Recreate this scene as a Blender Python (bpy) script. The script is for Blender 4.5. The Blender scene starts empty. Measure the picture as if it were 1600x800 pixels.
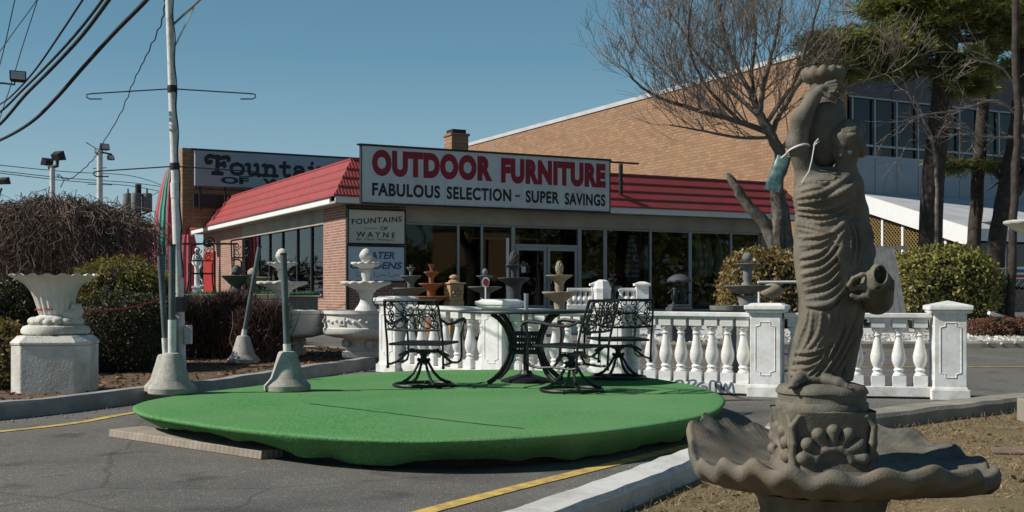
import bpy, math, random
import numpy as np
from mathutils import Vector, Matrix
random.seed(7)
R = math.radians
SC = bpy.context.scene
COL = SC.collection

# ---------------------------------------------------------------- camera, sky, sun, exposure
F = 1800.0; HZ = 460.0; EYE = 1.12          # focal length in photo pixels, horizon row, eye height
cam_d = bpy.data.cameras.new('camera'); cam = bpy.data.objects.new('camera', cam_d); COL.objects.link(cam)
cam.location = (0, 0, EYE); cam.rotation_euler = (R(90), 0, 0)
cam_d.sensor_fit = 'HORIZONTAL'; cam_d.sensor_width = 36.0; cam_d.lens = 36.0 * F / 1600.0
cam_d.shift_y = (HZ - 400.0) / 1600.0
cam_d.clip_start = 0.05; cam_d.clip_end = 3000
SC.camera = cam
SUN_AZ = (-0.985, -0.175); SUN_EL = 39.0
W = bpy.data.worlds.new('World'); SC.world = W; W.use_nodes = True
wn = W.node_tree.nodes; wl = W.node_tree.links
bg = wn['Background']; sky = wn.new('ShaderNodeTexSky'); sky.sky_type = 'NISHITA'
sky.sun_disc = False; sky.sun_elevation = R(SUN_EL)
sky.sun_rotation = math.atan2(SUN_AZ[0], SUN_AZ[1])
sky.altitude = 20; sky.air_density = 1.15; sky.dust_density = 0.25; sky.ozone_density = 1.4
bg.inputs['Strength'].default_value = 0.085
# clear winter air: the horizon stays teal instead of yellow
wtc = wn.new('ShaderNodeTexCoord'); wsp = wn.new('ShaderNodeSeparateXYZ'); wl.new(wtc.outputs['Generated'], wsp.inputs[0])
wr = wn.new('ShaderNodeValToRGB'); we = wr.color_ramp.elements; we[0].position = 0.0; we[1].position = 0.50
we[0].color = (.42, .62, .72, 1); we[1].color = (.026, .088, .165, 1); wq = we.new(.20); wq.color = (.125, .315, .455, 1)
wl.new(wsp.outputs['Z'], wr.inputs['Fac'])
wsc = wn.new('ShaderNodeMix'); wsc.data_type = 'RGBA'; wsc.blend_type = 'MULTIPLY'; wsc.inputs['Factor'].default_value = 1; wsc.inputs['B'].default_value = (9, 9, 9, 1)
wl.new(wr.outputs['Color'], wsc.inputs['A'])
wmx = wn.new('ShaderNodeMix'); wmx.data_type = 'RGBA'; wmx.inputs['Factor'].default_value = .8
wl.new(sky.outputs[0], wmx.inputs['A']); wl.new(wsc.outputs['Result'], wmx.inputs['B']); wl.new(wmx.outputs['Result'], bg.inputs['Color'])
sun_d = bpy.data.lights.new('sun', 'SUN'); sun = bpy.data.objects.new('sun', sun_d); COL.objects.link(sun)
sun_d.energy = 4.6; sun_d.angle = R(0.5); sun_d.color = (1.0, 0.955, 0.88)
_e = R(SUN_EL)
sun.rotation_euler = Vector((SUN_AZ[0]*math.cos(_e), SUN_AZ[1]*math.cos(_e), math.sin(_e))).to_track_quat('Z', 'Y').to_euler()
sun.location = (-30, -8, 30)
SC.view_settings.view_transform = 'Standard'; SC.view_settings.look = 'None'
SC.view_settings.exposure = 0.2; SC.view_settings.gamma = 1.0
SC.render.engine = 'CYCLES'
SC.cycles.max_bounces = 6; SC.cycles.transparent_max_bounces = 12

# ---------------------------------------------------------------- helpers
def at(px, py, Y):
    return Vector(((px-800.0)/F*Y, Y, EYE + (HZ-py)/F*Y))
def gz(y):
    return 0.0 if y < 13 else (0.5 if y > 31 else 0.5*(y-13)/18.0)
def on_ground(px, py, z=0.0):
    Y = F*(EYE-z)/(py-HZ); return Vector(((px-800.0)/F*Y, Y, z))

class MB:
    def __init__(s): s.v = []; s.f = []; s.sm = []
    def add(s, vs, fs, smooth=True):
        o = len(s.v); s.v.extend([tuple(p) for p in vs])
        for f in fs: s.f.append(tuple(i+o for i in f)); s.sm.append(smooth)
        return s
    def box(s, c, d, rz=0.0, rot=None, top=None):
        hx, hy, hz = d[0]/2, d[1]/2, d[2]/2; t = top or (1, 1)
        vs = [(-hx,-hy,-hz),(hx,-hy,-hz),(hx,hy,-hz),(-hx,hy,-hz),(-hx*t[0],-hy*t[1],hz),(hx*t[0],-hy*t[1],hz),(hx*t[0],hy*t[1],hz),(-hx*t[0],hy*t[1],hz)]
        M = rot if rot is not None else Matrix.Rotation(rz, 3, 'Z')
        vs = [M @ Vector(p) + Vector(c) for p in vs]
        return s.add(vs, [(3,2,1,0),(4,5,6,7),(0,1,5,4),(1,2,6,5),(2,3,7,6),(3,0,4,7)], False)
    def beam(s, a, b, w, h, up=(0,0,1)):
        a = Vector(a); b = Vector(b); x = (b-a); L = x.length; x.normalize(); u = Vector(up)
        y = u.cross(x)
        if y.length < 1e-4: y = Vector((0,1,0)).cross(x)
        y.normalize(); z = x.cross(y)
        M = Matrix((x, y, z)).transposed()
        return s.box((a+b)/2, (L, w, h), rot=M)
    def tube(s, pts, r, n=6, closed=False, caps=True, flat=None):
        P = [Vector(p) for p in pts]; m = len(P)
        rr = r if hasattr(r, '__len__') else [r]*m
        T = []
        for i in range(m):
            if closed: t = P[(i+1) % m]-P[i-1]
            else: t = P[min(i+1, m-1)]-P[max(i-1, 0)]
            if t.length < 1e-9: t = Vector((0,0,1))
            T.append(t.normalized())
        a = Vector((0,0,1)) if abs(T[0].z) < 0.9 else Vector((1,0,0))
        u = (a - T[0]*a.dot(T[0])).normalized(); vs = []
        for i in range(m):
            u = u - T[i]*u.dot(T[i])
            if u.length < 1e-6: u = T[i].orthogonal()
            u.normalize(); w = T[i].cross(u)
            for k in range(n):
                q = 2*math.pi*k/n
                p = P[i] + (u*math.cos(q) + w*math.sin(q))*rr[i]
                vs.append(p)
        fs = []
        for i in range(m if closed else m-1):
            j = (i+1) % m
            for k in range(n):
                l = (k+1) % n; fs.append((i*n+k, i*n+l, j*n+l, j*n+k))
        if not closed and caps:
            fs.append(tuple(reversed(range(n)))); fs.append(tuple((m-1)*n+k for k in range(n)))
        return s.add(vs, fs, True)
    def lathe(s, prof, n=24, c=(0,0,0), mod=None, squash=(1,1), cap=True):
        vs = []; c = Vector(c)
        for i, (r, z) in enumerate(prof):
            for k in range(n):
                q = 2*math.pi*k/n
                rr, zz = (r, z) if mod is None else mod(q, i, r, z)
                vs.append(c + Vector((rr*math.cos(q)*squash[0], rr*math.sin(q)*squash[1], zz)))
        fs = []
        for i in range(len(prof)-1):
            for k in range(n):
                l = (k+1) % n; fs.append((i*n+k, i*n+l, (i+1)*n+l, (i+1)*n+k))
        if cap:
            fs.append(tuple(reversed(range(n)))); fs.append(tuple((len(prof)-1)*n+k for k in range(n)))
        return s.add(vs, fs, True)
    def loft(s, rings, caps=True):
        n = len(rings[0]); vs = [p for r in rings for p in r]; fs = []
        for i in range(len(rings)-1):
            for k in range(n):
                l = (k+1) % n; fs.append((i*n+k, i*n+l, (i+1)*n+l, (i+1)*n+k))
        if caps:
            fs.append(tuple(reversed(range(n)))); fs.append(tuple((len(rings)-1)*n+k for k in range(n)))
        return s.add(vs, fs, True)
    def prism(s, poly, z0, z1, zf=None):
        n = len(poly); g = (lambda x, y: 0.0) if zf is None else zf
        vs = [(x, y, z0+g(x,y)) for x, y in poly] + [(x, y, z1+g(x,y)) for x, y in poly]
        a = sum(poly[i][0]*poly[(i+1)%n][1]-poly[(i+1)%n][0]*poly[i][1] for i in range(n))
        fs = [(i, (i+1) % n, n+(i+1) % n, n+i) for i in range(n)] + [tuple(reversed(range(n))), tuple(range(n, 2*n))]
        if a < 0: fs = [tuple(reversed(f)) for f in fs]
        return s.add(vs, fs, False)
    def ball(s, c, r, n=12, m=8, sc=(1,1,1)):
        prof = [(max(1e-4, r*math.sin(math.pi*i/m)), -r*math.cos(math.pi*i/m)) for i in range(m+1)]
        o = len(s.v); s.lathe(prof, n)
        for i in range(o, len(s.v)):
            p = s.v[i]; s.v[i] = (p[0]*sc[0]+c[0], p[1]*sc[1]+c[1], p[2]*sc[2]+c[2])
        return s
    def quads(s, V):
        """V: numpy array (n,4,3)"""
        o = len(s.v); s.v.extend(map(tuple, V.reshape(-1, 3).tolist()))
        for i in range(len(V)): s.f.append((o+4*i, o+4*i+1, o+4*i+2, o+4*i+3)); s.sm.append(False)
        return s
    def xform(s, M):
        s.v = [tuple(M @ Vector(p)) for p in s.v]; return s
    def merge(s, o):
        return s.add_raw(o)
    def add_raw(s, o):
        k = len(s.v); s.v.extend(o.v); s.f.extend(tuple(i+k for i in f) for f in o.f); s.sm.extend(o.sm); return s
    def build(s, name, mat, parent=None, bevel=0, sharp=40, label=None, loc=None):
        me = bpy.data.meshes.new(name); me.from_pydata(s.v, [], s.f)
        me.polygons.foreach_set('use_smooth', s.sm)
        if any(s.sm): me.set_sharp_from_angle(angle=R(sharp))
        me.update()
        if mat is not None: me.materials.append(mat)
        o = bpy.data.objects.new(name, me); COL.objects.link(o)
        if parent is not None: o.parent = parent
        if loc is not None: o.location = loc
        if label: o['label'] = label
        if bevel:
            b = o.modifiers.new('bevel', 'BEVEL'); b.width = bevel; b.segments = 2; b.limit_method = 'ANGLE'; b.angle_limit = R(35)
        return o

def tag(o, label, cat, group=None):
    o['label'] = label; o['category'] = cat
    if group: o['group'] = group
    return o
def thing(name, label, cat, loc=(0,0,0), rz=0.0, group=None):
    o = bpy.data.objects.new(name, None); o.empty_display_size = 0.2; COL.objects.link(o)
    o.location = loc; o.rotation_euler = (0, 0, rz)
    return tag(o, label, cat, group)
def structure(o): o['kind'] = 'structure'; return o
def stuff(o, label=None, cat=None):
    o['kind'] = 'stuff'
    if label: o['label'] = label
    if cat: o['category'] = cat
    return o
def copy_thing(o, loc=None, rz=None, label=None, parent=None):
    c = o.copy(); COL.objects.link(c)
    if parent is not None: c.parent = parent
    if loc is not None: c.location = loc
    if rz is not None: c.rotation_euler = (0, 0, rz)
    if label: c['label'] = label
    for ch in list(o.children): copy_thing(ch, parent=c)
    return c

# ---------------------------------------------------------------- materials
def mat(name, col, rough=0.75, var=0.18, scale=6.0, bump=0.0, bscale=80.0, col2=None, c2scale=1.6, c2amt=0.5, metal=0.0, spec=0.4, detail=4.0, coat=0.0):
    m = bpy.data.materials.new(name); m.use_nodes = True
    n = m.node_tree.nodes; l = m.node_tree.links; p = n['Principled BSDF']
    p.inputs['Roughness'].default_value = rough; p.inputs['Metallic'].default_value = metal
    p.inputs['Specular IOR Level'].default_value = spec
    if coat: p.inputs['Coat Weight'].default_value = coat
    tc = n.new('ShaderNodeTexCoord')
    nz = n.new('ShaderNodeTexNoise'); nz.inputs['Scale'].default_value = scale; nz.inputs['Detail'].default_value = detail
    l.new(tc.outputs['Object'], nz.inputs['Vector'])
    cr = n.new('ShaderNodeValToRGB'); e = cr.color_ramp.elements
    e[0].position = 0.3; e[1].position = 0.72
    e[0].color = (*[c*(1-var) for c in col], 1); e[1].color = (*[min(1, c*(1+var)) for c in col], 1)
    l.new(nz.outputs['Fac'], cr.inputs['Fac']); out = cr.outputs['Color']
    if col2 is not None:
        n2 = n.new('ShaderNodeTexNoise'); n2.inputs['Scale'].default_value = c2scale; n2.inputs['Detail'].default_value = 6; n2.inputs['Roughness'].default_value = 0.65
        l.new(tc.outputs['Object'], n2.inputs['Vector'])
        r2 = n.new('ShaderNodeValToRGB'); r2.color_ramp.elements[0].position = 0.5-c2amt*0.16; r2.color_ramp.elements[1].position = 0.74-c2amt*0.1
        l.new(n2.outputs['Fac'], r2.inputs['Fac'])
        mx = n.new('ShaderNodeMix'); mx.data_type = 'RGBA'; mx.inputs['B'].default_value = (*col2, 1)
        l.new(r2.outputs['Color'], mx.inputs['Factor']); l.new(out, mx.inputs['A']); out = mx.outputs['Result']
    l.new(out, p.inputs['Base Color'])
    if bump:
        bz = n.new('ShaderNodeTexNoise'); bz.inputs['Scale'].default_value = bscale; bz.inputs['Detail'].default_value = 3
        l.new(tc.outputs['Object'], bz.inputs['Vector'])
        b = n.new('ShaderNodeBump'); b.inputs['Strength'].default_value = bump; b.inputs['Distance'].default_value = 0.01
        l.new(bz.outputs['Fac'], b.inputs['Height']); l.new(b.outputs['Normal'], p.inputs['Normal'])
    return m
def brick_mat(name, c1, c2, mortar, bw=0.21, bh=0.075, ms=0.012, bump=0.5, stain=None):
    m = bpy.data.materials.new(name); m.use_nodes = True
    n = m.node_tree.nodes; l = m.node_tree.links; p = n['Principled BSDF']; p.inputs['Roughness'].default_value = 0.85
    tc = n.new('ShaderNodeTexCoord'); sx = n.new('ShaderNodeSeparateXYZ'); l.new(tc.outputs['Object'], sx.inputs[0])
    ad = n.new('ShaderNodeMath'); ad.operation = 'ADD'; l.new(sx.outputs['X'], ad.inputs[0]); l.new(sx.outputs['Y'], ad.inputs[1])
    cb = n.new('ShaderNodeCombineXYZ'); l.new(ad.outputs[0], cb.inputs['X']); l.new(sx.outputs['Z'], cb.inputs['Y'])
    bt = n.new('ShaderNodeTexBrick'); l.new(cb.outputs[0], bt.inputs['Vector'])
    bt.inputs['Scale'].default_value = 1.0; bt.inputs['Brick Width'].default_value = bw; bt.inputs['Row Height'].default_value = bh
    bt.inputs['Mortar Size'].default_value = ms; bt.inputs['Mortar Smooth'].default_value = 0.2; bt.inputs['Bias'].default_value = -0.1
    bt.inputs['Color1'].default_value = (*c1, 1); bt.inputs['Color2'].default_value = (*c2, 1); bt.inputs['Mortar'].default_value = (*mortar, 1)
    nz = n.new('ShaderNodeTexNoise'); nz.inputs['Scale'].default_value = 1.3; nz.inputs['Detail'].default_value = 6
    l.new(tc.outputs['Object'], nz.inputs['Vector'])
    hv = n.new('ShaderNodeMix'); hv.data_type = 'RGBA'; hv.blend_type = 'MULTIPLY'; hv.inputs['Factor'].default_value = 0.45
    cr = n.new('ShaderNodeValToRGB'); cr.color_ramp.elements[0].color = (.55,.55,.55,1); cr.color_ramp.elements[1].color = (1.25,1.2,1.15,1)
    l.new(nz.outputs['Fac'], cr.inputs['Fac']); l.new(bt.outputs['Color'], hv.inputs['A']); l.new(cr.outputs['Color'], hv.inputs['B'])
    out = hv.outputs['Result']
    if stain is not None:                       # vertical run-down streaks
        cs = n.new('ShaderNodeCombineXYZ'); mm = n.new('ShaderNodeMath'); mm.operation = 'MULTIPLY'; mm.inputs[1].default_value = 0.9
        m2 = n.new('ShaderNodeMath'); m2.operation = 'MULTIPLY'; m2.inputs[1].default_value = 0.05
        l.new(ad.outputs[0], mm.inputs[0]); l.new(sx.outputs['Z'], m2.inputs[0]); l.new(mm.outputs[0], cs.inputs['X']); l.new(m2.outputs[0], cs.inputs['Y'])
        n2 = n.new('ShaderNodeTexNoise'); n2.inputs['Scale'].default_value = 1.0; n2.inputs['Detail'].default_value = 5; n2.inputs['Roughness'].default_value = 0.7
        l.new(cs.outputs[0], n2.inputs['Vector']); r2 = n.new('ShaderNodeValToRGB'); r2.color_ramp.elements[0].position = .56; r2.color_ramp.elements[1].position = .72
        r2.color_ramp.elements[1].color = (.6,.6,.6,1)
        l.new(n2.outputs['Fac'], r2.inputs['Fac']); mx = n.new('ShaderNodeMix'); mx.data_type = 'RGBA'; mx.inputs['B'].default_value = (*stain, 1)
        l.new(r2.outputs['Color'], mx.inputs['Factor']); l.new(out, mx.inputs['A']); out = mx.outputs['Result']
    l.new(out, p.inputs['Base Color'])
    b = n.new('ShaderNodeBump'); b.inputs['Strength'].default_value = bump; b.inputs['Distance'].default_value = 0.01; b.invert = True
    l.new(bt.outputs['Fac'], b.inputs['Height']); l.new(b.outputs['Normal'], p.inputs['Normal'])
    return m
def glass_mat(name, tint=(.62,.66,.66), ior=1.42, wob=0.0):
    m = bpy.data.materials.new(name); m.use_nodes = True
    n = m.node_tree.nodes; l = m.node_tree.links; n.remove(n['Principled BSDF']); o = n['Material Output']
    t = n.new('ShaderNodeBsdfTransparent'); t.inputs['Color'].default_value = (*tint, 1)
    g = n.new('ShaderNodeBsdfGlossy'); g.inputs['Roughness'].default_value = 0.02
    fr = n.new('ShaderNodeFresnel'); fr.inputs['IOR'].default_value = ior
    tc = n.new('ShaderNodeTexCoord'); nz = n.new('ShaderNodeTexNoise'); nz.inputs['Scale'].default_value = 0.7
    l.new(tc.outputs['Object'], nz.inputs['Vector']); b = n.new('ShaderNodeBump'); b.inputs['Strength'].default_value = 0.05; b.inputs['Distance'].default_value = 0.05
    l.new(nz.outputs['Fac'], b.inputs['Height']); l.new(b.outputs['Normal'], g.inputs['Normal'])
    mx = n.new('ShaderNodeMixShader'); l.new(fr.outputs[0], mx.inputs['Fac']); l.new(t.outputs[0], mx.inputs[1]); l.new(g.outputs[0], mx.inputs[2])
    l.new(mx.outputs[0], o.inputs['Surface']); return m
def leaf_mat(name, c1, c2, scale=9.0, rough=0.55, trans=0.25, c3=None):
    m = bpy.data.materials.new(name); m.use_nodes = True
    n = m.node_tree.nodes; l = m.node_tree.links; p = n['Principled BSDF']; p.inputs['Roughness'].default_value = rough
    p.inputs['Specular IOR Level'].default_value = 0.35
    tc = n.new('ShaderNodeTexCoord'); nz = n.new('ShaderNodeTexWhiteNoise'); nz.noise_dimensions = '3D'
    sn = n.new('ShaderNodeVectorMath'); sn.operation = 'SNAP'; sn.inputs[1].default_value = (1/scale,)*3
    l.new(tc.outputs['Object'], sn.inputs[0]); l.new(sn.outputs[0], nz.inputs['Vector'])
    n2 = n.new('ShaderNodeTexNoise'); n2.inputs['Scale'].default_value = 1.6; l.new(tc.outputs['Object'], n2.inputs['Vector'])
    av = n.new('ShaderNodeMath'); av.operation = 'MULTIPLY_ADD'; av.inputs[1].default_value = 0.55
    l.new(nz.outputs['Value'], av.inputs[0]); ml = n.new('ShaderNodeMath'); ml.operation = 'MULTIPLY'; ml.inputs[1].default_value = 0.45
    l.new(n2.outputs['Fac'], ml.inputs[0]); l.new(ml.outputs[0], av.inputs[2])
    cr = n.new('ShaderNodeValToRGB'); e = cr.color_ramp.elements; e[0].position = .2; e[1].position = .8
    e[0].color = (*c1, 1); e[1].color = (*c2, 1)
    if c3 is not None: q = e.new(.93); q.color = (*c3, 1)
    l.new(av.outputs[0], cr.inputs['Fac']); l.new(cr.outputs['Color'], p.inputs['Base Color'])
    if trans:
        t = n.new('ShaderNodeBsdfTranslucent'); l.new(cr.outputs['Color'], t.inputs['Color'])
        mx = n.new('ShaderNodeMixShader'); mx.inputs['Fac'].default_value = trans
        l.new(p.outputs[0], mx.inputs[1]); l.new(t.outputs[0], mx.inputs[2]); l.new(mx.outputs[0], n['Material Output'].inputs['Surface'])
    return m
def add_wave(m, scale, axis='X', strength=0.5, dist=0.02):
    """grooves across a surface, as bump"""
    n = m.node_tree.nodes; l = m.node_tree.links; p = n['Principled BSDF']
    tc = n.new('ShaderNodeTexCoord'); w = n.new('ShaderNodeTexWave'); w.bands_direction = axis; w.inputs['Scale'].default_value = scale; w.inputs['Distortion'].default_value = 0.2
    l.new(tc.outputs['Object'], w.inputs['Vector']); b = n.new('ShaderNodeBump'); b.inputs['Strength'].default_value = strength; b.inputs['Distance'].default_value = dist
    l.new(w.outputs['Fac'], b.inputs['Height']); l.new(b.outputs['Normal'], p.inputs['Normal']); return m
def asphalt_mat(name):
    m = mat(name, (.118,.113,.102), rough=.9, var=.28, scale=1.2, col2=(.165,.155,.138), c2scale=.35, c2amt=.8, spec=.25)
    n = m.node_tree.nodes; l = m.node_tree.links; p = n['Principled BSDF']
    tc = n.new('ShaderNodeTexCoord'); v = n.new('ShaderNodeTexVoronoi'); v.inputs['Scale'].default_value = 75.0
    l.new(tc.outputs['Object'], v.inputs['Vector'])
    cr = n.new('ShaderNodeValToRGB'); cr.color_ramp.interpolation = 'LINEAR'
    cr.color_ramp.elements[0].position = .0; cr.color_ramp.elements[0].color = (.7,.7,.7,1); cr.color_ramp.elements[1].position = 1; cr.color_ramp.elements[1].color = (1.35,1.32,1.25,1)
    e = cr.color_ramp.elements.new(.94); e.color = (1.05,1.05,1.05,1); cr.color_ramp.elements[-1].color = (1.9,1.85,1.75,1)
    sp = n.new('ShaderNodeSeparateColor'); l.new(v.outputs['Color'], sp.inputs[0]); l.new(sp.outputs[0], cr.inputs['Fac'])
    mx = n.new('ShaderNodeMix'); mx.data_type = 'RGBA'; mx.blend_type = 'MULTIPLY'; mx.inputs['Factor'].default_value = .8
    src = p.inputs['Base Color'].links[0].from_socket; l.new(src, mx.inputs['A']); l.new(cr.outputs['Color'], mx.inputs['B'])
    # thin cracks
    vc = n.new('ShaderNodeTexVoronoi'); vc.feature = 'DISTANCE_TO_EDGE'; vc.inputs['Scale'].default_value = .3
    nz = n.new('ShaderNodeTexNoise'); nz.inputs['Scale'].default_value = 1.5; nz.inputs['Detail'].default_value = 5
    va = n.new('ShaderNodeMix'); va.data_type = 'VECTOR'; va.inputs['Factor'].default_value = .22
    l.new(tc.outputs['Object'], nz.inputs['Vector']); l.new(tc.outputs['Object'], va.inputs['A']); l.new(nz.outputs['Color'], va.inputs['B'])
    l.new(va.outputs['Result'], vc.inputs['Vector'])
    cc = n.new('ShaderNodeValToRGB'); cc.color_ramp.elements[0].position = .0; cc.color_ramp.elements[0].color = (.66,.66,.66,1); cc.color_ramp.elements[1].position = .004; cc.color_ramp.elements[1].color = (1,1,1,1)
    l.new(vc.outputs['Distance'], cc.inputs['Fac'])
    m3 = n.new('ShaderNodeMix'); m3.data_type = 'RGBA'; m3.blend_type = 'MULTIPLY'; m3.inputs['Factor'].default_value = 1
    l.new(mx.outputs['Result'], m3.inputs['A']); l.new(cc.outputs['Color'], m3.inputs['B']); l.new(m3.outputs['Result'], p.inputs['Base Color'])
    # oil spots and old patches
    no = n.new('ShaderNodeTexNoise'); no.inputs['Scale'].default_value = 1.9; no.inputs['Detail'].default_value = 3
    l.new(tc.outputs['Object'], no.inputs['Vector']); ro = n.new('ShaderNodeValToRGB'); ro.color_ramp.elements[0].position = .60; ro.color_ramp.elements[0].color = (1,1,1,1); ro.color_ramp.elements[1].position = .74; ro.color_ramp.elements[1].color = (.55,.54,.53,1)
    l.new(no.outputs['Fac'], ro.inputs['Fac']); m4 = n.new('ShaderNodeMix'); m4.data_type = 'RGBA'; m4.blend_type = 'MULTIPLY'; m4.inputs['Factor'].default_value = 1
    l.new(m3.outputs['Result'], m4.inputs['A']); l.new(ro.outputs['Color'], m4.inputs['B']); l.new(m4.outputs['Result'], p.inputs['Base Color'])
    b = n.new('ShaderNodeBump'); b.inputs['Strength'].default_value = .6; b.inputs['Distance'].default_value = .006
    l.new(v.outputs['Distance'], b.inputs['Height']); l.new(b.outputs['Normal'], p.inputs['Normal'])
    return m

M = {}
M['asphalt'] = asphalt_mat('asphalt')
M['concrete'] = mat('concrete', (.33,.32,.29), .9, .15, 5, .35, 60, (.2,.19,.17), 2.2, .6)
M['kerb_stone'] = mat('kerb_stone', (.30,.27,.22), .9, .2, 4, .4, 50, (.17,.15,.12), 1.8, .7)
M['kerb_white'] = mat('kerb_white', (.60,.59,.56), .8, .06, 5, .3, 50, (.40,.38,.35), 3.0, .35)
M['yellow_paint'] = mat('yellow_paint', (.62,.42,.10), .8, .12, 9, .2, 60, (.22,.17,.08), 8.0, .55)
M['mulch'] = mat('mulch', (.075,.042,.026), .95, .5, 14, .9, 30, (.15,.10,.06), 9, .7)
M['lawn'] = mat('lawn', (.20,.14,.075), .95, .35, 12, .8, 40, (.12,.10,.045), 3.0, .7)
M['grass'] = leaf_mat('dry_grass', (.16,.11,.055), (.36,.27,.15), 40, .8, .15)
M['gravel'] = mat('gravel', (.62,.61,.60), .9, .45, 26, 1.0, 26, (.35,.34,.33), 30, .8)
M['carpet'] = mat('carpet', (.092,.240,.088), 1.0, .32, 42, .55, 70, (.125,.262,.112), .9, .7, spec=.0, detail=12)
M['seam'] = mat('seam', (.012,.045,.015), .95)
M['dark_wood'] = mat('dark_wood', (.035,.028,.022), .9)
M['plank'] = mat('plank', (.31,.26,.21), .9, .25, 3.2, .5, 30, (.19,.155,.125), 2.0, .6)
M['white_cast'] = mat('white_cast', (.78,.78,.76), .55, .04, 3, .15, 30, (.50,.48,.42), 4.4, .42)
M['white_stone'] = mat('white_stone', (.66,.64,.58), .8, .08, 5, .5, 45, (.38,.36,.31), 2.6, .6)
M['pale_stone'] = mat('pale_stone', (.66,.645,.60), .85, .1, 6, .5, 50, (.46,.43,.38), 2.0, .6)
M['iron'] = mat('iron', (.014,.014,.015), .42, .25, 30, .25, 120, metal=.3, spec=.5)
M['iron_top'] = mat('iron_top', (.05,.05,.055), .5, .2, 40, metal=.3)
M['alu'] = mat('alu', (.42,.43,.44), .4, .1, 5, metal=.75)
M['pole_grey'] = mat('pole_grey', (.10,.125,.13), .6, .2, 4, .2, 40, (.055,.065,.07), 3, .5)
M['pole_white'] = mat('pole_white', (.70,.70,.67), .6, .06, 5, .2, 40, (.42,.36,.28), 5, .3)
M['cone'] = mat('cone', (.40,.38,.335), .95, .26, 60, .35, 110, (.26,.235,.20), 3.5, .6)
M['cast_brown'] = mat('cast_brown', (.108,.103,.081), .75, .45, 10, .3, 120, (.18,.145,.105), 4.0, .6, spec=.4)
M['terracotta'] = mat('terracotta', (.30,.125,.06), .85, .15, 7, .3, 60)
M['tan_stone'] = mat('tan_stone', (.42,.28,.15), .85, .18, 7, .4, 60)
M['buff_stone'] = mat('buff_stone', (.37,.31,.21), .85, .15, 7, .4, 60, (.22,.18,.12), 5, .5)
M['grey_stone'] = mat('grey_stone', (.20,.205,.19), .85, .18, 7, .5, 60, (.11,.115,.105), 5, .5)
M['dark_stone'] = mat('dark_stone', (.06,.066,.07), .7, .2, 8, .4, 60)
M['bronze_dark'] = mat('bronze_dark', (.035,.042,.038), .5, .3, 12, .3, 60, metal=.35)
M['brick'] = brick_mat('brick', (.36,.145,.09), (.22,.085,.055), (.40,.35,.30))
M['tan_brick'] = brick_mat('tan_brick', (.345,.20,.105), (.25,.14,.075), (.19,.125,.085), .42, .14, .016, .35, stain=(.24,.21,.20))
M['roof_red'] = mat('roof_red', (.33,.048,.046), .55, .14, 2.5, .1, 40, (.26,.062,.056), 1.5, .5)
M['fascia'] = mat('fascia', (.72,.73,.72), .6, .05, 3)
M['soffit'] = mat('soffit', (.36,.33,.27), .8, .12, 3, 0, 40, (.24,.21,.17), 1.5, .4)
M['sign_white'] = mat('sign_white', (.60,.62,.63), .5, .04, 1.5, 0, 40, (.50,.51,.50), 1.2, .4)
M['sign_blue'] = mat('sign_blue', (.50,.56,.60), .5, .05, 2)
M['sign_grey'] = mat('sign_grey', (.30,.36,.40), .6, .07, 2, 0, 40, (.24,.29,.32), 1, .5)
M['txt_red'] = mat('txt_red', (.27,.012,.03), .5, .05)
M['txt_black'] = mat('txt_black', (.012,.016,.02), .5, .05)
M['txt_blue'] = mat('txt_blue', (.02,.11,.22), .5, .05)
M['txt_pale'] = mat('txt_pale', (.16,.24,.30), .5, .05)
M['glass'] = glass_mat('glass')
M['glass_side'] = glass_mat('glass_side', (.8,.82,.82), 1.75)
M['mullion'] = mat('mullion', (.30,.32,.33), .4, .05, 3, metal=.5)
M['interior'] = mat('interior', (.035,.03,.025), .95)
M['dark_metal'] = mat('dark_metal', (.03,.032,.034), .5, .1, 5, metal=.4)
M['black'] = mat('black', (.012,.012,.013), .6)
M['white_plain'] = mat('white_plain', (.72,.72,.70), .6, .04)
M['bark_grey'] = mat('bark_grey', (.14,.12,.10), .95, .35, 8, .9, 26, (.075,.06,.05), 5, .5)
M['bark_pine'] = mat('bark_pine', (.060,.046,.038), .98, .45, 7, 1.0, 16, (.03,.024,.02), 4, .6)
M['twig'] = mat('twig', (.19,.155,.125), .9, .3, 10)
M['twig_red'] = mat('twig_red', (.155,.108,.083), .9, .35, 8)
M['pine'] = leaf_mat('pine_needles', (.065,.085,.022), (.30,.30,.075), 5, .6, .4)
M['hedge'] = leaf_mat('hedge_leaves', (.065,.085,.018), (.36,.32,.09), 24, .38, .25, (.42,.36,.15))
M['hedge_dry'] = leaf_mat('hedge_leaves_dry', (.10,.085,.02), (.36,.25,.10), 24, .45, .25)
M['juniper'] = leaf_mat('juniper_leaves', (.055,.06,.012), (.27,.21,.045), 11, .7, .2)
M['boxwood'] = leaf_mat('boxwood_leaves', (.022,.028,.010), (.075,.07,.02), 30, .6, .15)
M['barberry'] = leaf_mat('barberry_twigs', (.04,.022,.018), (.14,.075,.055), 26, .85, .1)
M['red_mulch_shrub'] = leaf_mat('rust_shrub', (.09,.04,.025), (.22,.105,.06), 26, .85, .1)
M['leaf_litter'] = leaf_mat('leaf_litter', (.10,.05,.025), (.30,.17,.08), 30, .85, .1)
M['red_cloth'] = mat('red_cloth', (.50,.09,.12), .8, .15, 4)
M['green_cloth'] = mat('green_cloth', (.07,.28,.22), .8, .15, 4)
M['red_door'] = mat('red_door', (.33,.025,.022), .6, .08)
M['ribbon'] = mat('ribbon', (.32,.02,.025), .5, .1)
M['white_roof'] = mat('white_roof', (.50,.51,.52), .6, .08, 2, 0, 40, (.36,.36,.36), 1, .5)
M['blue_panel'] = mat('blue_panel', (.28,.33,.38), .7, .06, 2)
M['slate_panel'] = mat('slate_panel', (.10,.095,.10), .8, .15, 2)
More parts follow.
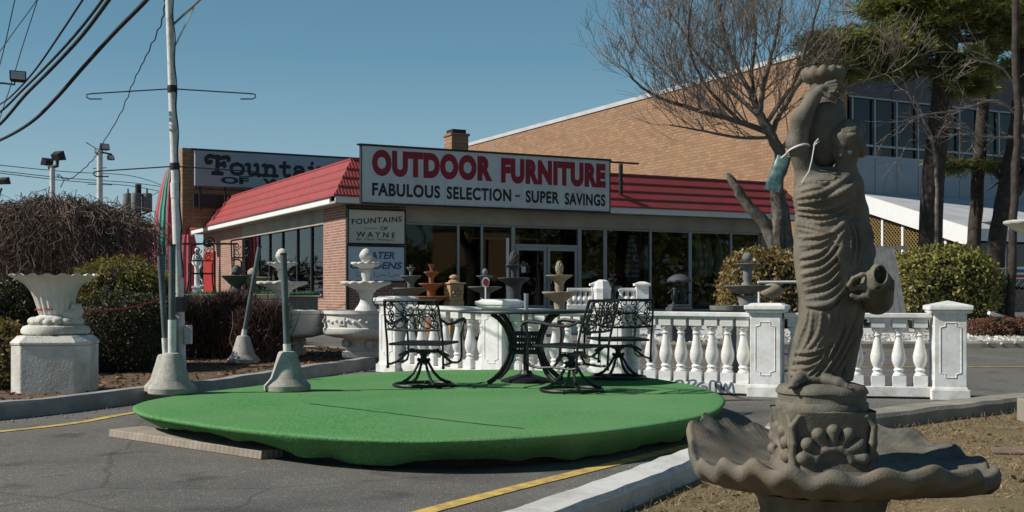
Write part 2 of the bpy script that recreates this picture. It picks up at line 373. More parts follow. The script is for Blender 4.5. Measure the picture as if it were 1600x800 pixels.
M['dark_glass'] = glass_mat('dark_glass', (.25,.28,.30), 1.6)
M['lattice'] = mat('lattice', (.33,.23,.09), .8, .2, 5)
M['teal'] = mat('teal', (.018,.065,.07), .4, .4, 22, 0, 40, (.10,.17,.165), 26, .6)
M['yellow_cloth'] = mat('yellow_cloth', (.75,.48,.08), .8, .08)
M['blue_cloth'] = mat('blue_cloth', (.10,.30,.60), .8, .08)
M['lime_cloth'] = mat('lime_cloth', (.35,.55,.12), .8, .08)
M['turf'] = mat('turf', (.06,.17,.05), .95, .3, 20)
M['lens'] = mat('lens', (.55,.52,.48), .15, .05, spec=.8)
# ================================================================ ground
def sheet(name, poly, z, m, step=None):
    """flat polygon laid z above the ground profile (split along y so it follows the slope)"""
    ys = sorted(set([p[1] for p in poly] + [13.0, 31.0]))
    import bmesh
    bm = bmesh.new(); bm.faces.new([bm.verts.new((x, y, 0)) for x, y in poly])
    for yc in (13.0, 31.0):
        bmesh.ops.bisect_plane(bm, geom=bm.verts[:]+bm.edges[:]+bm.faces[:], plane_co=(0, yc, 0), plane_no=(0, 1, 0))
    bm.normal_update()
    for f in bm.faces:
        if f.normal.z < 0: f.normal_flip()
    for v in bm.verts: v.co.z = gz(v.co.y) + z
    me = bpy.data.meshes.new(name); bm.to_mesh(me); bm.free(); me.materials.append(m)
    o = bpy.data.objects.new(name, me); COL.objects.link(o); return structure(o)
g = MB()
xs = [-900, -60, -20, 0, 20, 60, 900]; ysg = [-200, -10, 13, 31, 60, 150, 1500]
vs = [(x, y, gz(y)) for y in ysg for x in xs]; n = len(xs)
g.add(vs, [(j*n+i, j*n+i+1, (j+1)*n+i+1, (j+1)*n+i) for j in range(len(ysg)-1) for i in range(n-1)], False)
structure(g.build('ground', M['asphalt']))

def smooth_path(pts, k=6):
    P = [Vector((p[0], p[1], 0)) for p in pts]; out = []
    for i in range(len(P)-1):
        p0 = P[max(i-1, 0)]; p1 = P[i]; p2 = P[i+1]; p3 = P[min(i+2, len(P)-1)]
        for j in range(k):
            t = j/k
            out.append(0.5*((2*p1)+(-p0+p2)*t+(2*p0-5*p1+4*p2-p3)*t*t+(-p0+3*p1-3*p2+p3)*t**3))
    out.append(P[-1]); return out
def kerb(name, pts, w, h, m, label_z=0.0, seed=1):
    rnd = random.Random(seed); P = smooth_path(pts, 8); rings = []
    for i, p in enumerate(P):
        t = (P[min(i+1, len(P)-1)]-P[max(i-1, 0)]).normalized(); s = Vector((-t.y, t.x, 0))
        z0 = gz(p.y); j = rnd.uniform(-.006, .006); jz = rnd.uniform(-.005, .005)
        prof = [(-w/2-.015, -.05), (-w/2, h-.03), (-w/2+.03, h), (w/2-.03, h), (w/2, h-.03), (w/2+.015, -.05)]
        rings.append([p + s*(a+j) + Vector((0, 0, z0+b+(jz if b > 0 else 0))) for a, b in prof])
    mb = MB().loft(rings); return structure(mb.build(name, m, sharp=30))
RK = [(-.55, 4.0), (.02, 5.05), (.66, 6.22), (1.29, 7.38), (2.02, 8.5), (2.92, 9.42), (4.15, 10.45), (5.6, 11.4), (8.2, 12.4), (12, 13.2)]
kerb('kerb_white', RK[:5], .25, .15, M['kerb_white'])
kerb('kerb_stone', RK[4:], .34, .16, M['kerb_stone'], seed=2)
P = smooth_path(RK, 6)
lawn_poly = [(p.x+.06, p.y-.03) for p in P] + [(40, 13), (40, 1.0), (-.45, 1.0)]
sheet('lawn', lawn_poly, .035, M['lawn'])
# left bed
LK = [(-9.5, 5.2), (-6.6, 8.3), (-4.72, 10.25), (-3.95, 11.85), (-3.3, 13.3), (-2.62, 14.9), (-2.0, 16.2)]
kerb('kerb_grey', LK, .2, .15, M['concrete'], seed=3)
P = smooth_path(LK, 6)
bed = [(p.x-.06, p.y+.03) for p in P] + [(-2.1, 18.3), (-3.2, 19.0), (-6, 20), (-40, 22), (-40, 5.2)]
sheet('mulch_bed', bed, .085, M['mulch'])
kerb('bed_edging', [(-2.02, 16.3), (-2.12, 18.35), (-3.2, 19.05), (-6, 20.05), (-12, 20.6)], .12, .1, M['kerb_stone'], seed=4)
# right back bed with white gravel
sheet('gravel_bed', [(2.2, 19.8), (8, 20.2), (30, 21.5), (30, 32), (2.2, 27.0)], .07, M['gravel'])
kerb('kerb_far', [(2.1, 19.65), (8, 20.05), (30, 21.35)], .3, .11, M['kerb_stone'], seed=5)
# painted lines
def line(name, pts, w, z=.005, dash=None):
    P = smooth_path(pts, 8); V = []
    for i, p in enumerate(P):
        t = (P[min(i+1, len(P)-1)]-P[max(i-1, 0)]).normalized(); s = Vector((-t.y, t.x, 0))
        V += [tuple(p+s*w/2+Vector((0, 0, gz(p.y)+z))), tuple(p-s*w/2+Vector((0, 0, gz(p.y)+z)))]
    mb = MB().add(V, [(2*i, 2*i+1, 2*i+3, 2*i+2) for i in range(len(P)-1)], False)
    return structure(mb.build(name, M['yellow_paint']))
line('painted_line', [(-1.1, 4.7), (-.44, 5.93), (.4, 7.2), (1.32, 8.5), (2.2, 9.6)], .11)
line('painted_line', [(-6.9, 6.6), (-4.17, 9.38), (-3.6, 10.78), (-3.2, 12)], .1)
line('painted_line', [(1.2, 16.1), (9, 16.4)], .1)

# ================================================================ the shop
C0 = Vector((-4.5, 31.2, .5)); RZ = math.atan2(.459, .889)
dx = Vector((.889, .459)); dy = Vector((-.459, .889))
def front_s(px, off=0.0):          # distance along the front wall seen at photo column px, on a plane off metres behind the wall
    k = (px-800)/F; bx = C0.x+dy.x*off; by = C0.y+dy.y*off
    return (k*by-bx)/(dx.x-k*dx.y)
def side_t(px, off=0.0):
    k = (px-800)/F; bx = C0.x+dx.x*off; by = C0.y+dx.y*off
    return (k*by-bx)/(dy.x-k*dy.y)
def fz(py, s, off=0.0):            # height above shop floor seen at photo row py on the front plane at s
    Y = C0.y+dx.y*s+dy.y*off; return EYE+(HZ-py)/F*Y-C0.z
shop = thing('shop', 'single storey brick garden shop with red mansard roof, white fascia and dark plate glass front', 'shop', C0, RZ)
LW = 17.5; FW = 15.2; HW = 3.05   # side length, front length, soffit height over floor
T = .3
s_win0 = front_s(634); s_end = front_s(1190)
t_win0 = side_t(505); t_win1 = side_t(378)
# walls
w = MB()
w.box((s_win0/2, T/2, HW/2), (s_win0, T, HW))                                   # corner pier, front
w.box((T/2, (T+t_win0)/2+.001, HW/2), (T, t_win0-T, HW))                        # corner pier, side
w.box((T/2, (t_win1+LW)/2, HW/2), (T, LW-t_win1, HW))                           # side wall beyond the windows
w.box((T/2, (t_win0+t_win1)/2, .28), (T, t_win1-t_win0-.002, .56))              # brick under side windows
w.box(((s_end+FW)/2+.1, T/2, HW/2), (FW-s_end+.2, T, HW))
w.box((FW+.1, (T+LW)/2, HW/2), (T, LW-T, HW))
w.box((FW/2, LW-.1, HW/2), (FW-T, T, HW))
w.build('wall', M['brick'], shop)
b = MB().box((T/2-.02, (t_win0+t_win1)/2, .60), (T+.1, t_win1-t_win0, .07)); b.build('window_sill', M['concrete'], shop, bevel=.008)
b = MB().box(((s_win0+s_end)/2, T/2, .05), (s_end-s_win0, T*.9, .10)); b.build('threshold', M['concrete'], shop)
# lintel bands under the eaves
LH = .42
b = MB(); b.box(((s_win0+s_end)/2, .12, HW-LH/2-.002), (s_end-s_win0-.004, .24, LH))
b.box((.12, (t_win0+t_win1)/2, HW-LH/2-.002), (.24, t_win1-t_win0-.004, LH))
b.build('lintel', M['soffit'], shop)
# eaves: soffit, fascia, mansard
OV = .45
def ring_rect(o, z): return [Vector((-o, -o, z)), Vector((FW+.2+o, -o, z)), Vector((FW+.2+o, LW+o, z)), Vector((-o, LW+o, z))]
b = MB(); b.box((FW/2+.1, -OV/2+.05, HW+.03), (FW+.2+2*OV, OV+.1, .06)); b.box((-OV/2+.05, LW/2+.052, HW+.03), (OV+.1, LW-.1, .06)); b.build('soffit', M['soffit'], shop)
b = MB(); b.box((FW/2+.1, -OV+.02, HW+.1), (FW+.2+2*OV, .05, .17)); b.box((-OV+.02, LW/2+OV/2+.026, HW+.1), (.05, LW-OV+.9, .17)); b.build('fascia', M['fascia'], shop, bevel=.006)
mr = MB(); z0 = HW+.185; z1 = HW+1.22; NC = 4
for i in range(NC):
    oa = OV+.02-(.71*i/NC); ob = OV+.02-(.71*(i+1)/NC)+.0; za = z0+(z1-z0)*i/NC; zb = z0+(z1-z0)*(i+1)/NC
    A = ring_rect(oa+.035, za-.0); A2 = ring_rect(oa+.035, za+.045); B = ring_rect(ob, zb+.03); A0 = ring_rect(oa-.02, za)
    mr.loft([A0, A, A2, B], caps=False)
mr.sm = [False]*len(mr.sm)
roofm = add_wave(M['roof_red'], 3.4, 'X', .5, .02)
mr.build('mansard_roof', roofm, shop)
b = MB(); b.box((FW/2+.1, LW/2, HW+1.1), (FW-.9, LW-.9, .12)); b.build('flat_roof', M['slate_panel'], shop)
b = MB(); b.box((FW/2+.1, -.0-OV+.71-.02+.03, z1+.055), (FW-.36, .1, .05)); b.box((-OV+.72, LW/2, z1+.055), (.1, LW-.5, .05)); b.build('roof_cap', M['roof_red'], shop)
# string of little lights along the side eave
# interior
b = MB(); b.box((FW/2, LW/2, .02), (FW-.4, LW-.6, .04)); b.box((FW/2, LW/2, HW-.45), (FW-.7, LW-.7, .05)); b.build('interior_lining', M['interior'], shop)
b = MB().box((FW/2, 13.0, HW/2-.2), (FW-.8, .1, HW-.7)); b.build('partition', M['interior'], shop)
# glazing: front
mull_px = [634, 718, 755, 804, 908, 948, 1019, 1081, 1145, 1189]
mb = MB(); mz0 = .1; mz1 = HW-LH
for p in mull_px:
    s = front_s(p); mb.box((s, .12, (mz0+mz1)/2), (.07 if p not in (804, 908, 948, 1081) else .12, .1, mz1-mz0))
mb.box(((s_win0+s_end)/2, .12, mz1-.03), (s_end-s_win0-.1, .06, .055)); mb.box(((s_win0+s_end)/2, .12, .13), (s_end-s_win0-.1, .06, .055))
mb.build('window_frame', M['mullion'], shop, bevel=.004)
sd0, sd1 = front_s(807), front_s(905)
for a, bb in zip(mull_px[:-1], mull_px[1:]):
    if a == 804:
        continue
    p = MB().box(((front_s(a)+front_s(bb))/2, .12, (mz0+mz1)/2), (front_s(bb)-front_s(a)-.06, .012, mz1-mz0-.08)); p.build('window', M['glass'], shop)
zt = fz(386, front_s(855)); 
p = MB().box(((sd0+sd1)/2, .12, (zt+mz1)/2+.03), (sd1-sd0-.05, .012, mz1-zt-.1)); p.build('transom_window', M['glass'], shop)
p = MB().box(((sd0+sd1)/2, .115, zt+.035), (sd1-sd0, .09, .08)); p.build('door_head', M['mullion'], shop)
dw = (sd1-sd0)/2
for k in (0, 1):
    c = sd0+dw*(k+.5); d = MB(); hw = dw/2-.015
    for sx in (-1, 1): d.box((c+sx*(hw-.045), .10, (zt+.1)/2), (.09, .06, zt-.1))
    d.box((c, .10, zt-.06), (2*hw-.18, .06, .1)); d.box((c, .10, .2), (2*hw-.18, .06, .2))
    door = d.build('door', M['mullion'], shop, bevel=.004)
    MB().box((c, .10, zt/2+.1), (2*hw-.18, .012, zt-.4)).build('door_pane', M['glass'], door)
    hx = c+(hw-.1)*(1 if k == 0 else -1)
    MB().tube([(hx, .06, 1.25), (hx, .02, 1.22), (hx, .02, .95), (hx, .06, .92)], .014, 6).build('door_handle', M['alu'], door)
    if k == 0: MB().box((c-.25, .085, 1.35), (.14, .004, .18)).build('notice', M['sign_white'], door)
# glazing: side
side_px = [505, 482, 460, 437, 417, 400, 379]
for p in side_px:
    t = side_t(p); MB().box((.12, min(max(t, t_win0+.05), t_win1-.05), (.64+mz1)/2), (.1, .09, mz1-.64)).build('window_post', M['dark_metal'], shop)
for a, bb in zip(side_px[:-1], side_px[1:]):
    ta, tb = side_t(a), side_t(bb)
    MB().box((.12, (ta+tb)/2, (.64+mz1)/2), (.012, tb-ta-.1, mz1-.68)).build('side_window', M['glass_side'], shop)
# red door on the side wall
ta, tb = side_t(337), side_t(321)
MB().box((-.03, (ta+tb)/2, 1.15), (.08, tb-ta, 2.3)).build('side_door', M['red_door'], shop, bevel=.01)
# downspout at the corner
MB().tube([(.02, -.07, HW), (.02, -.07, .1)], .05, 8).build('downspout', M['dark_metal'], shop)
# chimney on the roof
ch = MB(); cs, cy = front_s(713, 6.0), 6.0
ch.box((cs, cy, HW+2.0), (.62, .62, 1.9)); ch.box((cs, cy, HW+2.99), (.70, .70, .08))
chim = ch.build('chimney', M['tan_brick'], shop); MB().box((cs, cy, HW+3.1), (.5, .5, .14)).build('chimney_cap', M['dark_metal'], chim)
# brick penthouse that carries the rooftop sign
ps0, ps1 = front_s(284, 15.0), front_s(556, 15.0)
MB().box(((ps0+ps1)/2, 15.2, HW+1.65), (ps1-ps0, .6, 3.0)).build('roof_house', M['tan_brick'], shop)

# ---------------------------------------------------------------- lettering
def text_mb(body, w, h, bold=0.0, depth=.004, shear=0.0, spacing=1.0, rise=0.0, sagz=None):
    cu = bpy.data.curves.new('lettering', 'FONT'); cu.body = body; cu.offset = bold; cu.extrude = .01; cu.shear = shear; cu.space_character = spacing; cu.resolution_u = 5
    o = bpy.data.objects.new('lettering', cu); COL.objects.link(o)
    dg = bpy.context.evaluated_depsgraph_get(); dg.update()
    me = bpy.data.meshes.new_from_object(o.evaluated_get(dg))
    V = np.array([v.co[:] for v in me.vertices]); Fc = [tuple(p.vertices) for p in me.polygons]
    bpy.data.objects.remove(o); bpy.data.curves.remove(cu); bpy.data.meshes.remove(me)
    lo = V.min(0); hi = V.max(0); mb = MB()
    U = (V-lo)/np.maximum(hi-lo, 1e-9)
    X = (U[:, 0]-.5)*w; Z = U[:, 1]*h + rise*U[:, 0]; D = (U[:, 2])*depth
    mb.add(list(zip(X.tolist(), (-D).tolist(), Z.tolist())), Fc, False)
    return mb
def put_text(parent, name, body, w, h, x, y, z, m, **k):
    mb = text_mb(body, w, h, **k); mb.v = [(a+x, b+y, c+z) for a, b, c in mb.v]
    return mb.build(name, m, parent)
def frontframe(s, off): return C0 + Vector((dx.x*s+dy.x*off, dx.y*s+dy.y*off, 0))

# big fascia sign
so = -.75
s0, s1 = front_s(564, so), front_s(951, so); zb = fz(316, s0, so); zt_ = fz(227.5, s0, so); sw = s1-s0; sh = zt_-zb
sg = thing('shop_sign', 'long white sign with maroon lettering OUTDOOR FURNITURE over the red shop roof', 'sign', frontframe((s0+s1)/2, so)+Vector((0, 0, zb)), RZ)
MB().box((0, 0, sh/2), (sw, .12, sh)).build('board', M['sign_white'], sg, bevel=.01)
b = MB(); b.box((0, -.005, sh+.025), (sw+.1, .16, .05)); b.box((0, -.01, -.02), (sw+.04, .15, .04))
for sx in (-1, 1): b.box((sx*(sw/2+.012), -.005, sh/2), (.024, .14, sh-.002))
b.box((sw/2+.55, .1, sh-.01), (1.15, .06, .05)); b.box((sw/2+.75, .5, sh-.45), (.09, .09, .9)); b.box((-sw/2-.03, .0, sh+.03), (.16, .1, .03))
b.build('frame', M['dark_metal'], sg)
b = MB(); 
for q in (-.187, .12, .27): b.box((sw*q, -.0612, sh/2), (.008, .002, sh-.02))
b.build('panel_joint', M['sign_grey'], sg)
put_text(sg, 'lettering', 'OUTDOOR', sw*.462, sh*.47, -sw*.232, -.061, sh*.475, M['txt_red'], bold=.07, spacing=1.12)
put_text(sg, 'lettering', 'FURNITURE', sw*.447, sh*.47, sw*.258, -.061, sh*.46, M['txt_red'], bold=.07, spacing=1.12)
put_text(sg, 'lettering', 'FABULOUS', sw*.255, sh*.235, -sw*.335, -.061, sh*.12, M['txt_black'], bold=.035, spacing=1.1)
put_text(sg, 'lettering', 'SELECTION', sw*.258, sh*.235, -sw*.053, -.061, sh*.115, M['txt_black'], bold=.035, spacing=1.1)
MB().box((sw*.102, -.063, sh*.23), (.16, .004, .05)).build('lettering', M['txt_black'], sg)
put_text(sg, 'lettering', 'SUPER', sw*.142, sh*.235, sw*.207, -.061, sh*.11, M['txt_black'], bold=.035, spacing=1.1)
put_text(sg, 'lettering', 'SAVINGS', sw*.178, sh*.235, sw*.391, -.061, sh*.10, M['txt_black'], bold=.035, spacing=1.1)
# two wall signs
def wall_sign(px0, px1, py0, py1, label, mtl):
    o = -.16; a, bq = front_s(px0, o), front_s(px1, o); lo = fz(py1, a, o); hi = fz(py0, a, o)
    t = thing('wall_sign', label, 'sign', frontframe((a+bq)/2, o)+Vector((0, 0, lo)), RZ)
    MB().box((0, 0, (hi-lo)/2), (bq-a, .05, hi-lo)).build('board', mtl, t)
    f = MB(); W_ = bq-a; H_ = hi-lo
    f.box((0, -.003, H_+.02), (W_+.08, .07, .04)); f.box((0, -.003, -.02), (W_+.08, .07, .04))
    for sx in (-1, 1): f.box((sx*(W_/2+.02), -.003, H_/2), (.04, .07, H_-.002))
    f.build('frame', M['dark_metal'], t); return t, W_, H_
t, W_, H_ = wall_sign(544.5, 631.5, 327.5, 379, 'cream sign reading FOUNTAINS OF WAYNE on the brick corner pier, upper of two', mat('sign_cream', (.56,.54,.47), .6, .06, 2))
put_text(t, 'lettering', 'FOUNTAINS', W_*.90, H_*.17, 0, -.026, H_*.55, M['txt_black'], bold=.018, spacing=1.12, rise=H_*.13)
put_text(t, 'lettering', 'OF', W_*.13, H_*.12, W_*.13, -.026, H_*.40, M['txt_black'], bold=.012)
MB().box((-W_*.12, -.027, H_*.45), (W_*.25, .003, .012)).build('lettering', M['txt_black'], t)
put_text(t, 'lettering', 'W A Y N E', W_*.70, H_*.165, -W_*.02, -.026, H_*.175, M['txt_black'], bold=.016)
put_text(t, 'lettering', 'By  Don Winters', W_*.70, H_*.09, -W_*.03, -.026, H_*.055, M['txt_black'], shear=.35)
t, W_, H_ = wall_sign(543.5, 631, 385, 438, 'pale blue sign reading WATER GARDENS on the brick corner pier, lower of two', M['sign_blue'])
put_text(t, 'lettering', 'WATER', W_*.62, H_*.22, W_*.02, -.026, H_*.64, M['txt_blue'], bold=.03, shear=.2)
put_text(t, 'lettering', 'GARDENS', W_*.93, H_*.22, 0, -.026, H_*.34, M['txt_blue'], bold=.03, shear=.2)
for x0, x1 in ((-.38, -.1), (-.06, .17), (.2, .42)):
    pts = []; scr = MB()
    for i in range(30):
        u = i/29; pts.append(((x0+(x1-x0)*u)*W_+.02*math.sin(u*31), -.028, H_*(.15+.10*math.exp(-u*3)*math.cos(u*9)+.03*math.sin(u*26))))
    scr.tube(pts, .007, 4); scr.build('lettering', M['txt_pale'], t)

# ---------------------------------------------------------------- rooftop sign with slab serif letters
ro = 14.2
a0, a1 = front_s(304, ro), front_s(546, ro); zb = fz(290, a0, ro); zt_ = fz(235, a0, ro); rw = a1-a0; rh = zt_-zb
rs_ = thing('rooftop_sign', 'grey blue rooftop billboard reading Fountains OF WAYNE, partly hidden by the red roof', 'sign', frontframe((a0+a1)/2, ro)+Vector((0, 0, zb)), RZ)
MB().box((0, 0, rh/2), (rw, .15, rh)).build('board', M['sign_grey'], rs_, bevel=.01)
b = MB(); b.box((.2, -.02, rh+.04), (rw+.7, .1, .07)); b.box((0, -.02, -.1), (rw+.05, .1, .04))
for i in range(7): b.box((-rw/2+.2+i*(rw-.4)/6, .0, -.45), (.07, .1, .9))
b.box((0, .2, -.55), (rw, .1, .5))
b.build('frame', M['dark_metal'], rs_)
def stroke(mb, pts, r, k=10):
    P = [Vector((p[0], 0, p[1])) for p in pts]
    if len(P) > 2:
        q = []
        for i in range(len(P)-1):
            p0 = P[max(i-1, 0)]; p1 = P[i]; p2 = P[i+1]; p3 = P[min(i+2, len(P)-1)]
            for j in range(4):
                t = j/4; q.append(0.5*((2*p1)+(-p0+p2)*t+(2*p0-5*p1+4*p2-p3)*t*t+(-p0+3*p1-3*p2+p3)*t**3))
        q.append(P[-1]); P = q
    o = len(mb.v); mb.tube(P, r, 8)
    for i in range(o, len(mb.v)): x, y, z = mb.v[i]; mb.v[i] = (x, -.078+y*.12, z)
    for p in (P[0], P[-1]):
        o = len(mb.v); mb.ball((p.x, 0, p.z), r, 8, 6)
        for i in range(o, len(mb.v)): x, y, z = mb.v[i]; mb.v[i] = (x, -.078+y*.12, z)
GL = {  # unit glyphs: strokes in a box of height 1 (x-height .62)
 'F': (1.0, [[(.50,.95),(.48,.05)], [(.30,.03),(.68,.03)], [(.03,.62),(.0,.80),(.12,.95),(.32,.93),(.6,.88),(.95,.94),(.98,.78)], [(.03,.62),(.12,.58),(.2,.66)], [(.5,.52),(.78,.54)], [(.78,.62),(.80,.45)]]),
 'o': (.68, [[(.33,.60),(.10,.50),(.06,.30),(.14,.1),(.33,.04),(.52,.1),(.60,.30),(.54,.5),(.33,.60)]]),
 'u': (.74, [[(.02,.58),(.16,.58),(.15,.25),(.22,.06),(.38,.06),(.52,.2)], [(.42,.58),(.54,.58),(.54,.05),(.66,.04)]]),
 'n': (.76, [[(.02,.58),(.15,.58),(.15,.04)], [(.02,.04),(.27,.04)], [(.15,.40),(.28,.57),(.44,.56),(.53,.42),(.53,.04)], [(.42,.04),(.66,.04)]]),
 't': (.58, [[(.22,.80),(.21,.2),(.3,.05),(.46,.1)], [(.03,.58),(.44,.58)]]),
 'a': (.70, [[(.10,.48),(.2,.59),(.38,.58),(.48,.46),(.48,.08),(.62,.05)], [(.48,.34),(.22,.32),(.10,.2),(.16,.06),(.32,.06),(.48,.18)]]),
 'i': (.42, [[(.05,.58),(.19,.58),(.19,.04)], [(.04,.04),(.34,.04)], [(.19,.84),(.19,.85)]]),
 's': (.58, [[(.46,.46),(.4,.58),(.2,.58),(.1,.46),(.2,.35),(.4,.28),(.48,.16),(.36,.05),(.16,.06),(.08,.18)]]),
}
L = MB(); x = -rw/2+.42; sc_ = rh*.52
tot = sum(GL[c][0] for c in 'Fountains'); gap = (rw*.90/sc_-tot)/8*.0
kx = rw*.905/(tot*sc_)
for c in 'Fountains':
    wd, strokes = GL[c]
    for st in strokes: stroke(L, [(x+p[0]*sc_*kx*.96, rh*.36+p[1]*sc_) for p in st], .054*rh*(1.15 if c == 'F' else 1))
    x += wd*sc_*kx
L.build('lettering', M['txt_black'], rs_)
put_text(rs_, 'lettering', 'OF', rw*.175, rh*.2, -rw*.255, -.077, rh*.09, M['txt_black'], bold=.045)
put_text(rs_, 'lettering', 'WAYNE', rw*.44, rh*.2, rw*.14, -.077, rh*.09, M['txt_black'], bold=.045)

# ================================================================ large brick building behind
BC = Vector((12.5, 44.0, .5)); BH = 10.1
bb_ = thing('brick_building', 'large tan brick building with white coping and a band of dark windows behind the shop', 'building', BC, RZ)
BL, BW = 42.0, 34.0
w = MB(); w.box((.2, BL/2, BH/2), (.4, BL, BH)); w.box((BW/2+.2, BL-.2, BH/2), (BW-.4, .4, BH)); w.box((BW-.2, BL/2-.2, BH/2), (.4, BL-.4, BH)); w.build('wall', M['tan_brick'], bb_)
MB().box((.22, BL/2, BH+.09), (.56, BL+.1, .2)).build('coping', M['white_roof'], bb_)
MB().box((BW/2, BL/2, BH-.3), (BW-.9, BL-.9, .2)).build('roof', M['slate_panel'], bb_)
def bz(py, px):
    k = (px-800)/F; s = (k*BC.y-BC.x)/(dx.x-k*dx.y); Y = BC.y+dx.y*s; return EYE+(HZ-py)/F*Y-.5
def bs(px):
    k = (px-800)/F; return (k*BC.y-BC.x)/(dx.x-k*dx.y)
wz1 = bz(158, 1420); wz0 = bz(250, 1420); wzt = bz(232, 1420)
MB().box((BW/2+.2, .15, (wz1+BH)/2), (BW-.42, .3, BH-wz1)).build('parapet_panel', M['slate_panel'], bb_)
MB().box((BW/2+.2, .15, wz0/2), (BW-.42, .3, wz0)).build('spandrel_panel', M['blue_panel'], bb_)
fr = MB(); s = .7; k = 0
ss = []
while s < BW-1: ss.append(s); s += 1.16
for s in ss: fr.box((s, .1, wz0/2+wz1/2), (.07, .16, wz1-wz0))
fr.box((BW/2, .1, wzt), (BW-1, .12, .08)); fr.box((BW/2, .08, wz0+.03), (BW-1, .16, .07)); fr.box((BW/2, .1, wz1-.03), (BW-1, .16, .06))
for s in ss: fr.box((s, -.01, wz0-1.2), (.04, .04, 2.3))
fr.build('window_frame', M['mullion'], bb_)
for a, b2 in zip(ss[:14], ss[1:15]): MB().box(((a+b2)/2, .16, (wz0+wz1)/2), (b2-a-.06, .02, wz1-wz0-.06)).build('window', M['dark_glass'], bb_)
MB().box((BW/2, 4.0, wz1/2+wz0/2), (BW-1, .1, 4)).build('partition', M['interior'], bb_)

# lean-to annex with lattice end wall
P0 = Vector((13.5, 44.3)); ax = thing('lean_to', 'low white roofed lean-to with a brown lattice end wall in front of the brick building', 'shed', (P0.x, P0.y, .5), RZ)
# local x along the building front, local y into the building, so the annex runs to -y
D = 5.0; hA = bz(303, 1345); Yb = P0.y-.889*D; hB = EYE+(HZ-353)/F*Yb-.5; LX = 14
def rz_(y): return hA+(hB-hA)*(-y/D)
b = MB(); b.add([(-.15, .0, hA), (LX, 0, hA), (LX, -D-.4, rz_(-D-.4)), (-.15, -D-.4, rz_(-D-.4))], [(3,2,1,0)], False)
o = b.build('roof', M['white_roof'], ax); sd = o.modifiers.new('thick', 'SOLIDIFY'); sd.thickness = .1
b = MB(); b.beam((-.19, 0, hA-.33), (-.19, -D-.42, rz_(-D-.42)-.33), .06, .62); b.beam((-.15, -D-.44, rz_(-D-.4)-.2), (LX, -D-.44, rz_(-D-.4)-.2), .06, .42)
b.build('fascia', M['white_plain'], ax)
for i in range(6): y = -i*D/5-.03; MB().box((0, y, (rz_(y)-.5)/2), (.1, .1, rz_(y)-.5)).build('post', M['white_plain'], ax)
for i in range(1, 9): MB().box((i*LX/8, -D, (hB-.3)/2), (.12, .12, hB-.3)).build('post', M['white_plain'], ax)
MB().box((-.01, -D/2, 1.35), (.07, D, .1)).build('rail', M['white_plain'], ax)
la = MB()
for i in range(-30, 46):
    for sgn in (1, -1):
        y0 = -i*.15; pts = []
        lo, hi = 0, 3.0
        # clip the diagonal lath to the end wall
        seg = []
        for q in range(61):
            z = .3+q*.075; y = y0 - sgn*(z-1.5)
            if -D+.05 < y < -.05 and z < rz_(y)-.6: seg.append((y, z))
        if len(seg) > 1: la.beam((.02+.012*sgn, seg[0][0], seg[0][1]), (.02+.012*sgn, seg[-1][0], seg[-1][1]), .012, .045, up=(1, 0, 0))
la.build('lattice_panel', M['lattice'], ax)
MB().box((1.4, -D/2, 1.6), (.06, D-.2, 3.2)).build('inner_wall', M['interior'], ax)
b = MB(); b.box((LX/2+.7, -D+.15, .4), (LX-1.4, .12, .8)); b.build('base_wall', M['brick'], ax)
for i in range(8): MB().box((i*LX/8+LX/16, -D+.1, hB/2+.3), (LX/8-.16, .02, hB-1.2)).build('window', M['dark_glass'], ax)
MB().box((LX/2, -D+1.2, 1.5), (LX-1.6, .06, 3.0)).build('inner_wall', M['interior'], ax)
# ================================================================ carpeted platform
PH = .22                                   # platform height
ring_px = [(203,634),(228,624),(300,615),(400,604),(500,591),(590,581),(700,577),(820,577.5),(940,582),(1040,594),(1100,607),(1126,624),(1112,642),(1070,655),(1000,665),(900,676),(800,685),(700,689),(600,688),(500,681),(400,671),(300,658),(222,645)]
pp = [on_ground(x, y, PH) for x, y in ring_px]
pcx = sum(p.x for p in pp)/len(pp); pcy = sum(p.y for p in pp)/len(pp)
# least squares ellipse about the middle, so the deck is a clean oval
A_ = np.array([[(p.x)**2, p.x*p.y, p.y**2, p.x, p.y] for p in [q-Vector((pcx, pcy, 0)) for q in pp]])
co = np.linalg.lstsq(A_, np.ones(len(pp)), rcond=None)[0]
Q = np.array([[co[0], co[1]/2],[co[1]/2, co[2]]]); cen = -np.linalg.solve(2*Q, co[3:5]); kk = 1+cen@Q@cen
ew, ev = np.linalg.eigh(Q/kk); semi = 1/np.sqrt(ew)
pcx += cen[0]; pcy += cen[1]
pcx = -.62; pcy = 10.35
pol = sorted((math.atan2(p.y-pcy, p.x-pcx), math.hypot(p.x-pcx, p.y-pcy)) for p in pp)
pa = np.array([a for a, r in pol]); pr_ = np.array([r for a, r in pol]); g_ = np.linspace(-math.pi, math.pi, 721)[:-1]
rg_ = np.interp(g_, np.concatenate([pa-2*math.pi, pa, pa+2*math.pi]), np.tile(pr_, 3)); hw = np.hanning(91); hw /= hw.sum()
rg_ = np.convolve(np.concatenate([rg_[-90:], rg_, rg_[:90]]), hw, 'same')[90:-90]
def ell(th, k=1.0):
    t = (th+math.pi) % (2*math.pi)-math.pi; r = float(np.interp(t, g_, rg_, period=2*math.pi))*k; return r*math.cos(t), r*math.sin(t)
def outward(x, y, d):
    q = math.hypot(x, y); return x+(x/q)*d, y+(y/q)*d
plat = thing('display_platform', 'low oval display platform covered in bright green carpet with a ragged hanging edge', 'platform', (pcx, pcy, 0))
NT = 240; mb = MB(); rings = []
import mathutils
def nz1(x, y, z=0): return mathutils.noise.noise(Vector((x, y, z)))
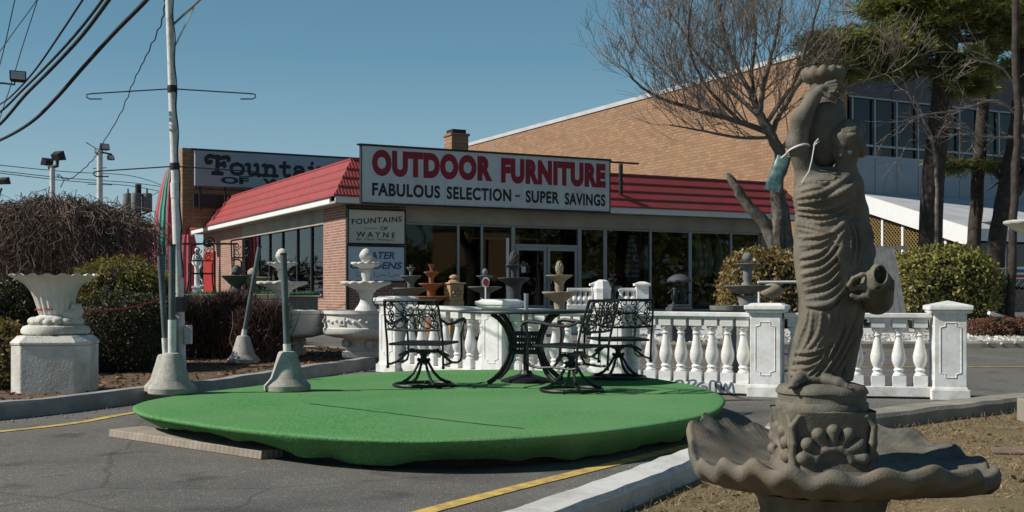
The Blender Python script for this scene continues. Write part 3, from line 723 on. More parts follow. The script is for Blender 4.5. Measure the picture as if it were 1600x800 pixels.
for k in (.02, .2, .4, .6, .8, .92): rings.append([(ell(2*math.pi*i/NT, k)[0], ell(2*math.pi*i/NT, k)[1], PH+.006*nz1(*ell(2*math.pi*i/NT, k))) for i in range(NT)])
edge = [(-.05, 0), (-.018, -.002), (-.002, -.008), (.002, -.018), (-.012, -.034)]
for d, h in edge:
    r = []
    for i in range(NT):
        x, y = ell(2*math.pi*i/NT); x, y = outward(x, y, d+.008*nz1(x*1.3, y*1.3)); r.append((x, y, PH+h+.006*nz1(x, y)))
    rings.append(r)
for j in range(1, 7):
    u = j/6; r = []
    for i in range(NT):
        th = 2*math.pi*i/NT; x, y = ell(th); hang = .10+.08*min(1, max(0, (x+1.5)/1.3))+.05*nz1(x*1.1, y*1.1, 5)+.035*nz1(x*4, y*4, 9)
        hang = min(max(.05, hang), .185)
        fold = .07*nz1(x*6, y*6, u*.6)*u - .20*u
        x, y = outward(x, y, fold); r.append((x, y, PH-.034-hang*u*.9))
    rings.append(r)
mb.loft(rings, caps=False); mb.add([rings[0][i] for i in range(NT)], [tuple(range(NT))], True)
mb.build('carpet', M['carpet'], plat, sharp=70)
s2 = MB(); s2.loft([[(ell(2*math.pi*i/64, k)[0], ell(2*math.pi*i/64, k)[1], z) for i in range(64)] for k, z in ((.89, .0), (.89, PH-.03))]); s2.sm = [False]*len(s2.sm)
s2.build('support_frame', M['dark_wood'], plat)
def seam(pxs, w=.009):
    pts = [on_ground(x, y, PH)-Vector((pcx, pcy, 0)) for x, y in pxs]; fine = []
    for a, b in zip(pts[:-1], pts[1:]): fine += [a+(b-a)*t/8 for t in range(8)]
    V = []
    for i, p in enumerate(fine):
        t = (fine[min(i+1, len(fine)-1)]-fine[max(i-1, 0)]).normalized(); s = Vector((-t.y, t.x, 0)); h = PH+.006*nz1(p.x, p.y)+.004
        ww = w*(1+.5*nz1(p.x*9, p.y*9)); V += [(p.x+s.x*ww, p.y+s.y*ww, h), (p.x-s.x*ww, p.y-s.y*ww, h)]
    MB().add(V, [(2*i, 2*i+1, 2*i+3, 2*i+2) for i in range(len(fine)-1)], False).build('seam', M['seam'], plat)
seam([(484, 631), (580, 643), (700, 657), (838, 672)])
# grey timber under the left edge
pk = thing('timber_plank', 'weathered grey timber plank wedged under the near left edge of the green platform', 'plank', (0, 0, 0))
a = Vector((-3.17, 9.05, 0)); b = Vector((-1.70, 7.80, 0)); d = (b-a).normalized(); nrm = Vector((-d.y, d.x, 0)); wv = nrm if nrm.y > 0 else -nrm
m_ = MB(); NN = 24; rg = []
for i in range(NN+1):
    p = a+(b-a)*i/NN; j = .006*nz1(i*.7, 3); rg.append([p+Vector((0, 0, 0)), p+wv*.30, p+wv*.30+Vector((0, 0, .062+j)), p+Vector((0, 0, .06+j*.5))+wv*.006])
m_.loft(rg); m_.build('board', add_wave(mat('plank_grain', (.33,.28,.225), .9, .25, 3.2, 0, 30, (.20,.165,.13), 2.5, .6), 9, 'Y', .4, .006), pk, bevel=.006, sharp=20)
b2 = MB()
for q in (.3, .62): p = a+(b-a)*q; b2.lathe([(.001, -.003), (.028, -.003), (.028, .003), (.001, .003)], 10, cap=False); 
b2.v = []; b2.f = []; b2.sm = []

# ================================================================ wrought iron chairs and table
def sp(cx, cy, r0, r1, a0, turns, n=26, sx=1):
    return [(cx+sx*(r0+(r1-r0)*i/n)*math.cos(R(a0)+turns*2*math.pi*i/n), cy+(r0+(r1-r0)*i/n)*math.sin(R(a0)+turns*2*math.pi*i/n)) for i in range(n+1)]
def make_chair(label, loc, rz):
    t = thing('garden_chair', label, 'chair', loc, rz, 'wrought iron swivel chairs on the green platform')
    # local: sitter faces +y, x across
    base = MB(); rr = .285
    base.tube([(rr*math.cos(q*math.pi/16), rr*math.sin(q*math.pi/16), .022) for q in range(32)], .017, 8, closed=True)
    for k in range(4):
        q = math.pi/4+k*math.pi/2; c, s = math.cos(q), math.sin(q)
        base.tube([(c*r_, s*r_, z) for r_, z in ((.285,.03),(.235,.042),(.17,.075),(.11,.135),(.07,.20),(.045,.245))], [.017,.017,.016,.015,.014,.014], 8)
    for k in range(4):
        q = k*math.pi/2+.3; base.ball((rr*math.cos(q), rr*math.sin(q), .018), .024, 8, 6, (1, 1, .8))
    base.build('swivel_base', M['iron'], t)
    hub = MB().lathe([(.05,.225),(.052,.24),(.035,.25),(.03,.30),(.04,.305),(.04,.318),(.07,.322),(.07,.335)], 14)
    for k in range(4):
        q = k*math.pi/2; hub.ball((.052*math.cos(q), .052*math.sin(q), .262), .02, 8, 6)
    hub.box((0, 0, .345), (.26, .12, .02)); hub.tube([(-.26, 0, .30), (-.2, 0, .335), (-.12, 0, .35), (.12, 0, .35), (.2, 0, .335), (.26, 0, .30)], .014, 6)
    hub.build('hub', M['iron'], t)
    for sx in (-1, 1): MB().tube([(sx*.13, -.045, .35), (sx*.13, .045, .35)], .022, 10).build('spring', M['iron'], t)
    # seat: frame and woven slats
    seat = MB(); W2 = .265
    seat.tube([(-W2, -.22, .42), (W2, -.22, .42), (W2, .25, .43), (-W2, .25, .43)], .012, 6, closed=True)
    for i in range(1, 12): x = -W2+2*W2*i/12; seat.beam((x, -.22, .425), (x, .25, .432), .020, .006)
    for i in range(1, 9): y = -.22+.47*i/9; seat.beam((-W2, y, .430), (W2, y, .432), .018, .005)
    seat.build('seat', M['iron'], t)
    # side loops: back upright, runner, arm
    for sx in (-1, 1):
        x = sx*.285; s = MB()
        s.tube([(sx*.27, -.345, .842), (sx*.275, -.32, .76), (x, -.27, .59), (x, -.235, .44), (x, -.225, .30), (x, -.22, .215)], .0118, 8)
        s.ball((x, -.22, .205), .019, 8, 6)
        s.tube([(x, -.225, .235), (x, -.15, .225), (x, .02, .24), (x, .18, .23), (x, .27, .245), (x, .305, .29), (x, .30, .40), (x, .285, .50), (sx*.30, .30, .585), (sx*.305, .315, .625)], .0118, 8)
        s.tube([(sx*.305, .33, .615), (sx*.31, .335, .64), (sx*.312, .28, .655), (sx*.315, .15, .645), (sx*.312, 0, .62), (sx*.30, -.15, .615), (sx*.285, -.27, .66)], [.013,.02,.02,.019,.016,.014,.012], 8)
        s.tube([(x, .02, .24), (sx*.22, .01, .29), (sx*.16, 0, .34)], .013, 6)
        s.build('side_frame', M['iron'], t)
    # back panel with scrollwork, leaning
    def bk(u, v): return Vector((u, -.27-.075*v-.02*math.cos(u*5.0)*v, .565+.277*v))      # u across, v 0..1
    back = MB()
    back.tube([bk(-.27, 1.0), bk(-.1, 1.0), bk(.1, 1.0), bk(.27, 1.0)], .014, 8)
    back.tube([bk(-.265, 0), bk(-.1, -.03), (bk(.1, -.03)), bk(.265, 0)], .012, 8)
    back.build('back_frame', M['iron'], t)
    sc = MB()
    def put(pts, r=.0062): sc.tube([bk(u, v) for u, v in pts], r, 5)
    K = .28
    def asp(cx, cy, r0, r1, a0, tr, sx=1): return [(cx+sx*(px-cx) if False else px, cy+(py-cy)/K) for px, py in sp(cx, cy, r0, r1, a0, tr, 26, sx)]
    for sx in (-1, 1):
        for cx, cy in ((.145, .70), (.145, .30)):
            put(asp(sx*cx, cy, .072, .072, 0, 1.0))
        put(asp(sx*.215, .83, .052, .012, 100 if sx > 0 else 80, -1.35*sx)); put(asp(sx*.215, .17, .052, .012, 260 if sx > 0 else 280, 1.35*sx))
        put(asp(sx*.205, .56, .04, .01, 300, 1.3*sx)); put(asp(sx*.085, .58, .04, .01, 240, -1.3*sx)); put(asp(sx*.09, .36, .04, .01, 100, 1.3*sx)); put(asp(sx*.205, .40, .036, .01, 60, -1.3*sx))
        put(asp(sx*.05, .88, .04, .010, 270, 1.25*sx)); put(asp(sx*.05, .11, .04, .010, 90, -1.25*sx))
        put([(sx*.27, .98), (sx*.235, .99), (sx*.19, .93), (sx*.16, .80), (sx*.12, .62), (sx*.05, .5), (0, .47)])
        put([(sx*.26, .02), (sx*.23, .02), (sx*.19, .08), (sx*.16, .2), (sx*.12, .38), (sx*.05, .5), (0, .53)])
        put([(sx*.0, .78), (sx*.03, .66), (sx*.0, .5), (sx*.03, .33), (0, .2)])
        put([(sx*.265, .5), (sx*.2, .5)])
    put([(-.05, .5), (.05, .5)], .012)
    sc.build('scrollwork', M['iron'], t)
    return t
chair_a = make_chair('black iron swivel chair standing left of the table with its scrolled back to us', (on_ground(662, 604, PH)), R(-17))
def add_chair(label, px, py, rz):
    return copy_thing(chair_a, on_ground(px, py, PH), R(rz), label)
add_chair('black iron swivel chair right of the table turned sideways, nearest of the three', 893, 612, 56)
add_chair('black iron swivel chair farthest right, its scrolled back showing before the balustrade', 966, 592, 13)
# table
tp = on_ground(822, 597, PH)
tb = thing('garden_table', 'round black metal patio table with curved legs at the middle of the green platform', 'table', tp, R(0))
MB().lathe([(.0001,.712),(.60,.712),(.665,.708),(.69,.715),(.695,.725),(.69,.738),(.66,.742),(.0001,.742)], 48, cap=False).build('tabletop', M['iron_top'], tb)
for k in range(4):
    q = R(38)+k*math.pi/2; c, s = math.cos(q), math.sin(q)
    prof = [(.44,.705),(.36,.665),(.27,.58),(.215,.48),(.195,.40),(.205,.32),(.25,.22),(.33,.11),(.42,.045),(.49,.012)]
    m_ = MB(); rg = []
    for i, (r_, z) in enumerate(prof):
        a0 = prof[max(i-1, 0)]; a1 = prof[min(i+1, len(prof)-1)]; tx, tz = a1[0]-a0[0], a1[1]-a0[1]; ql = math.hypot(tx, tz); nx, nz_ = -tz/ql, tx/ql
        h = .024; w_ = .014
        rg.append([Vector((c*(r_+nx*a*h)-s*b*w_, s*(r_+nx*a*h)+c*b*w_, z+nz_*a*h)) for a, b in ((-1,-1),(1,-1),(1,1),(-1,1))])
    m_.loft(rg); m_.build('leg', M['iron'], tb, bevel=.006)
shelf = MB(); hz0, hz1 = .31, .50
for k in range(4):
    q0 = R(38)+k*math.pi/2; q1 = q0+math.pi/2; A = Vector((math.cos(q0)*.2, math.sin(q0)*.2, 0)); B = Vector((math.cos(q1)*.2, math.sin(q1)*.2, 0))
    # pierced panel: bars round square holes
    for r_ in range(4): z = hz0+(hz1-hz0)*r_/3; shelf.beam(A+Vector((0, 0, z)), B+Vector((0, 0, z)), .012, .036)
    for r_ in range(6): p = A+(B-A)*r_/5; shelf.beam(p+Vector((0, 0, hz0)), p+Vector((0, 0, hz1)), .034, .014, up=(B-A).normalized())
shelf.build('pierced_panel', M['iron'], tb)
# umbrella stand and pole through the table
us = thing('umbrella_stand', 'grey umbrella pole rising through the black patio table from a round cast iron base', 'umbrella stand', tp+Vector((0, 0, .0)))
MB().lathe([(.25,.0),(.25,.02),(.23,.035),(.15,.06),(.07,.085),(.05,.12),(.001,.12)], 28, mod=lambda q, i, r, z: (r*(1+.04*math.cos(12*q)), z), cap=False).build('base', M['iron'], us)
MB().tube([(0, 0, .1), (0, 0, .40)], .030, 12).build('collar', M['iron'], us)
MB().tube([(0, 0, .38), (0, 0, .885)], .022, 12).build('pole', M['alu'], us)
MB().tube([(0, 0, .885), (0, 0, .91)], .024, 12).build('cap', M['alu'], us)

# ================================================================ balustrade
PO = {'A': at(619, 0, 15.6), 'B': at(781, 0, 14.3), 'E': at(960, 0, 13.4), 'C': at(1199, 0, 12.7), 'D': at(1481, 0, 12.35)}
for k in PO: PO[k] = Vector((PO[k].x, PO[k].y, gz(PO[k].y)))
PO['B'].x = (781-800)/F*14.3
def panel_outline(mb, cx, y, z0, z1, w, out, ax='x'):
    n_ = .05; pts = [(-w/2+n_, z0), (w/2-n_, z0), (w/2-n_, z0+n_*.7), (w/2, z0+n_), (w/2, z1-n_), (w/2-n_, z1-n_*.7), (w/2-n_, z1), (-w/2+n_, z1), (-w/2+n_, z1-n_*.7), (-w/2, z1-n_), (-w/2, z0+n_), (-w/2+n_, z0+n_*.7)]
    P = [Vector((cx+a, y, z)) if ax == 'x' else Vector((y, cx+a, z)) for a, z in pts]
    mb.tube(P, .006, 4, closed=True)
def make_post(label, loc, rz, pyramid):
    t = thing('balustrade_post', label, 'post', loc, rz, 'white posts of the balustrade')
    w = .33
    b = MB(); b.box((0, 0, .055), (w+.06, w+.06, .11)); b.box((0, 0, .125), (w+.03, w+.03, .03), top=(.93, .93)); b.build('plinth', M['white_cast'], t, bevel=.006)
    b = MB(); b.box((0, 0, .525), (w, w, .79)); b.build('shaft', M['white_cast'], t, bevel=.008)
    b = MB()
    for sg_ in (-1, 1): panel_outline(b, 0, sg_*(w/2+.001), .24, .82, .21, 1); panel_outline(b, 0, sg_*(w/2+.001), .24, .82, .21, 1, 'y')
    b.build('panel_moulding', M['white_cast'], t)
    b = MB(); b.box((0, 0, .935), (w+.07, w+.07, .035), top=(1.06, 1.06)); b.box((0, 0, .977), (w+.115, w+.115, .05)); b.build('cap', M['white_cast'], t, bevel=.01)
    if pyramid:
        b = MB(); h = w/2+.05; b.add([(-h,-h,1.003),(h,-h,1.003),(h,h,1.003),(-h,h,1.003),(0,0,1.055)], [(0,1,4),(1,2,4),(2,3,4),(3,0,4)], False); b.build('cap_top', M['white_cast'], t)
    else:
        b = MB(); b.box((0, 0, 1.014), (w+.06, w+.06, .022), top=(.8, .8)); b.build('cap_top', M['white_cast'], t)
    return t
def ang(a, b): return math.atan2((b-a).y, (b-a).x)
aAB, aBE, aEC, aCD = ang(PO['A'], PO['B']), ang(PO['B'], PO['E']), ang(PO['E'], PO['C']), ang(PO['C'], PO['D'])
make_post('white panelled post behind the left garden chair, far left end of the balustrade', PO['A'], aAB, False)
make_post('white flat capped post seen behind the left edge of the patio table', PO['B'], (aAB+aBE)/2, False)
make_post('white panelled post hidden behind the farthest right garden chair', PO['E'], (aBE+aEC)/2, False)
make_post('white flat capped post just left of the brown statue', PO['C'], (aEC+aCD)/2-.06, False)
make_post('white post with a pyramid cap at the right end of the balustrade', PO['D'], aCD, True)
BP = [(.001,.245),(.062,.245),(.062,.262),(.050,.272),(.046,.285),(.056,.297),(.058,.308),(.050,.318),(.042,.326),(.047,.338),(.062,.365),(.072,.40),(.075,.435),(.070,.475),(.060,.52),(.048,.575),(.038,.63),(.034,.665),(.044,.672),(.046,.684),(.036,.692),(.036,.705),(.050,.722),(.060,.738),(.062,.752),(.055,.762),(.001,.762)]
bal_me = None
def make_panel(a, b, label, graffiti=False, n=7):
    v = b-a; L_ = v.length; u = v/L_; a2 = a+u*.175; b2 = b-u*.175; L2 = (b2-a2).length; mid = (a2+b2)/2
    t = thing('balustrade', label, 'balustrade', mid, math.atan2(u.y, u.x), 'white panels of the balustrade')
    sl = (b2.z-a2.z)/L2
    def shear(mb): mb.v = [(x, y, z+sl*x) for x, y, z in mb.v]; return mb
    bt = MB(); bt.box((0, 0, .075), (L2, .19, .11)); shear(bt).build('bottom_rail', M['white_cast'], t, bevel=.008)
    tp_ = MB(); tp_.box((0, 0, .892), (L2, .20, .05)); tp_.box((0, 0, .859), (L2, .15, .014)); shear(tp_).build('top_rail', M['white_cast'], t, bevel=.01)
    global bal_me
    for i in range(n):
        x = -L2/2+L2*(i+.5)/n
        if bal_me is None:
            m_ = MB(); m_.box((0, 0, .188), (.138, .14, .112)); m_.box((0, 0, .807), (.138, .14, .088)); m_.lathe(BP, 20, cap=False)
            o = m_.build('baluster', M['white_cast'], t, bevel=.004); bal_me = o.data
        else:
            o = bpy.data.objects.new('baluster', bal_me); COL.objects.link(o); o.parent = t
        o.location = (x, 0, sl*x)
    if graffiti:
        gm = MB(); y = -.098; x0 = L2/2-.80
        def gs(pts, r=.010):
            P = smooth_path([(p[0], p[1]) for p in pts], 5); o0 = len(gm.v); gm.tube([(x0-.05+p.x, 0, p.y*1.25-.01) for p in P], r*1.15, 5)
            for i in range(o0, len(gm.v)): X, Y, Z = gm.v[i]; gm.v[i] = (X, y+(Y)*.15, Z)
        gs([(.02,.05),(.10,.115),(.03,.12),(.0,.09),(.06,.035),(.14,.03)]); gs([(.14,.03),(.17,.12),(.25,.125),(.2,.08),(.15,.08),(.24,.03),(.16,.02)])
        gs([(.34,.12),(.27,.09),(.26,.04),(.33,.03),(.37,.07),(.31,.08)]); gs([(.40,.03),(.41,.12),(.47,.12),(.47,.03)]); gs([(.47,.12),(.52,.12),(.54,.03)])
        gs([(.55,.03),(.58,.11),(.61,.06),(.65,.12),(.68,.02)])
        shear(gm).build('graffiti', mat('graffiti_ink', (.10,.14,.20), .6, .2, 20), t)
    return t
make_panel(PO['A'], PO['B'], 'white balustrade panel behind the left garden chair, farthest left')
make_panel(PO['B'], PO['E'], 'white balustrade panel directly behind the patio table')
make_panel(PO['E'], PO['C'], 'white balustrade panel with blue grey graffiti on its bottom rail', True, n=8)
make_panel(PO['C'], PO['D'], 'white balustrade panel behind the brown statue at the right end', n=7)

# ================================================================ umbrella bases with poles
def make_cone(label, loc, tilt, H, pole_len, white_len, sc=1.0):
    t = thing('weighted_pole', label, 'umbrella base', loc, 0, 'concrete umbrella bases with poles')
    prof = [(.001,.0),(.20,.0),(.212,.01),(.215,.055),(.205,.066),(.165,.112),(.155,.126),(.088,.348),(.078,.366),(.06,.372),(.001,.372)]
    rng_ = random.Random(len(label))
    MB().lathe([(r*sc, z*sc) for r, z in prof], 32, mod=lambda q, i, r, z: (r*(1+.008*nz1(math.cos(q)*2, math.sin(q)*2, z*8)), z), cap=False).build('cone', M['cone'], t, sharp=24)
    d = Vector((math.sin(R(tilt[0])), math.sin(R(tilt[1])), 0)); d.z = math.sqrt(1-d.x**2-d.y**2)
    p = Vector((0, 0, .34*sc)); q = p+d*white_len
    MB().tube([p, q], .037, 14).build('sleeve', M['pole_white'], t)
    MB().tube([q-d*.02, p+d*pole_len], .031, 14).build('pole', M['pole_grey'], t)
    MB().tube([p+d*pole_len, p+d*(pole_len+.015)], .034, 14).build('pole_cap', M['dark_metal'], t)
    return t
make_cone('speckled concrete cone base holding a grey pole at the left edge of the green platform', on_ground(269, 615, PH), (0, 0), .37, 1.0, .33)
make_cone('concrete cone base on the green platform with its grey pole leaning left, nearest cone', on_ground(449, 611, PH), (-2.2, 0), .37, .93, .10)
make_cone('concrete cone base standing in the mulch bed with a pole leaning right', Vector((-3.72, 15.95, gz(15.95)+.085)), (10, 0), .4, 1.28, .12, 1.03)
make_cone('concrete cone base mostly hidden behind the white light pole cone', Vector((-3.57, 11.9, .12)), (-3.5, 0), .4, 1.05, .2, 1.03)
# ================================================================ white sign and light pole with wire arms
PX = at(284, 0, 15.2).x; pz = gz(15.2)+.08
wp = thing('white_pole', 'tall leaning white steel pole with hooked wire arms rising out of the hedge bed', 'pole', (PX, 15.2, pz))
topx = at(263, 0, 15.2).x-PX; ztop = at(0, -30, 15.2).z-pz
def pl(z): return Vector((topx*z/ztop, 0, z))
MB().tube([pl(0), pl(2.25)], .060, 16).build('lower_tube', M['pole_white'], wp)
MB().tube([pl(2.25), pl(2.45)], .066, 16).build('collar', M['pole_white'], wp)
MB().tube([pl(2.3), pl(ztop)], [.054, .046], 16).build('upper_tube', M['pole_white'], wp)
c = pl(.85); MB().box((c.x, -.0, c.z), (.17, .17, .20)).build('junction_box', M['dark_metal'], wp, bevel=.01); MB().box((c.x+.13, -.05, .45), (.1, .06, .25)).build('switch_box', M['pole_white'], wp, bevel=.01)
def zat(py): return EYE+(HZ-py)/F*15.2-pz
for py, x0, x1 in ((147, 136, 400), (268, 147, 398)):
    z = zat(py-2); c = pl(z); k = 15.2/F
    a_, b_ = (x0-800)*k-PX, (x1-800)*k-PX
    hk = lambda x, s_: [(x+s_*.20, -.02, z-.085), (x+s_*.04, -.02, z-.085), (x, -.02, z-.06), (x+s_*.005, -.02, z-.025), (x+s_*.06, -.02, z-.015)]
    MB().tube(hk(a_, 1)+[(c.x, -.02, z+.05)]+list(reversed(hk(b_, -1))), .0085, 6).build('wire_arm', M['dark_metal'], wp)
    MB().lathe([(.001, -.045), (.062, -.045), (.066, 0), (.062, .045), (.001, .045)], 12, c=(c.x, 0, c.z+.05), cap=False).build('clamp', M['dark_metal'], wp)
z = zat(43); c = pl(z); MB().tube([c, c+Vector((.52, 0, .48))], .016, 6).build('bracket', M['plank'], wp)
z2 = zat(85); MB().tube([pl(z2), c+Vector((.32, 0, .27))], .012, 6).build('bracket', M['pole_white'], wp)
w_ = MB(); P_ = []
for i in range(60):
    u = i/59; zz = ztop*(1-u)+1.2*u; P_.append(pl(zz)+Vector((.062+.010*math.sin(u*40), -.03, 0)))
w_.tube(P_, .009, 5).build('cable', M['black'], wp)

# ================================================================ horn shaped urn on octagonal pedestal
UP = Vector((at(87, 0, 12.35).x, 12.35, .085))
ped = thing('octagonal_pedestal', 'pale stained octagonal stone pedestal in the mulch under the shell urn', 'pedestal', UP, R(8))
def octo(r, ch, z): return [(-r+ch, -r*.85, z), (r-ch, -r*.85, z), (r, -r*.85+ch, z), (r, r*.85-ch, z), (r-ch, r*.85, z), (-r+ch, r*.85, z), (-r, r*.85-ch, z), (-r, -r*.85+ch, z)]
m_ = MB().loft([octo(.40, .13, -.05), octo(.40, .13, .50)]); m_.sm = [False]*len(m_.sm); m_.build('block', M['white_stone'], ped, bevel=.01)
m_ = MB().loft([octo(.405, .13, .502), octo(.41, .13, .53), octo(.36, .12, .585), octo(.35, .12, .60)]); m_.sm = [False]*len(m_.sm); m_.build('cap', M['white_stone'], ped, bevel=.006)
ur = thing('shell_urn', 'fluted white stone horn urn with flared mouth and curled tail on the octagonal pedestal', 'urn', UP+Vector((0, 0, .60)), R(0))
MB().lathe([(.001,0),(.31,0),(.345,.02),(.35,.055),(.325,.095),(.28,.11),(.001,.11)], 40, mod=lambda q, i, r, z: (r*(1+.022*math.cos(18*q)*(1 if 1 < i < 5 else 0)), z), squash=(1, .85), cap=False).build('plinth_ring', M['white_stone'], ur)
lf = MB()
for k in range(16):
    q = 2*math.pi*k/16; lf.ball((.22*math.cos(q), .18*math.sin(q), .135+.012*(k % 2)), .062, 8, 6, (1.2, 1.2, .8))
lf.lathe([(.2,.10),(.24,.13),(.22,.19),(.15,.22)], 24, squash=(1, .85)); lf.build('leaf_base', M['white_stone'], ur)
prof = [(.13,.17,.0),(.165,.24,.0),(.185,.32,-.0),(.20,.40,-.01),(.225,.47,-.015),(.265,.53,-.02),(.32,.58,-.02),(.385,.615,-.02),(.435,.632,-.02),(.44,.645,-.02),(.425,.645,-.02),(.36,.625,-.02),(.28,.56,-.02),(.19,.42,-.01),(.12,.3,0)]
hb = MB(); rg = []; NU = 120
for r_, z, ox in prof:
    fl = [1+.10*abs(math.sin(q*9*math.pi/NU*2/1)) if r_ < .43 else 1+.03*abs(math.sin(q*9*math.pi/NU*2)) for q in range(NU)]
    rg.append([(ox+r_*fl[q]*math.cos(2*math.pi*q/NU), .85*r_*fl[q]*math.sin(2*math.pi*q/NU), z+(.012*math.cos(18*2*math.pi*q/NU) if r_ > .4 else 0)) for q in range(NU)])
hb.loft(rg); hb.build('bowl', M['white_stone'], ur, sharp=60)
tl = MB(); P_ = [(.11, -.0, .22), (.17, -.04, .20), (.24, -.06, .215), (.275, -.06, .26), (.262, -.06, .305), (.22, -.06, .31), (.20, -.06, .275), (.225, -.06, .255)]
tl.tube([Vector(p) for p in P_], [.10,.09,.065,.05,.042,.034,.026,.016], 12); tl.build('curled_tail', M['white_stone'], ur)
# red tape from the urn to the pole
tape = MB(); A_p = UP+Vector((.02, -.17, .88)); A1 = UP+Vector((-.18, -.10, .87)); Bp = Vector((PX-.05, 15.1, pz+.99)); n_ = 20; V = []
pts = [A1]+[A_p+(Bp-A_p)*i/n_+Vector((0, 0, -.10*math.sin(math.pi*i/n_))) for i in range(n_+1)]
tape.tube(pts, .009, 5)
for i, v in enumerate(tape.v): pass
tag(tape.build('barrier_tape', M['ribbon']), 'strand of red tape stretched from the white stone urn to the tall pole', 'tape')
# ================================================================ smooth solid modelling (distance field -> mesh)
class Field:
    def __init__(s, lo, hi, h):
        s.lo = np.array(lo, float); s.h = h; s.n = np.ceil((np.array(hi)-s.lo)/h).astype(int)+1
        s.d = np.full(s.n, 9.0, np.float32)
    def _sub(s, lo, hi):
        a = np.maximum(np.floor((np.array(lo)-s.lo)/s.h).astype(int), 0); b = np.minimum(np.ceil((np.array(hi)-s.lo)/s.h).astype(int)+1, s.n)
        if np.any(b <= a): return None
        sl = tuple(slice(a[i], b[i]) for i in range(3))
        g = np.meshgrid(*[s.lo[i]+s.h*np.arange(a[i], b[i]) for i in range(3)], indexing='ij'); return sl, g
    def _mix(s, sl, d, k, sub=False):
        a = s.d[sl]
        if sub: d = -d; q = np.maximum(k-np.abs(a-d), 0)/k; s.d[sl] = np.maximum(a, d)+q*q*k*.25
        else: q = np.maximum(k-np.abs(a-d), 0)/k; s.d[sl] = np.minimum(a, d)-q*q*k*.25
    def cap(s, a, b, ra, rb=None, k=.02, sub=False):
        rb = ra if rb is None else rb; a = np.array(a, float); b = np.array(b, float); m = max(ra, rb)+k+3*s.h
        r = s._sub(np.minimum(a, b)-m, np.maximum(a, b)+m)
        if r is None: return
        sl, g = r; v = b-a; L2 = max(v@v, 1e-9)
        t = np.clip(((g[0]-a[0])*v[0]+(g[1]-a[1])*v[1]+(g[2]-a[2])*v[2])/L2, 0, 1)
        d = np.sqrt((g[0]-a[0]-t*v[0])**2+(g[1]-a[1]-t*v[1])**2+(g[2]-a[2]-t*v[2])**2)-(ra+(rb-ra)*t)
        s._mix(sl, d, k, sub)
    def chain(s, P, rad, k=.02):
        for i in range(len(P)-1): s.cap(P[i], P[i+1], rad[i], rad[i+1], k)
    def ell(s, c, r, k=.02, rot=None, sub=False):
        c = np.array(c, float); r = np.array(r, float); m = r.max()+k+3*s.h; q = s._sub(c-m, c+m)
        if q is None: return
        sl, g = q; p = [g[i]-c[i] for i in range(3)]
        if rot is not None: p = [rot[0][i]*p[0]+rot[1][i]*p[1]+rot[2][i]*p[2] for i in range(3)]
        d = (np.sqrt((p[0]/r[0])**2+(p[1]/r[1])**2+(p[2]/r[2])**2)-1)*r.min(); s._mix(sl, d, k, sub)
    def mesh(s):
        d = s.d; ins = d < 0
        c = np.zeros(np.array(d.shape)-1, np.int8)
        for i in (0, 1):
            for j in (0, 1):
                for k in (0, 1): c += ins[i:d.shape[0]-1+i, j:d.shape[1]-1+j, k:d.shape[2]-1+k]
        act = (c > 0) & (c < 8); idx = np.full(c.shape, -1, np.int64); cells = np.argwhere(act); idx[act] = np.arange(len(cells))
        acc = np.zeros((len(cells), 3)); cnt = np.zeros(len(cells)); off = [(i, j, k) for i in (0, 1) for j in (0, 1) for k in (0, 1)]
        val = {o: d[cells[:, 0]+o[0], cells[:, 1]+o[1], cells[:, 2]+o[2]].astype(float) for o in off}
        for o in off:
            for ax in range(3):
                if o[ax] == 0:
                    o2 = list(o); o2[ax] = 1; o2 = tuple(o2); a, b = val[o], val[o2]; x = (a < 0) != (b < 0)
                    t = np.where(x, a/np.where(x, a-b, 1), 0); p = np.repeat(np.array([o], float), len(cells), 0); p[:, ax] = t
                    acc[x] += p[x]; cnt[x] += 1
        V = s.lo+s.h*(cells+acc/np.maximum(cnt, 1)[:, None]); F_ = []
        for ax in range(3):
            sl0 = [slice(1, -1)]*3; sl0[ax] = slice(0, -1); sl1 = [slice(1, -1)]*3; sl1[ax] = slice(1, None)
            A = ins[tuple(sl0)]; B = ins[tuple(sl1)]; E = np.argwhere(A != B)
            if not len(E): continue
            fl = A[E[:, 0], E[:, 1], E[:, 2]]
            base = E.copy()
            for q in range(3):
                if q != ax: base[:, q] += 1
            u, v = [(1, 2), (2, 0), (0, 1)][ax]
            def at_(du, dv):
                p = base.copy(); p[:, u] -= du; p[:, v] -= dv; return idx[p[:, 0], p[:, 1], p[:, 2]]
            q = np.stack([at_(1, 1), at_(0, 1), at_(0, 0), at_(1, 0)], 1); q[~fl] = q[~fl][:, ::-1]; F_.append(q)
        Fq = np.concatenate(F_); ok = (Fq >= 0).all(1); return V, Fq[ok]
def field_mb(f, smooth=1):
    V, Fq = f.mesh()
    for _ in range(smooth):
        acc = np.zeros_like(V); cnt = np.zeros(len(V))
        for a, b in ((0, 1), (1, 2), (2, 3), (3, 0)):
            np.add.at(acc, Fq[:, a], V[Fq[:, b]]); np.add.at(acc, Fq[:, b], V[Fq[:, a]]); np.add.at(cnt, Fq[:, a], 1); np.add.at(cnt, Fq[:, b], 1)
        V = V*.5+.5*acc/np.maximum(cnt, 1)[:, None]
    mb = MB(); mb.v = [tuple(p) for p in V.tolist()]; mb.f = [tuple(q) for q in Fq.tolist()]; mb.sm = [True]*len(mb.f); return mb

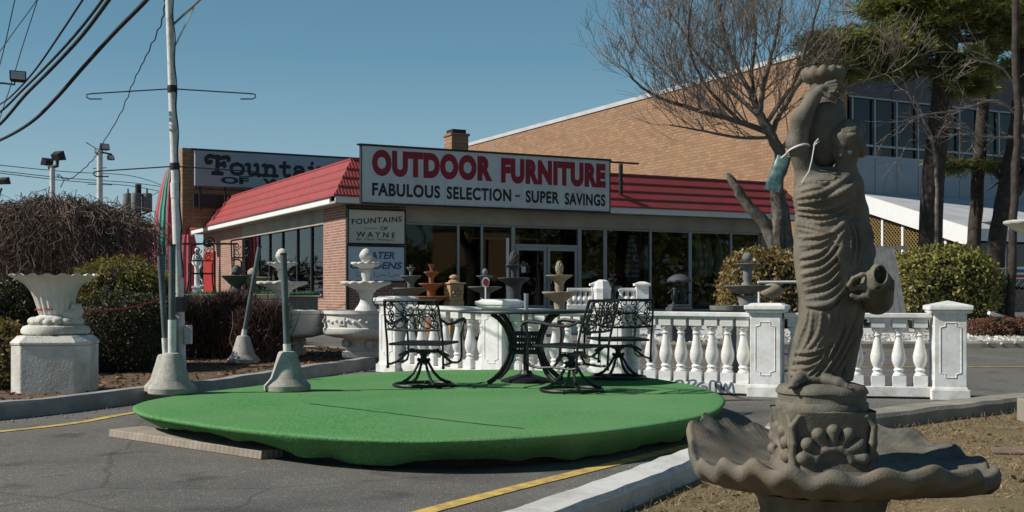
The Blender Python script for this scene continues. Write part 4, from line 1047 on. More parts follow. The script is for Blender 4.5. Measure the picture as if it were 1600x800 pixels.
# ================================================================ the big statue fountain
K_ = 1/360.0
def q3(px, py, y=0.0): return np.array([(px-1284)*K_, y*K_, (605-py)*K_])
SF = Vector(((1284-800)/F*5.0, 5.0, .035))
sf = thing('statue_fountain', 'large brown cast stone fountain with a draped woman carrying jars above a scalloped basin', 'fountain', SF)
zs = EYE-(605-HZ)/360.0-.035               # height of the figure's feet above the lawn
BM = M['cast_brown']
fg = Field(q3(1212, 612, -75), q3(1398, 110, 70), .0037)
SEC = [(606,1231,1316,2,35),(585,1232,1317,2,35),(560,1236,1322,1,35),(530,1243,1332,0,35),(500,1251,1340,0,36),(480,1252,1346,0,39),(440,1247,1350,0,42),(410,1243,1352,2,44),(385,1242,1352,3,45),(360,1242,1346,2,41),(335,1244,1333,0,34),(315,1240,1338,-2,37),(300,1240,1335,-3,37),(285,1246,1335,0,33),(272,1256,1333,3,26),(264,1275,1335,5,16)]
SEC = sorted(SEC, key=lambda t: -t[0])
sz = np.array([(605-t[0])*K_ for t in SEC]); scx = np.array([((t[1]+t[2])/2-1284)*K_ for t in SEC]); sa = np.array([(t[2]-t[1])/2*K_ for t in SEC]); scy = np.array([t[3]*K_ for t in SEC]); sb = np.array([t[4]*K_ for t in SEC])
r = fg._sub(q3(1212, 606, -70), q3(1398, 262, 70)); sl, g = r
zz = g[2]; cx = np.interp(zz, sz, scx); a = np.interp(zz, sz, sa); cy = np.interp(zz, sz, scy); b = np.interp(zz, sz, sb)
e_ = (np.sqrt(((g[0]-cx)/a)**2+((g[1]-cy)/b)**2)-1)*np.minimum(a, b)
e_ = np.maximum(e_, zz-(605-262)*K_)
fg.d[sl] = np.minimum(fg.d[sl], e_.astype(np.float32))
def surf(px, py, side=-1):
    z = (605-py)*K_; x = (px-1284)*K_; c = np.interp(z, sz, scx); w = np.interp(z, sz, sa)*.97; x = min(max(x, c-w), c+w)
    i = int(round((x-fg.lo[0])/fg.h)); k = int(round((z-fg.lo[2])/fg.h)); i = min(max(i, 0), fg.n[0]-1); k = min(max(k, 0), fg.n[2]-1)
    col = SNAP[i, :, k]; hit = np.flatnonzero(col < 0)
    if not len(hit): return np.array([x, np.interp(z, sz, scy), z])
    j = hit[0] if side < 0 else hit[-1]; j2 = max(j-1, 0) if side < 0 else min(j+1, len(col)-1)
    t = col[j2]/(col[j2]-col[j]) if col[j2] != col[j] else 0
    return np.array([x, fg.lo[1]+fg.h*(j2+(j-j2)*t), z])
SNAP = fg.d
# bust, thigh and knee pushing at the cloth
for px, py in ((1266, 303), (1304, 306)): fg.ell(surf(px, py)+[0, .035, 0], (.055, .055, .05), .04)
fg.cap(q3(1277, 400, -10), q3(1272, 490, -18), .082, .058, .05); fg.cap(q3(1272, 490, -18), q3(1256, 575, -10), .058, .042, .05)
fg.chain([q3(1340, 360, 14), q3(1345, 430, 14), q3(1330, 520, 10), q3(1312, 595, 8)], [.043, .046, .042, .032], .035)      # cloth hanging from the left arm
SNAP = fg.d.copy()
c2 = lambda pts: [(1190+x/3.636, 260+y/3.636) for x, y in pts]
c3 = lambda pts: [(1190+x/3.636, 430+y/3.636) for x, y in pts]
FOLDS = [(c2(p), rr) for p, rr in [
 ([(185,185),(300,160),(400,110),(470,65)], 5), ([(195,215),(320,195),(430,150),(505,105)], 5.5), ([(195,75),(240,35),(300,35),(360,60),(410,90)], 4.5),
 ([(190,120),(260,100),(310,115),(340,100)], 4), ([(200,150),(260,135),(300,140)], 3.5), ([(200,245),(330,250),(460,205)], 4.5), ([(195,275),(320,290),(450,245)], 4.5),
 ([(190,315),(300,330),(430,285)], 5), ([(195,330),(280,360),(350,392)], 5), ([(350,392),(425,335),(470,275)], 5.5), ([(200,360),(270,385),(350,410)], 4),
 ([(200,405),(290,405),(360,385)], 4), ([(200,455),(290,445),(360,405)], 4.5), ([(200,525),(300,490),(370,420)], 5), ([(205,565),(310,525),(390,425),(445,350)], 5.5),
 ([(205,615),(310,575),(390,490),(430,380)], 5.5), ([(210,660),(320,615),(395,535),(425,450)], 5), ([(220,705),(330,665),(385,610),(430,540)], 5), ([(230,755),(330,725),(400,665),(440,600)], 5),
 ([(345,430),(380,455),(412,465),(395,490),(390,515),(405,540),(425,558)], 6), ([(470,290),(500,400),(490,540)], 4), ([(520,300),(550,420),(540,560)], 4), ([(455,340),(465,440),(450,560)], 4), ([(500,280),(525,420),(515,560)], 3.5)]]
FOLDS += [(c3(p), rr) for p, rr in [
 ([(225,170),(290,172),(350,155),(420,80),(440,10)], 6.5), ([(170,435),(250,432),(320,410)], 4), ([(162,485),(240,470),(310,430)], 4), ([(155,530),(220,520),(300,480)], 4),
 ([(300,575),(400,420),(480,250),(505,160)], 5.5), ([(340,580),(440,430),(520,280)], 5), ([(255,575),(330,480),(400,340),(430,250)], 4.5), ([(400,580),(470,440),(540,300)], 5), ([(450,590),(500,470),(550,340)], 5),
 ([(218,200),(200,330),(160,500)], 3.5), ([(252,200),(238,340),(185,470)], 3.5), ([(298,195),(285,330),(215,440)], 4), ([(345,175),(335,290),(265,430)], 4), ([(390,140),(375,270),(305,420)], 4), ([(215,575),(280,520),(330,430)], 4), ([(150,560),(230,575),(330,590),(470,600)], 6)]]
for pts, rr in FOLDS:
    P = smooth_path(pts, 5)
    for side in (-1, 1):
        S = [surf(p.x, p.y, side) for p in P]; n_ = len(S)
        for i in range(n_-1):
            w0 = .45+.55*math.sin(math.pi*(i+.3)/n_); w1 = .45+.55*math.sin(math.pi*(i+1.3)/n_)
            fg.cap(S[i]+np.array([0, -side*.0025, 0]), S[i+1]+np.array([0, -side*.0025, 0]), rr*K_*w0*.84, rr*K_*w1*.84, .0055)
# valleys between the folds
for cc, L in ((c2, [[(210,430),(300,420),(365,392)], [(205,490),(300,465),(370,412)], [(205,590),(310,550),(400,455)], [(212,640),(320,595),(400,510)], [(225,730),(330,695),(400,635)], [(200,262),(330,270),(450,228)], [(205,292),(330,308),(445,265)], [(200,230),(320,222),(440,180)], [(230,690),(330,645),(395,575)], [(205,540),(305,508),(385,410)], [(485,300),(515,420),(505,560)], [(460,310),(483,420),(470,560)]]),
              (c3, [[(320,580),(420,425),(500,265)], [(278,575),(365,450),(440,300)], [(370,580),(455,435),(530,290)], [(425,585),(485,455),(545,320)], [(170,458),(245,450),(315,420)], [(165,508),(235,495),(305,455)], [(235,190),(300,190),(365,170),(430,100)], [(235,572),(305,500),(365,385)]])):
    for pts in L:
        S = [surf(p.x, p.y) for p in smooth_path(cc(pts), 5)]; n_ = len(S)
        for i in range(n_-1): w = .0085*(.35+.65*math.sin(math.pi*(i+.5)/n_)); fg.cap(S[i], S[i+1], w, w, .006, True)
# shoulders, neck, arms
fg.cap(q3(1268, 280, 4), q3(1326, 287, 4), .058, .056, .04)
fg.cap(q3(1318, 290, 0), q3(1322, 255, -6), .046, .040, .03)
fg.cap(q3(1262, 276, 0), q3(1241, 226, -16), .048, .042, .03)                 # upper arm to elbow
fg.chain([q3(1241, 226, -16), q3(1246, 190, -24), q3(1262, 160, -27), q3(1274, 147, -27)], [.043, .043, .030, .020], .02)
hand = q3(1282, 142, -28); fg.ell(hand, (.032, .014, .016), .012)
for i, L_ in enumerate((22, 26, 25, 19)):
    fg.chain([q3(1284, 136+i*4.6, -29), q3(1284+L_*.55, 133.5+i*5.2, -34), q3(1284+L_, 139+i*5.4, -30)], [.0088, .0082, .0062], .0025)
fg.chain([q3(1276, 150, -30), q3(1287, 157, -33), q3(1294, 161, -32)], [.011, .010, .008], .006)    # thumb
fg.chain([q3(1330, 291, 2), q3(1341, 330, 8), q3(1350, 368, 8), q3(1352, 395, -6), q3(1348, 416, -20)], [.052, .046, .042, .034, .028], .025)
for k in range(5): fg.chain([q3(1338+k*5, 350, -12+8*k), q3(1340+k*4.5, 430, -16+8*k), q3(1330+k*4, 520, -14+7*k), q3(1316+k*4, 592, -12+6*k)], [.012, .017, .016, .014], .012)
fg.ell(q3(1342, 424, -26), (.032, .024, .028), .015)
for i in range(4): fg.chain([q3(1338+i*4, 424, -32), q3(1336+i*4, 433, -40), q3(1338+i*4, 441, -40)], [.009, .0085, .007], .004)
fg.chain([q3(1330, 424, -28), q3(1326, 432, -34), q3(1328, 438, -38)], [.010, .009, .007], .005)
HG = []
# head, tilted down and towards her right
hc = q3(1322, 225, -4); fd = Vector((-.52, -.76, -.40)).normalized(); up_ = Vector((-.18, -.45, .88)); up_ = (up_-fd*up_.dot(fd)).normalized(); rt = up_.cross(fd)
RT = [[rt.x, fd.x, up_.x], [rt.y, fd.y, up_.y], [rt.z, fd.z, up_.z]]
def hp(x, f, u): v = rt*x+fd*f+up_*u; return hc+np.array(v)
fg.ell(hc, (.068, .080, .088), .02, RT)
fg.cap(hp(0, .040, -.045), hp(0, .052, -.078), .040, .026, .03)                  # jaw and chin
fg.ell(hp(.028, .066, .004), (.017, .014, .010), .008, RT, True); fg.ell(hp(-.028, .066, .004), (.017, .014, .010), .008, RT, True)     # eye sockets
for s_ in (-1, 1):
    fg.ell(hp(s_*.027, .060, .003), (.011, .009, .007), .003, RT); fg.cap(hp(s_*.045, .056, .018), hp(s_*.010, .074, .022), .006, .006, .008)
    fg.cap(hp(s_*.034, .052, -.026), hp(s_*.03, .05, -.034), .020, .018, .02)
fg.chain([hp(0, .074, .020), hp(0, .084, -.002), hp(0, .092, -.022)], [.0075, .009, .0115], .008); fg.cap(hp(-.009, .080, -.027), hp(.009, .080, -.027), .0065, .0065, .006)
fg.cap(hp(-.014, .076, -.047), hp(.014, .076, -.047), .0065, .0065, .004); fg.cap(hp(-.011, .075, -.057), hp(.011, .075, -.057), .0070, .0070, .004)
fg.cap(hp(-.016, .083, -.0515), hp(.016, .083, -.0515), .003, .003, .003, True)
fg.ell(hp(0, -.016, .018), (.081, .081, .088), .008, RT); fg.ell(hp(0, .022, .046), (.072, .060, .052), .012, RT)
for s_ in (-1, 1):                                                             # grooves of the wavy hair, from the parting down to the ears
    for k, ps in enumerate((50, 37, 24, 11, -2, -15, -28, -42, -56, -72)):
        pts = []
        for j in range(10):
            ph = R(6+j*9.2); a_ = R(ps)+.085*math.sin(j*1.35+k*.5); v = (s_*math.sin(ph), math.cos(ph)*math.sin(a_), math.cos(ph)*math.cos(a_))
            c0 = hp(0, -.004, .022); far = hp(v[0]*.15, -.004+v[1]*.15, .022+v[2]*.15)
            for q in range(40):                                                # march in to the surface
                t_ = 1-q/40; p_ = c0+(far-c0)*t_; i_ = np.clip(((p_-fg.lo)/fg.h).round().astype(int), 0, fg.n-1)
                if fg.d[i_[0], i_[1], i_[2]] < .002: break
            pts.append(p_)
        HG.append(pts)
for pts in HG: fg_c = [fg.cap(pts[j], pts[j+1], .0085, .0085, .006, True) for j in range(9)]
fg.cap(hp(0, .085, .085), hp(0, -.03, .118), .006, .006, .004, True)
fg.ell(hp(0, -.095, .03), (.05, .045, .05), .02, RT)
for k in range(6): q = k*math.pi/3; fg.cap(hp(.03*math.cos(q), -.115, .03+.03*math.sin(q)), hp(.03*math.cos(q+1), -.125, .03+.03*math.sin(q+1)), .016, .016, .006)
for s_ in (-1, 1): fg.chain([hp(s_*.072, .02, -.0), hp(s_*.070, .0, -.035), hp(s_*.05, -.04, -.06)], [.016, .017, .016], .01)
# feet
fg.chain([q3(1253, 585, -18), q3(1240, 590, -32), q3(1228, 597, -44)], [.028, .024, .017], .015)
for i in range(5): fg.cap(q3(1232-i*1.2+2, 598, -44+i*4.2-2), q3(1221+i*1.6, 601.5, -50+i*5.0), .0085-.0008*i, .007-.0006*i, .004)
fg.chain([q3(1283, 591, -34), q3(1297, 594, -46), q3(1307, 599, -52)], [.026, .021, .014], .012)
for i in range(5): fg.cap(q3(1305-i*.5, 599, -53+i*3.4), q3(1314-i*1.2, 602, -57+i*4.4), .0078-.0006*i, .0062-.0005*i, .004)
mb = field_mb(fg, 0); mb.v = [(x, y, z+zs) for x, y, z in mb.v]
mb.build('figure', BM, sf, sharp=80)
# amphora on the shoulder
def off(o): return (o[0], o[1], o[2]+zs)
vc = off(q3(1290, 200, 14))
PR = [(.001,-.17),(.04,-.165),(.07,-.12),(.092,-.05),(.098,.02),(.094,.08),(.082,.115),(.066,.135),(.058,.165),(.058,.19),(.064,.205),(.078,.212),(.088,.226),(.088,.246),(.078,.256),(.066,.256),(.05,.23),(.045,.12)]
MB().lathe(PR, 48, c=vc, mod=lambda q, i, r, z: (r*(1+(.09*abs(math.sin(6*q)) if 11 <= i <= 14 else 0)), z+(.012*abs(math.sin(6*q)) if 12 <= i <= 15 else 0)), cap=False).build('amphora', BM, sf, sharp=60)
# jug held at the hip, mouth towards us
jb = Field(q3(1300, 500, -80), q3(1400, 395, 30), .0048)
jb.ell(q3(1358, 447, -24), (.082, .090, .078), .02); jb.ell(q3(1366, 468, -14), (.068, .07, .066), .03); jb.cap(q3(1354, 440, -40), q3(1353, 434, -60), .048, .044, .02)
jb.cap(q3(1352, 424, -62), q3(1350, 446, -60), .030, .030, .01)
jb.ell(q3(1354, 431, -66), (.026, .06, .036), .008, None, True); jb.cap(q3(1352, 448, -64), q3(1350, 458, -70), .010, .007, .008, True)
jb.chain([q3(1342, 430, -55), q3(1330, 430, -54), q3(1318, 436, -50), q3(1313, 446, -46), q3(1319, 452, -44), q3(1330, 450, -42), q3(1344, 453, -42)], [.010]*7, .006)
jb.chain([q3(1318, 462, -44), q3(1326, 466, -44), q3(1340, 462, -46)], [.011, .012, .014], .006)
for k in range(6): q = .5+k*.6; jb.cap(q3(1358+26*math.cos(q), 450-24*math.sin(q), -46), q3(1362+20*math.cos(q), 462-12*math.sin(q), -50), .006, .005, .004)
mb = field_mb(jb, 1); mb.v = [off(p) for p in mb.v]; mb.build('jug', BM, sf, sharp=80)
# drum the figure stands on
h0 = zs-.115
MB().lathe([(.001,h0),(.192,h0),(.198,h0+.012),(.196,h0+.05),(.188,h0+.056),(.188,h0+.088),(.196,h0+.092),(.197,h0+.102),(.182,h0+.124),(.14,h0+.136),(.001,h0+.137)], 64, mod=lambda q, i, r, z: (r*(1+(.006*math.cos(56*q) if 4 <= i <= 5 else 0))+(.006*nz1(3*math.cos(q), 3*math.sin(q), z*9) if i > 6 else 0), z), cap=False, squash=(1, .92)).build('drum', BM, sf, sharp=50)
# carved block with shell fans
bl = MB(); rg = []
for z, s_ in ((.30,.215),(.36,.20),(.42,.186),(.50,.186),(.555,.20),(.59,.205),(h0+.001,.20)):
    rg.append([((abs(math.cos(q))**.45)*math.copysign(1, math.cos(q))*s_, (abs(math.sin(q))**.45)*math.copysign(1, math.sin(q))*s_*.95, z) for q in [2*math.pi*i/64 for i in range(64)]])
bl.loft(rg); bl.build('carved_block', BM, sf, sharp=60)
for k in range(4):
    fm = Field((-.19, -.25, .34), (.19, -.12, .60), .0055)
    for j in range(7):
        q = math.pi*(j+.0)/6; c, s_ = math.cos(q), math.sin(q)
        fm.cap((c*.065, -.175, .40+s_*.055), (c*.125, -.178, .40+s_*.115), .017, .030, .004)
    fm.chain([(.075*math.cos(math.pi*j/8), -.185, .385+.055*math.sin(math.pi*j/8)) for j in range(9)], [.014]*9, .006)
    for s_ in (-1, 1): fm.chain([(s_*.17, -.16, .36), (s_*.165, -.175, .46), (s_*.172, -.175, .53), (s_*.14, -.178, .575), (0, -.178, .585)], [.016, .014, .013, .011, .01], .008)
    m_ = field_mb(fm, 1); m_.xform(Matrix.Rotation(k*math.pi/2, 3, 'Z')); m_.build('shell_relief', BM, sf, sharp=80)
# scalloped basin
TH = [0, 20, 45, 70, 90, 115, 140, 165, 180, 200, 225, 250, 270, 295, 315, 340, 360]
ZR = [.345, .40, .495, .46, .44, .49, .53, .475, .40, .395, .415, .42, .42, .415, .405, .36, .345]
RR = [.725, .71, .66, .61, .60, .60, .60, .575, .56, .565, .58, .60, .62, .65, .68, .71, .725]
NB = 312; bs_ = MB(); rg = []
qd = [360.0*i/NB for i in range(NB)]
def sm(arr, q): return float(np.interp(q, TH, arr))
zr_ = np.array([sm(ZR, q) for q in qd]); rr_ = np.array([sm(RR, q) for q in qd])
ker = np.hanning(25); ker /= ker.sum()
def sc_f(v): return np.convolve(np.concatenate([v[-40:], v, v[:40]]), ker, 'same')[40:-40]
zr_ = sc_f(zr_)-.02; rr_ = sc_f(rr_)
PRF = [(.30, 'b', .345), (.45, 'b', .335), (.55, 'm', .12), (.64, 'm', .28), (.72, 'm', .46), (.80, 'm', .66), (.88, 'm', .86), (.93, 'm', .96), (.965, 'm', 1.0), (.985, 'r', .012), (1.0, 'r', .004), (1.012, 'r', -.018), (1.004, 'r', -.042), (.965, 'r', -.065), (.86, 'u', .62), (.70, 'u', .30), (.52, 'u', .10), (.42, 'u', .02), (.40, 'u', -.06)]
for k_, ty, val_ in PRF:
    ring = []
    for i in range(NB):
        q = R(qd[i]); dg_ = qd[i]; ph = dg_/360*21*2*math.pi+.8*math.sin(q*3); lob = .5+.5*math.sin(ph); w = max(0, (k_-.55)/.45)**1.5
        left = math.exp(-((dg_-185)/42)**2); amp = .026+.006*left+.012*math.exp(-((dg_-235)/25)**2); zr = zr_[i]+amp*(lob-.5)+.012*math.sin(q*5+1)
        base_in = .33; base_u = .235; fine = .0035*math.sin(k_*60)*w+.004*math.sin(dg_*1.9)*w
        if ty == 'b': z = val_
        elif ty == 'm': z = base_in+(zr_[i]+.012*math.sin(q*5+1)-base_in)*val_+fine+(zr-zr_[i]-.012*math.sin(q*5+1))*max(0, val_-.55)/.45*val_
        elif ty == 'r': z = zr+val_
        else: z = base_u+(zr-.065-base_u)*val_
        r_ = rr_[i]*k_*(1+(.022+.004*left)*(lob-.5)*w)+.012*nz1(math.cos(q)*4, math.sin(q)*4, k_*3)*w
        if k_ > .9 and 15 < dg_ < 165: r_ -= .03*math.sin((dg_-15)/150*math.pi)*(k_-.9)/.1
        ring.append((r_*math.cos(q), r_*math.sin(q)*.98, z))
    rg.append(ring)
bs_.loft(rg); bs_.build('basin', BM, sf, sharp=80)
MB().lathe([(.001,-.03),(.33,-.03),(.34,.02),(.32,.05),(.27,.10),(.262,.15),(.275,.20),(.31,.24),(.001,.26)], 48, cap=False).build('stem', BM, sf)
# string and teal bag hung on her raised arm
bag = thing('teal_bag', 'teal printed bag tied with white string to the raised elbow of the brown statue', 'bag', SF+Vector((0, 0, zs)))
st = MB(); P = []
for i in range(20):
    q = 2*math.pi*i/20; P.append(q3(1243+17*math.cos(q), 236+5*math.sin(q)-.25*17*math.cos(q), -14+22*math.sin(q)))
st.tube([Vector(p) for p in P], .0042, 6, closed=True)
st.tube([Vector(q3(1262, 232, -34)), Vector(q3(1270, 226, -38)), Vector(q3(1268, 222, -39)), Vector(q3(1263, 228, -38)), Vector(q3(1258, 255, -40)), Vector(q3(1254, 272, -38)), Vector(q3(1245, 288, -30))], .0026, 5)
st.tube([Vector(q3(1228, 240, -10)), Vector(q3(1222, 246, 6))], .004, 5); st.build('string', M['white_plain'], bag)
bm_ = MB(); U_ = 10; fr_ = []; bk_ = []
c = [q3(1239, 245, 10), q3(1218, 240, 16), q3(1197, 293, 20), q3(1222, 300, 12)]
rg = []
for i in range(U_+1):
    u = i/U_; A = c[0]*(1-u)+c[3]*u; B = c[1]*(1-u)+c[2]*u; ring = []
    for j in range(16):
        q = 2*math.pi*j/16; m_ = (A+B)/2+(B-A)/2*math.cos(q)*(1+.04*math.sin(u*7)); bul = .011*math.sin(math.pi*min(1, u*1.1+.05))+.004
        ring.append(tuple(m_+np.array([.0, -bul*math.sin(q)*abs(math.sin(q))**.3, 0])+.004*np.array([nz1(u*6, j), nz1(j, u*5), 0])))
    rg.append(ring)
bm_.loft(rg); bm_.build('sack', M['teal'], bag, sharp=80)
# ================================================================ tiered fountains
def bowl_prof(r, z, h, stem):       # a bowl with its rim at height z, depth h, sitting on a stem of radius stem
    return [(stem, z-h), (stem*1.25, z-h*.98), (r*.55, z-h*.72), (r*.82, z-h*.38), (r*.95, z-h*.18), (r*1.0, z-h*.10), (r*1.0, z), (r*.94, z+.004), (r*.80, z-h*.25), (r*.4, z-h*.55), (.001, z-h*.6)]
def leaf_bowl(r, z, h, stem):      # flared bowl with a thick leafy rim
    return [(stem, z-h), (stem*1.3, z-h*.97), (r*.42, z-h*.82), (r*.60, z-h*.60), (r*.78, z-h*.42), (r*.90, z-h*.34), (r*1.0, z-h*.27), (r*1.03, z-h*.10), (r*.99, z), (r*.90, z+.002), (r*.75, z-h*.2), (r*.4, z-h*.4), (.001, z-h*.45)]
def scallop(n, a, rmin):
    def f(q, i, r, z):
        if r < rmin: return r, z
        w = abs(math.sin(n*q/2)); return r*(1+a*(w-.5)), z+.25*a*r*(w-.5)
    return f
def cone_finial(mb, z, r, h):
    rows = 9
    for i in range(rows):
        u = (i+.5)/rows; rr = r*math.sin(math.pi*(.12+.83*u))**.8; n = max(5, int(9*rr/r))
        for k in range(n):
            q = 2*math.pi*(k+.5*(i % 2))/n; mb.ball((rr*.78*math.cos(q), rr*.78*math.sin(q), z+h*u), r*.34, 6, 4, (1, 1, 1.2))
    mb.lathe([(.001, z), (r*.7, z+h*.05), (r*.88, z+h*.4), (r*.55, z+h*.8), (.001, z+h)], 12, cap=False)
def tier_fountain(label, loc, m, tiers, base_r, base_h, finial, rz=0, sc=8, group=None, foot=True):
    """tiers: (rim height, rim radius, bowl depth) from the bottom up; finial: (kind, radius, height)"""
    t = thing('tiered_fountain', label, 'fountain', loc, rz, group)
    MB().lathe([(.001,0),(base_r*1.1,0),(base_r*1.1,.06),(base_r,.08),(base_r*.8,base_h*.5),(base_r*.7,base_h*.85),(base_r*.85,base_h),(.001,base_h)], 24, cap=False).build('base', m, t)
    prev = base_h
    for i, (z, r, h) in enumerate(tiers):
        if i > 0:
            z0 = prev-.02; z1 = z-h+.005; s_ = min(r*.36, .14); H = z1-z0
            MB().lathe([(.001,z0),(s_*1.5,z0),(s_*1.45,z0+H*.12),(s_*.95,z0+H*.22),(s_*.75,z0+H*.4),(s_*1.0,z0+H*.55),(s_*.9,z0+H*.75),(s_*1.1,z0+H*.92),(s_*1.2,z1),(.001,z1)], 20, mod=scallop(8, .06, s_*.8), cap=False).build('column', m, t, sharp=50)
            st_ = s_
        else: st_ = base_r*.7
        MB().lathe(bowl_prof(r, z, h, st_), 48, mod=scallop(sc*2, .05 if i else .02, r*.7), cap=False).build('bowl', m, t, sharp=60)
        prev = z-h*.45
    kind, fr, fh = finial
    z = prev-.03; mb = MB(); gap = tiers[-1][2]*.5+.03
    mb.lathe([(.001,z),(fr*.8,z),(fr*.6,z+gap*.5),(fr*.5,z+gap),(fr*.9,z+gap+.02),(.001,z+gap+.03)], 16, cap=False)
    if kind == 'cone': cone_finial(mb, z+gap+.02, fr, fh)
    elif kind == 'ball': mb.ball((0, 0, z+gap+.02+fr*.9), fr, 16, 12, (1, 1, fh/(2*fr)))
    elif kind == 'urn': mb.lathe([(.001,z+gap),(fr*.5,z+gap),(fr*.4,z+gap+fh*.3),(fr*.8,z+gap+fh*.6),(fr*1.1,z+gap+fh*.85),(fr*1.2,z+gap+fh),(.001,z+gap+fh)], 16, cap=False)
    else: mb.lathe([(.001,z+gap),(fr,z+gap),(fr*1.1,z+gap+fh*.5),(fr*.6,z+gap+fh*.7),(fr*.7,z+gap+fh*.85),(.001,z+gap+fh)], 16, cap=False)
    mb.build('finial', m, t, sharp=60); return t
# two large white fountains in the bed
def white_fountain(px, Y, label, frieze, slim=1.0):
    X = (px-800)/F*Y; g0 = gz(Y)+.085; t = thing('white_fountain', label, 'fountain', (X, Y, g0), 0, 'large white tiered fountains')
    m = M['pale_stone']; zz = lambda py: EYE+(HZ-py)/F*Y-g0; k = Y/F
    zr = zz(485); zb = zz(523); r = 67*k
    ft = MB(); ft.box((0, 0, .05), (.62, .62, .10)); ft.box((0, 0, .13), (.54, .54, .07), top=(.9, .9)); ft.build('plinth', m, t, bevel=.012)
    MB().lathe([(.001,.16),(.27,.16),(.25,.20),(.235,.26),(.235,zb-.16),(.26,zb-.10),(.34,zb-.05),(.001,zb-.05)], 8, cap=False).build('pedestal', m, t, bevel=.006, sharp=25)
    for s_ in range(4):
        q = s_*math.pi/2+.3; sc_ = MB(); sc_.tube([(.29*math.cos(q), .29*math.sin(q), .16), (.31*math.cos(q), .31*math.sin(q), .22), (.26*math.cos(q), .26*math.sin(q), .33), (.27*math.cos(q), .27*math.sin(q), zb-.2), (.33*math.cos(q), .33*math.sin(q), zb-.12)], [.05,.055,.035,.03,.045], 8); sc_.build('scroll_bracket', m, t)
    MB().lathe([(.30,zb-.055),(r*.72,zb-.035),(r*.95,zb),(r*1.0,zb+.04),(r*1.0,zb+.10),(r*.965,zb+.115),(r*.965,zr-.06),(r*1.02,zr-.045),(r*1.02,zr),(r*.93,zr+.004),(r*.90,zr-.06),(r*.85,zb+.08),(.001,zb+.06)], 64, cap=False).build('basin', m, t, sharp=40)
    if frieze:
        fz_ = MB(); zc = (zb+.115+zr-.06)/2; n = 40
        for i in range(n):
            q = 2*math.pi*i/n; c, s_ = math.cos(q), math.sin(q)
            if i % 10 == 7:
                fz_.box((c*r*.97, s_*r*.97, zc), (.03, .11, .11), rz=q); fz_.ball((c*r*.985, s_*r*.985, zc), .03, 8, 6)
            else: fz_.ball((c*r*.965, s_*r*.965, zc+.012*(-1)**i), .032, 8, 6, (1, 1, .8))
        fz_.build('frieze', m, t)
    z1 = zz(440); z2 = zz(410); r1 = 35*k*slim; r2 = 21*k*slim
    zc = zr-.07
    ob = MB().lathe([(.001,zc-.10),(.20,zc-.10),(.20,zc+.02),(.17,zc+.05),(.155,zc+.09),(.11,zc+.15),(.085,zc+.22),(.095,zc+.27),(.12,z1-.13),(.001,z1-.13)], 24, mod=scallop(10, .07, .09), cap=False); ob.build('column', m, t, sharp=60)
    MB().lathe(leaf_bowl(r1*1.04, z1, .16, .11), 96, mod=scallop(14, .13, r1*.85), cap=False).build('bowl', m, t, sharp=70)
    MB().lathe([(.001,z1-.08),(.075,z1-.08),(.06,z1),(.05,z1+.04),(.07,z1+.09),(.06,z2-.10),(.09,z2-.09),(.001,z2-.08)], 20, mod=scallop(6, .12, .05), cap=False).build('column', m, t, sharp=60)
    MB().lathe(leaf_bowl(r2*1.04, z2, .12, .08), 72, mod=scallop(12, .14, r2*.85), cap=False).build('bowl', m, t, sharp=70)
    fn = MB(); fn.lathe([(.001,z2-.06),(.07,z2-.06),(.05,z2),(.085,z2+.045),(.001,z2+.05)], 16, cap=False); hh = zz(387)-z2-.04
    fn.lathe([(.001,z2+.02),(.055,z2+.03),(.092,z2+.03+hh*.22),(.10,z2+.03+hh*.42),(.085,z2+.03+hh*.66),(.05,z2+.03+hh*.9),(.001,z2+.03+hh*1.02)], 24, mod=lambda q, i, r_, z: (r_*(1+.05*math.cos(8*q+z*30)), z), cap=False)
    fn.build('finial', m, t, sharp=70); return t
white_fountain(572, 17.0, 'white tiered fountain with carved frieze and pine cone top left of the balustrade end', True)
white_fountain(441, 17.3, 'white tiered fountain with plain basin standing behind the leaning grey pole', False)
# row in front of the shop
def row(px, Y, label, m, tiers, base_px, fin, sc=8):
    X = (px-800)/F*Y; g0 = gz(Y); zz = lambda py: EYE+(HZ-py)/F*Y-g0; k = Y/F
    T_ = [(zz(py), w*k/2, d*k) for py, w, d in tiers]
    bh = T_[0][0]-T_[0][2]+.02
    kind, fr, top = fin; lastz = T_[-1][0]
    return tier_fountain(label, (X, Y, g0), m, T_, base_px*k/2, bh, (kind, fr*k/2, max(.05, zz(top)-lastz-.0)), sc=sc, group='fountains for sale before the shop windows')
row(642, 22.5, 'grey green three bowl fountain with little cup top, left of the terracotta one', M['grey_stone'], [(450, 56, 12), (431, 33, 9), (418, 13, 6)], 20, ('urn', 5, 414))
row(674, 22.0, 'terracotta fountain with three plain tiers', M['terracotta'], [(463, 58, 9), (443, 39, 10), (425, 23, 8)], 24, ('urn', 8, 413))
row(758, 23.0, 'grey two bowl fountain with ball top behind the small red sign', M['grey_stone'], [(448, 53, 10), (431, 27, 7)], 20, ('ball', 9, 420))
row(803, 23.5, 'dark grey fountain with scalloped bowls and a tall pine cone, biggest before the doors', M['dark_stone'], [(434, 51, 12), (414, 27, 8)], 30, ('cone', 14, 396), 10)
row(874, 21.5, 'buff stone fountain with two scalloped bowls and pine cone right of the table pole', M['buff_stone'], [(456, 54, 16), (430, 41, 10)], 22, ('cone', 12, 411), 12)
row(957, 22.5, 'small dark brown fountain with urn top between the little white balustrades', M['bronze_dark'], [(447, 29, 8), (436, 14, 5)], 14, ('urn', 8, 428))
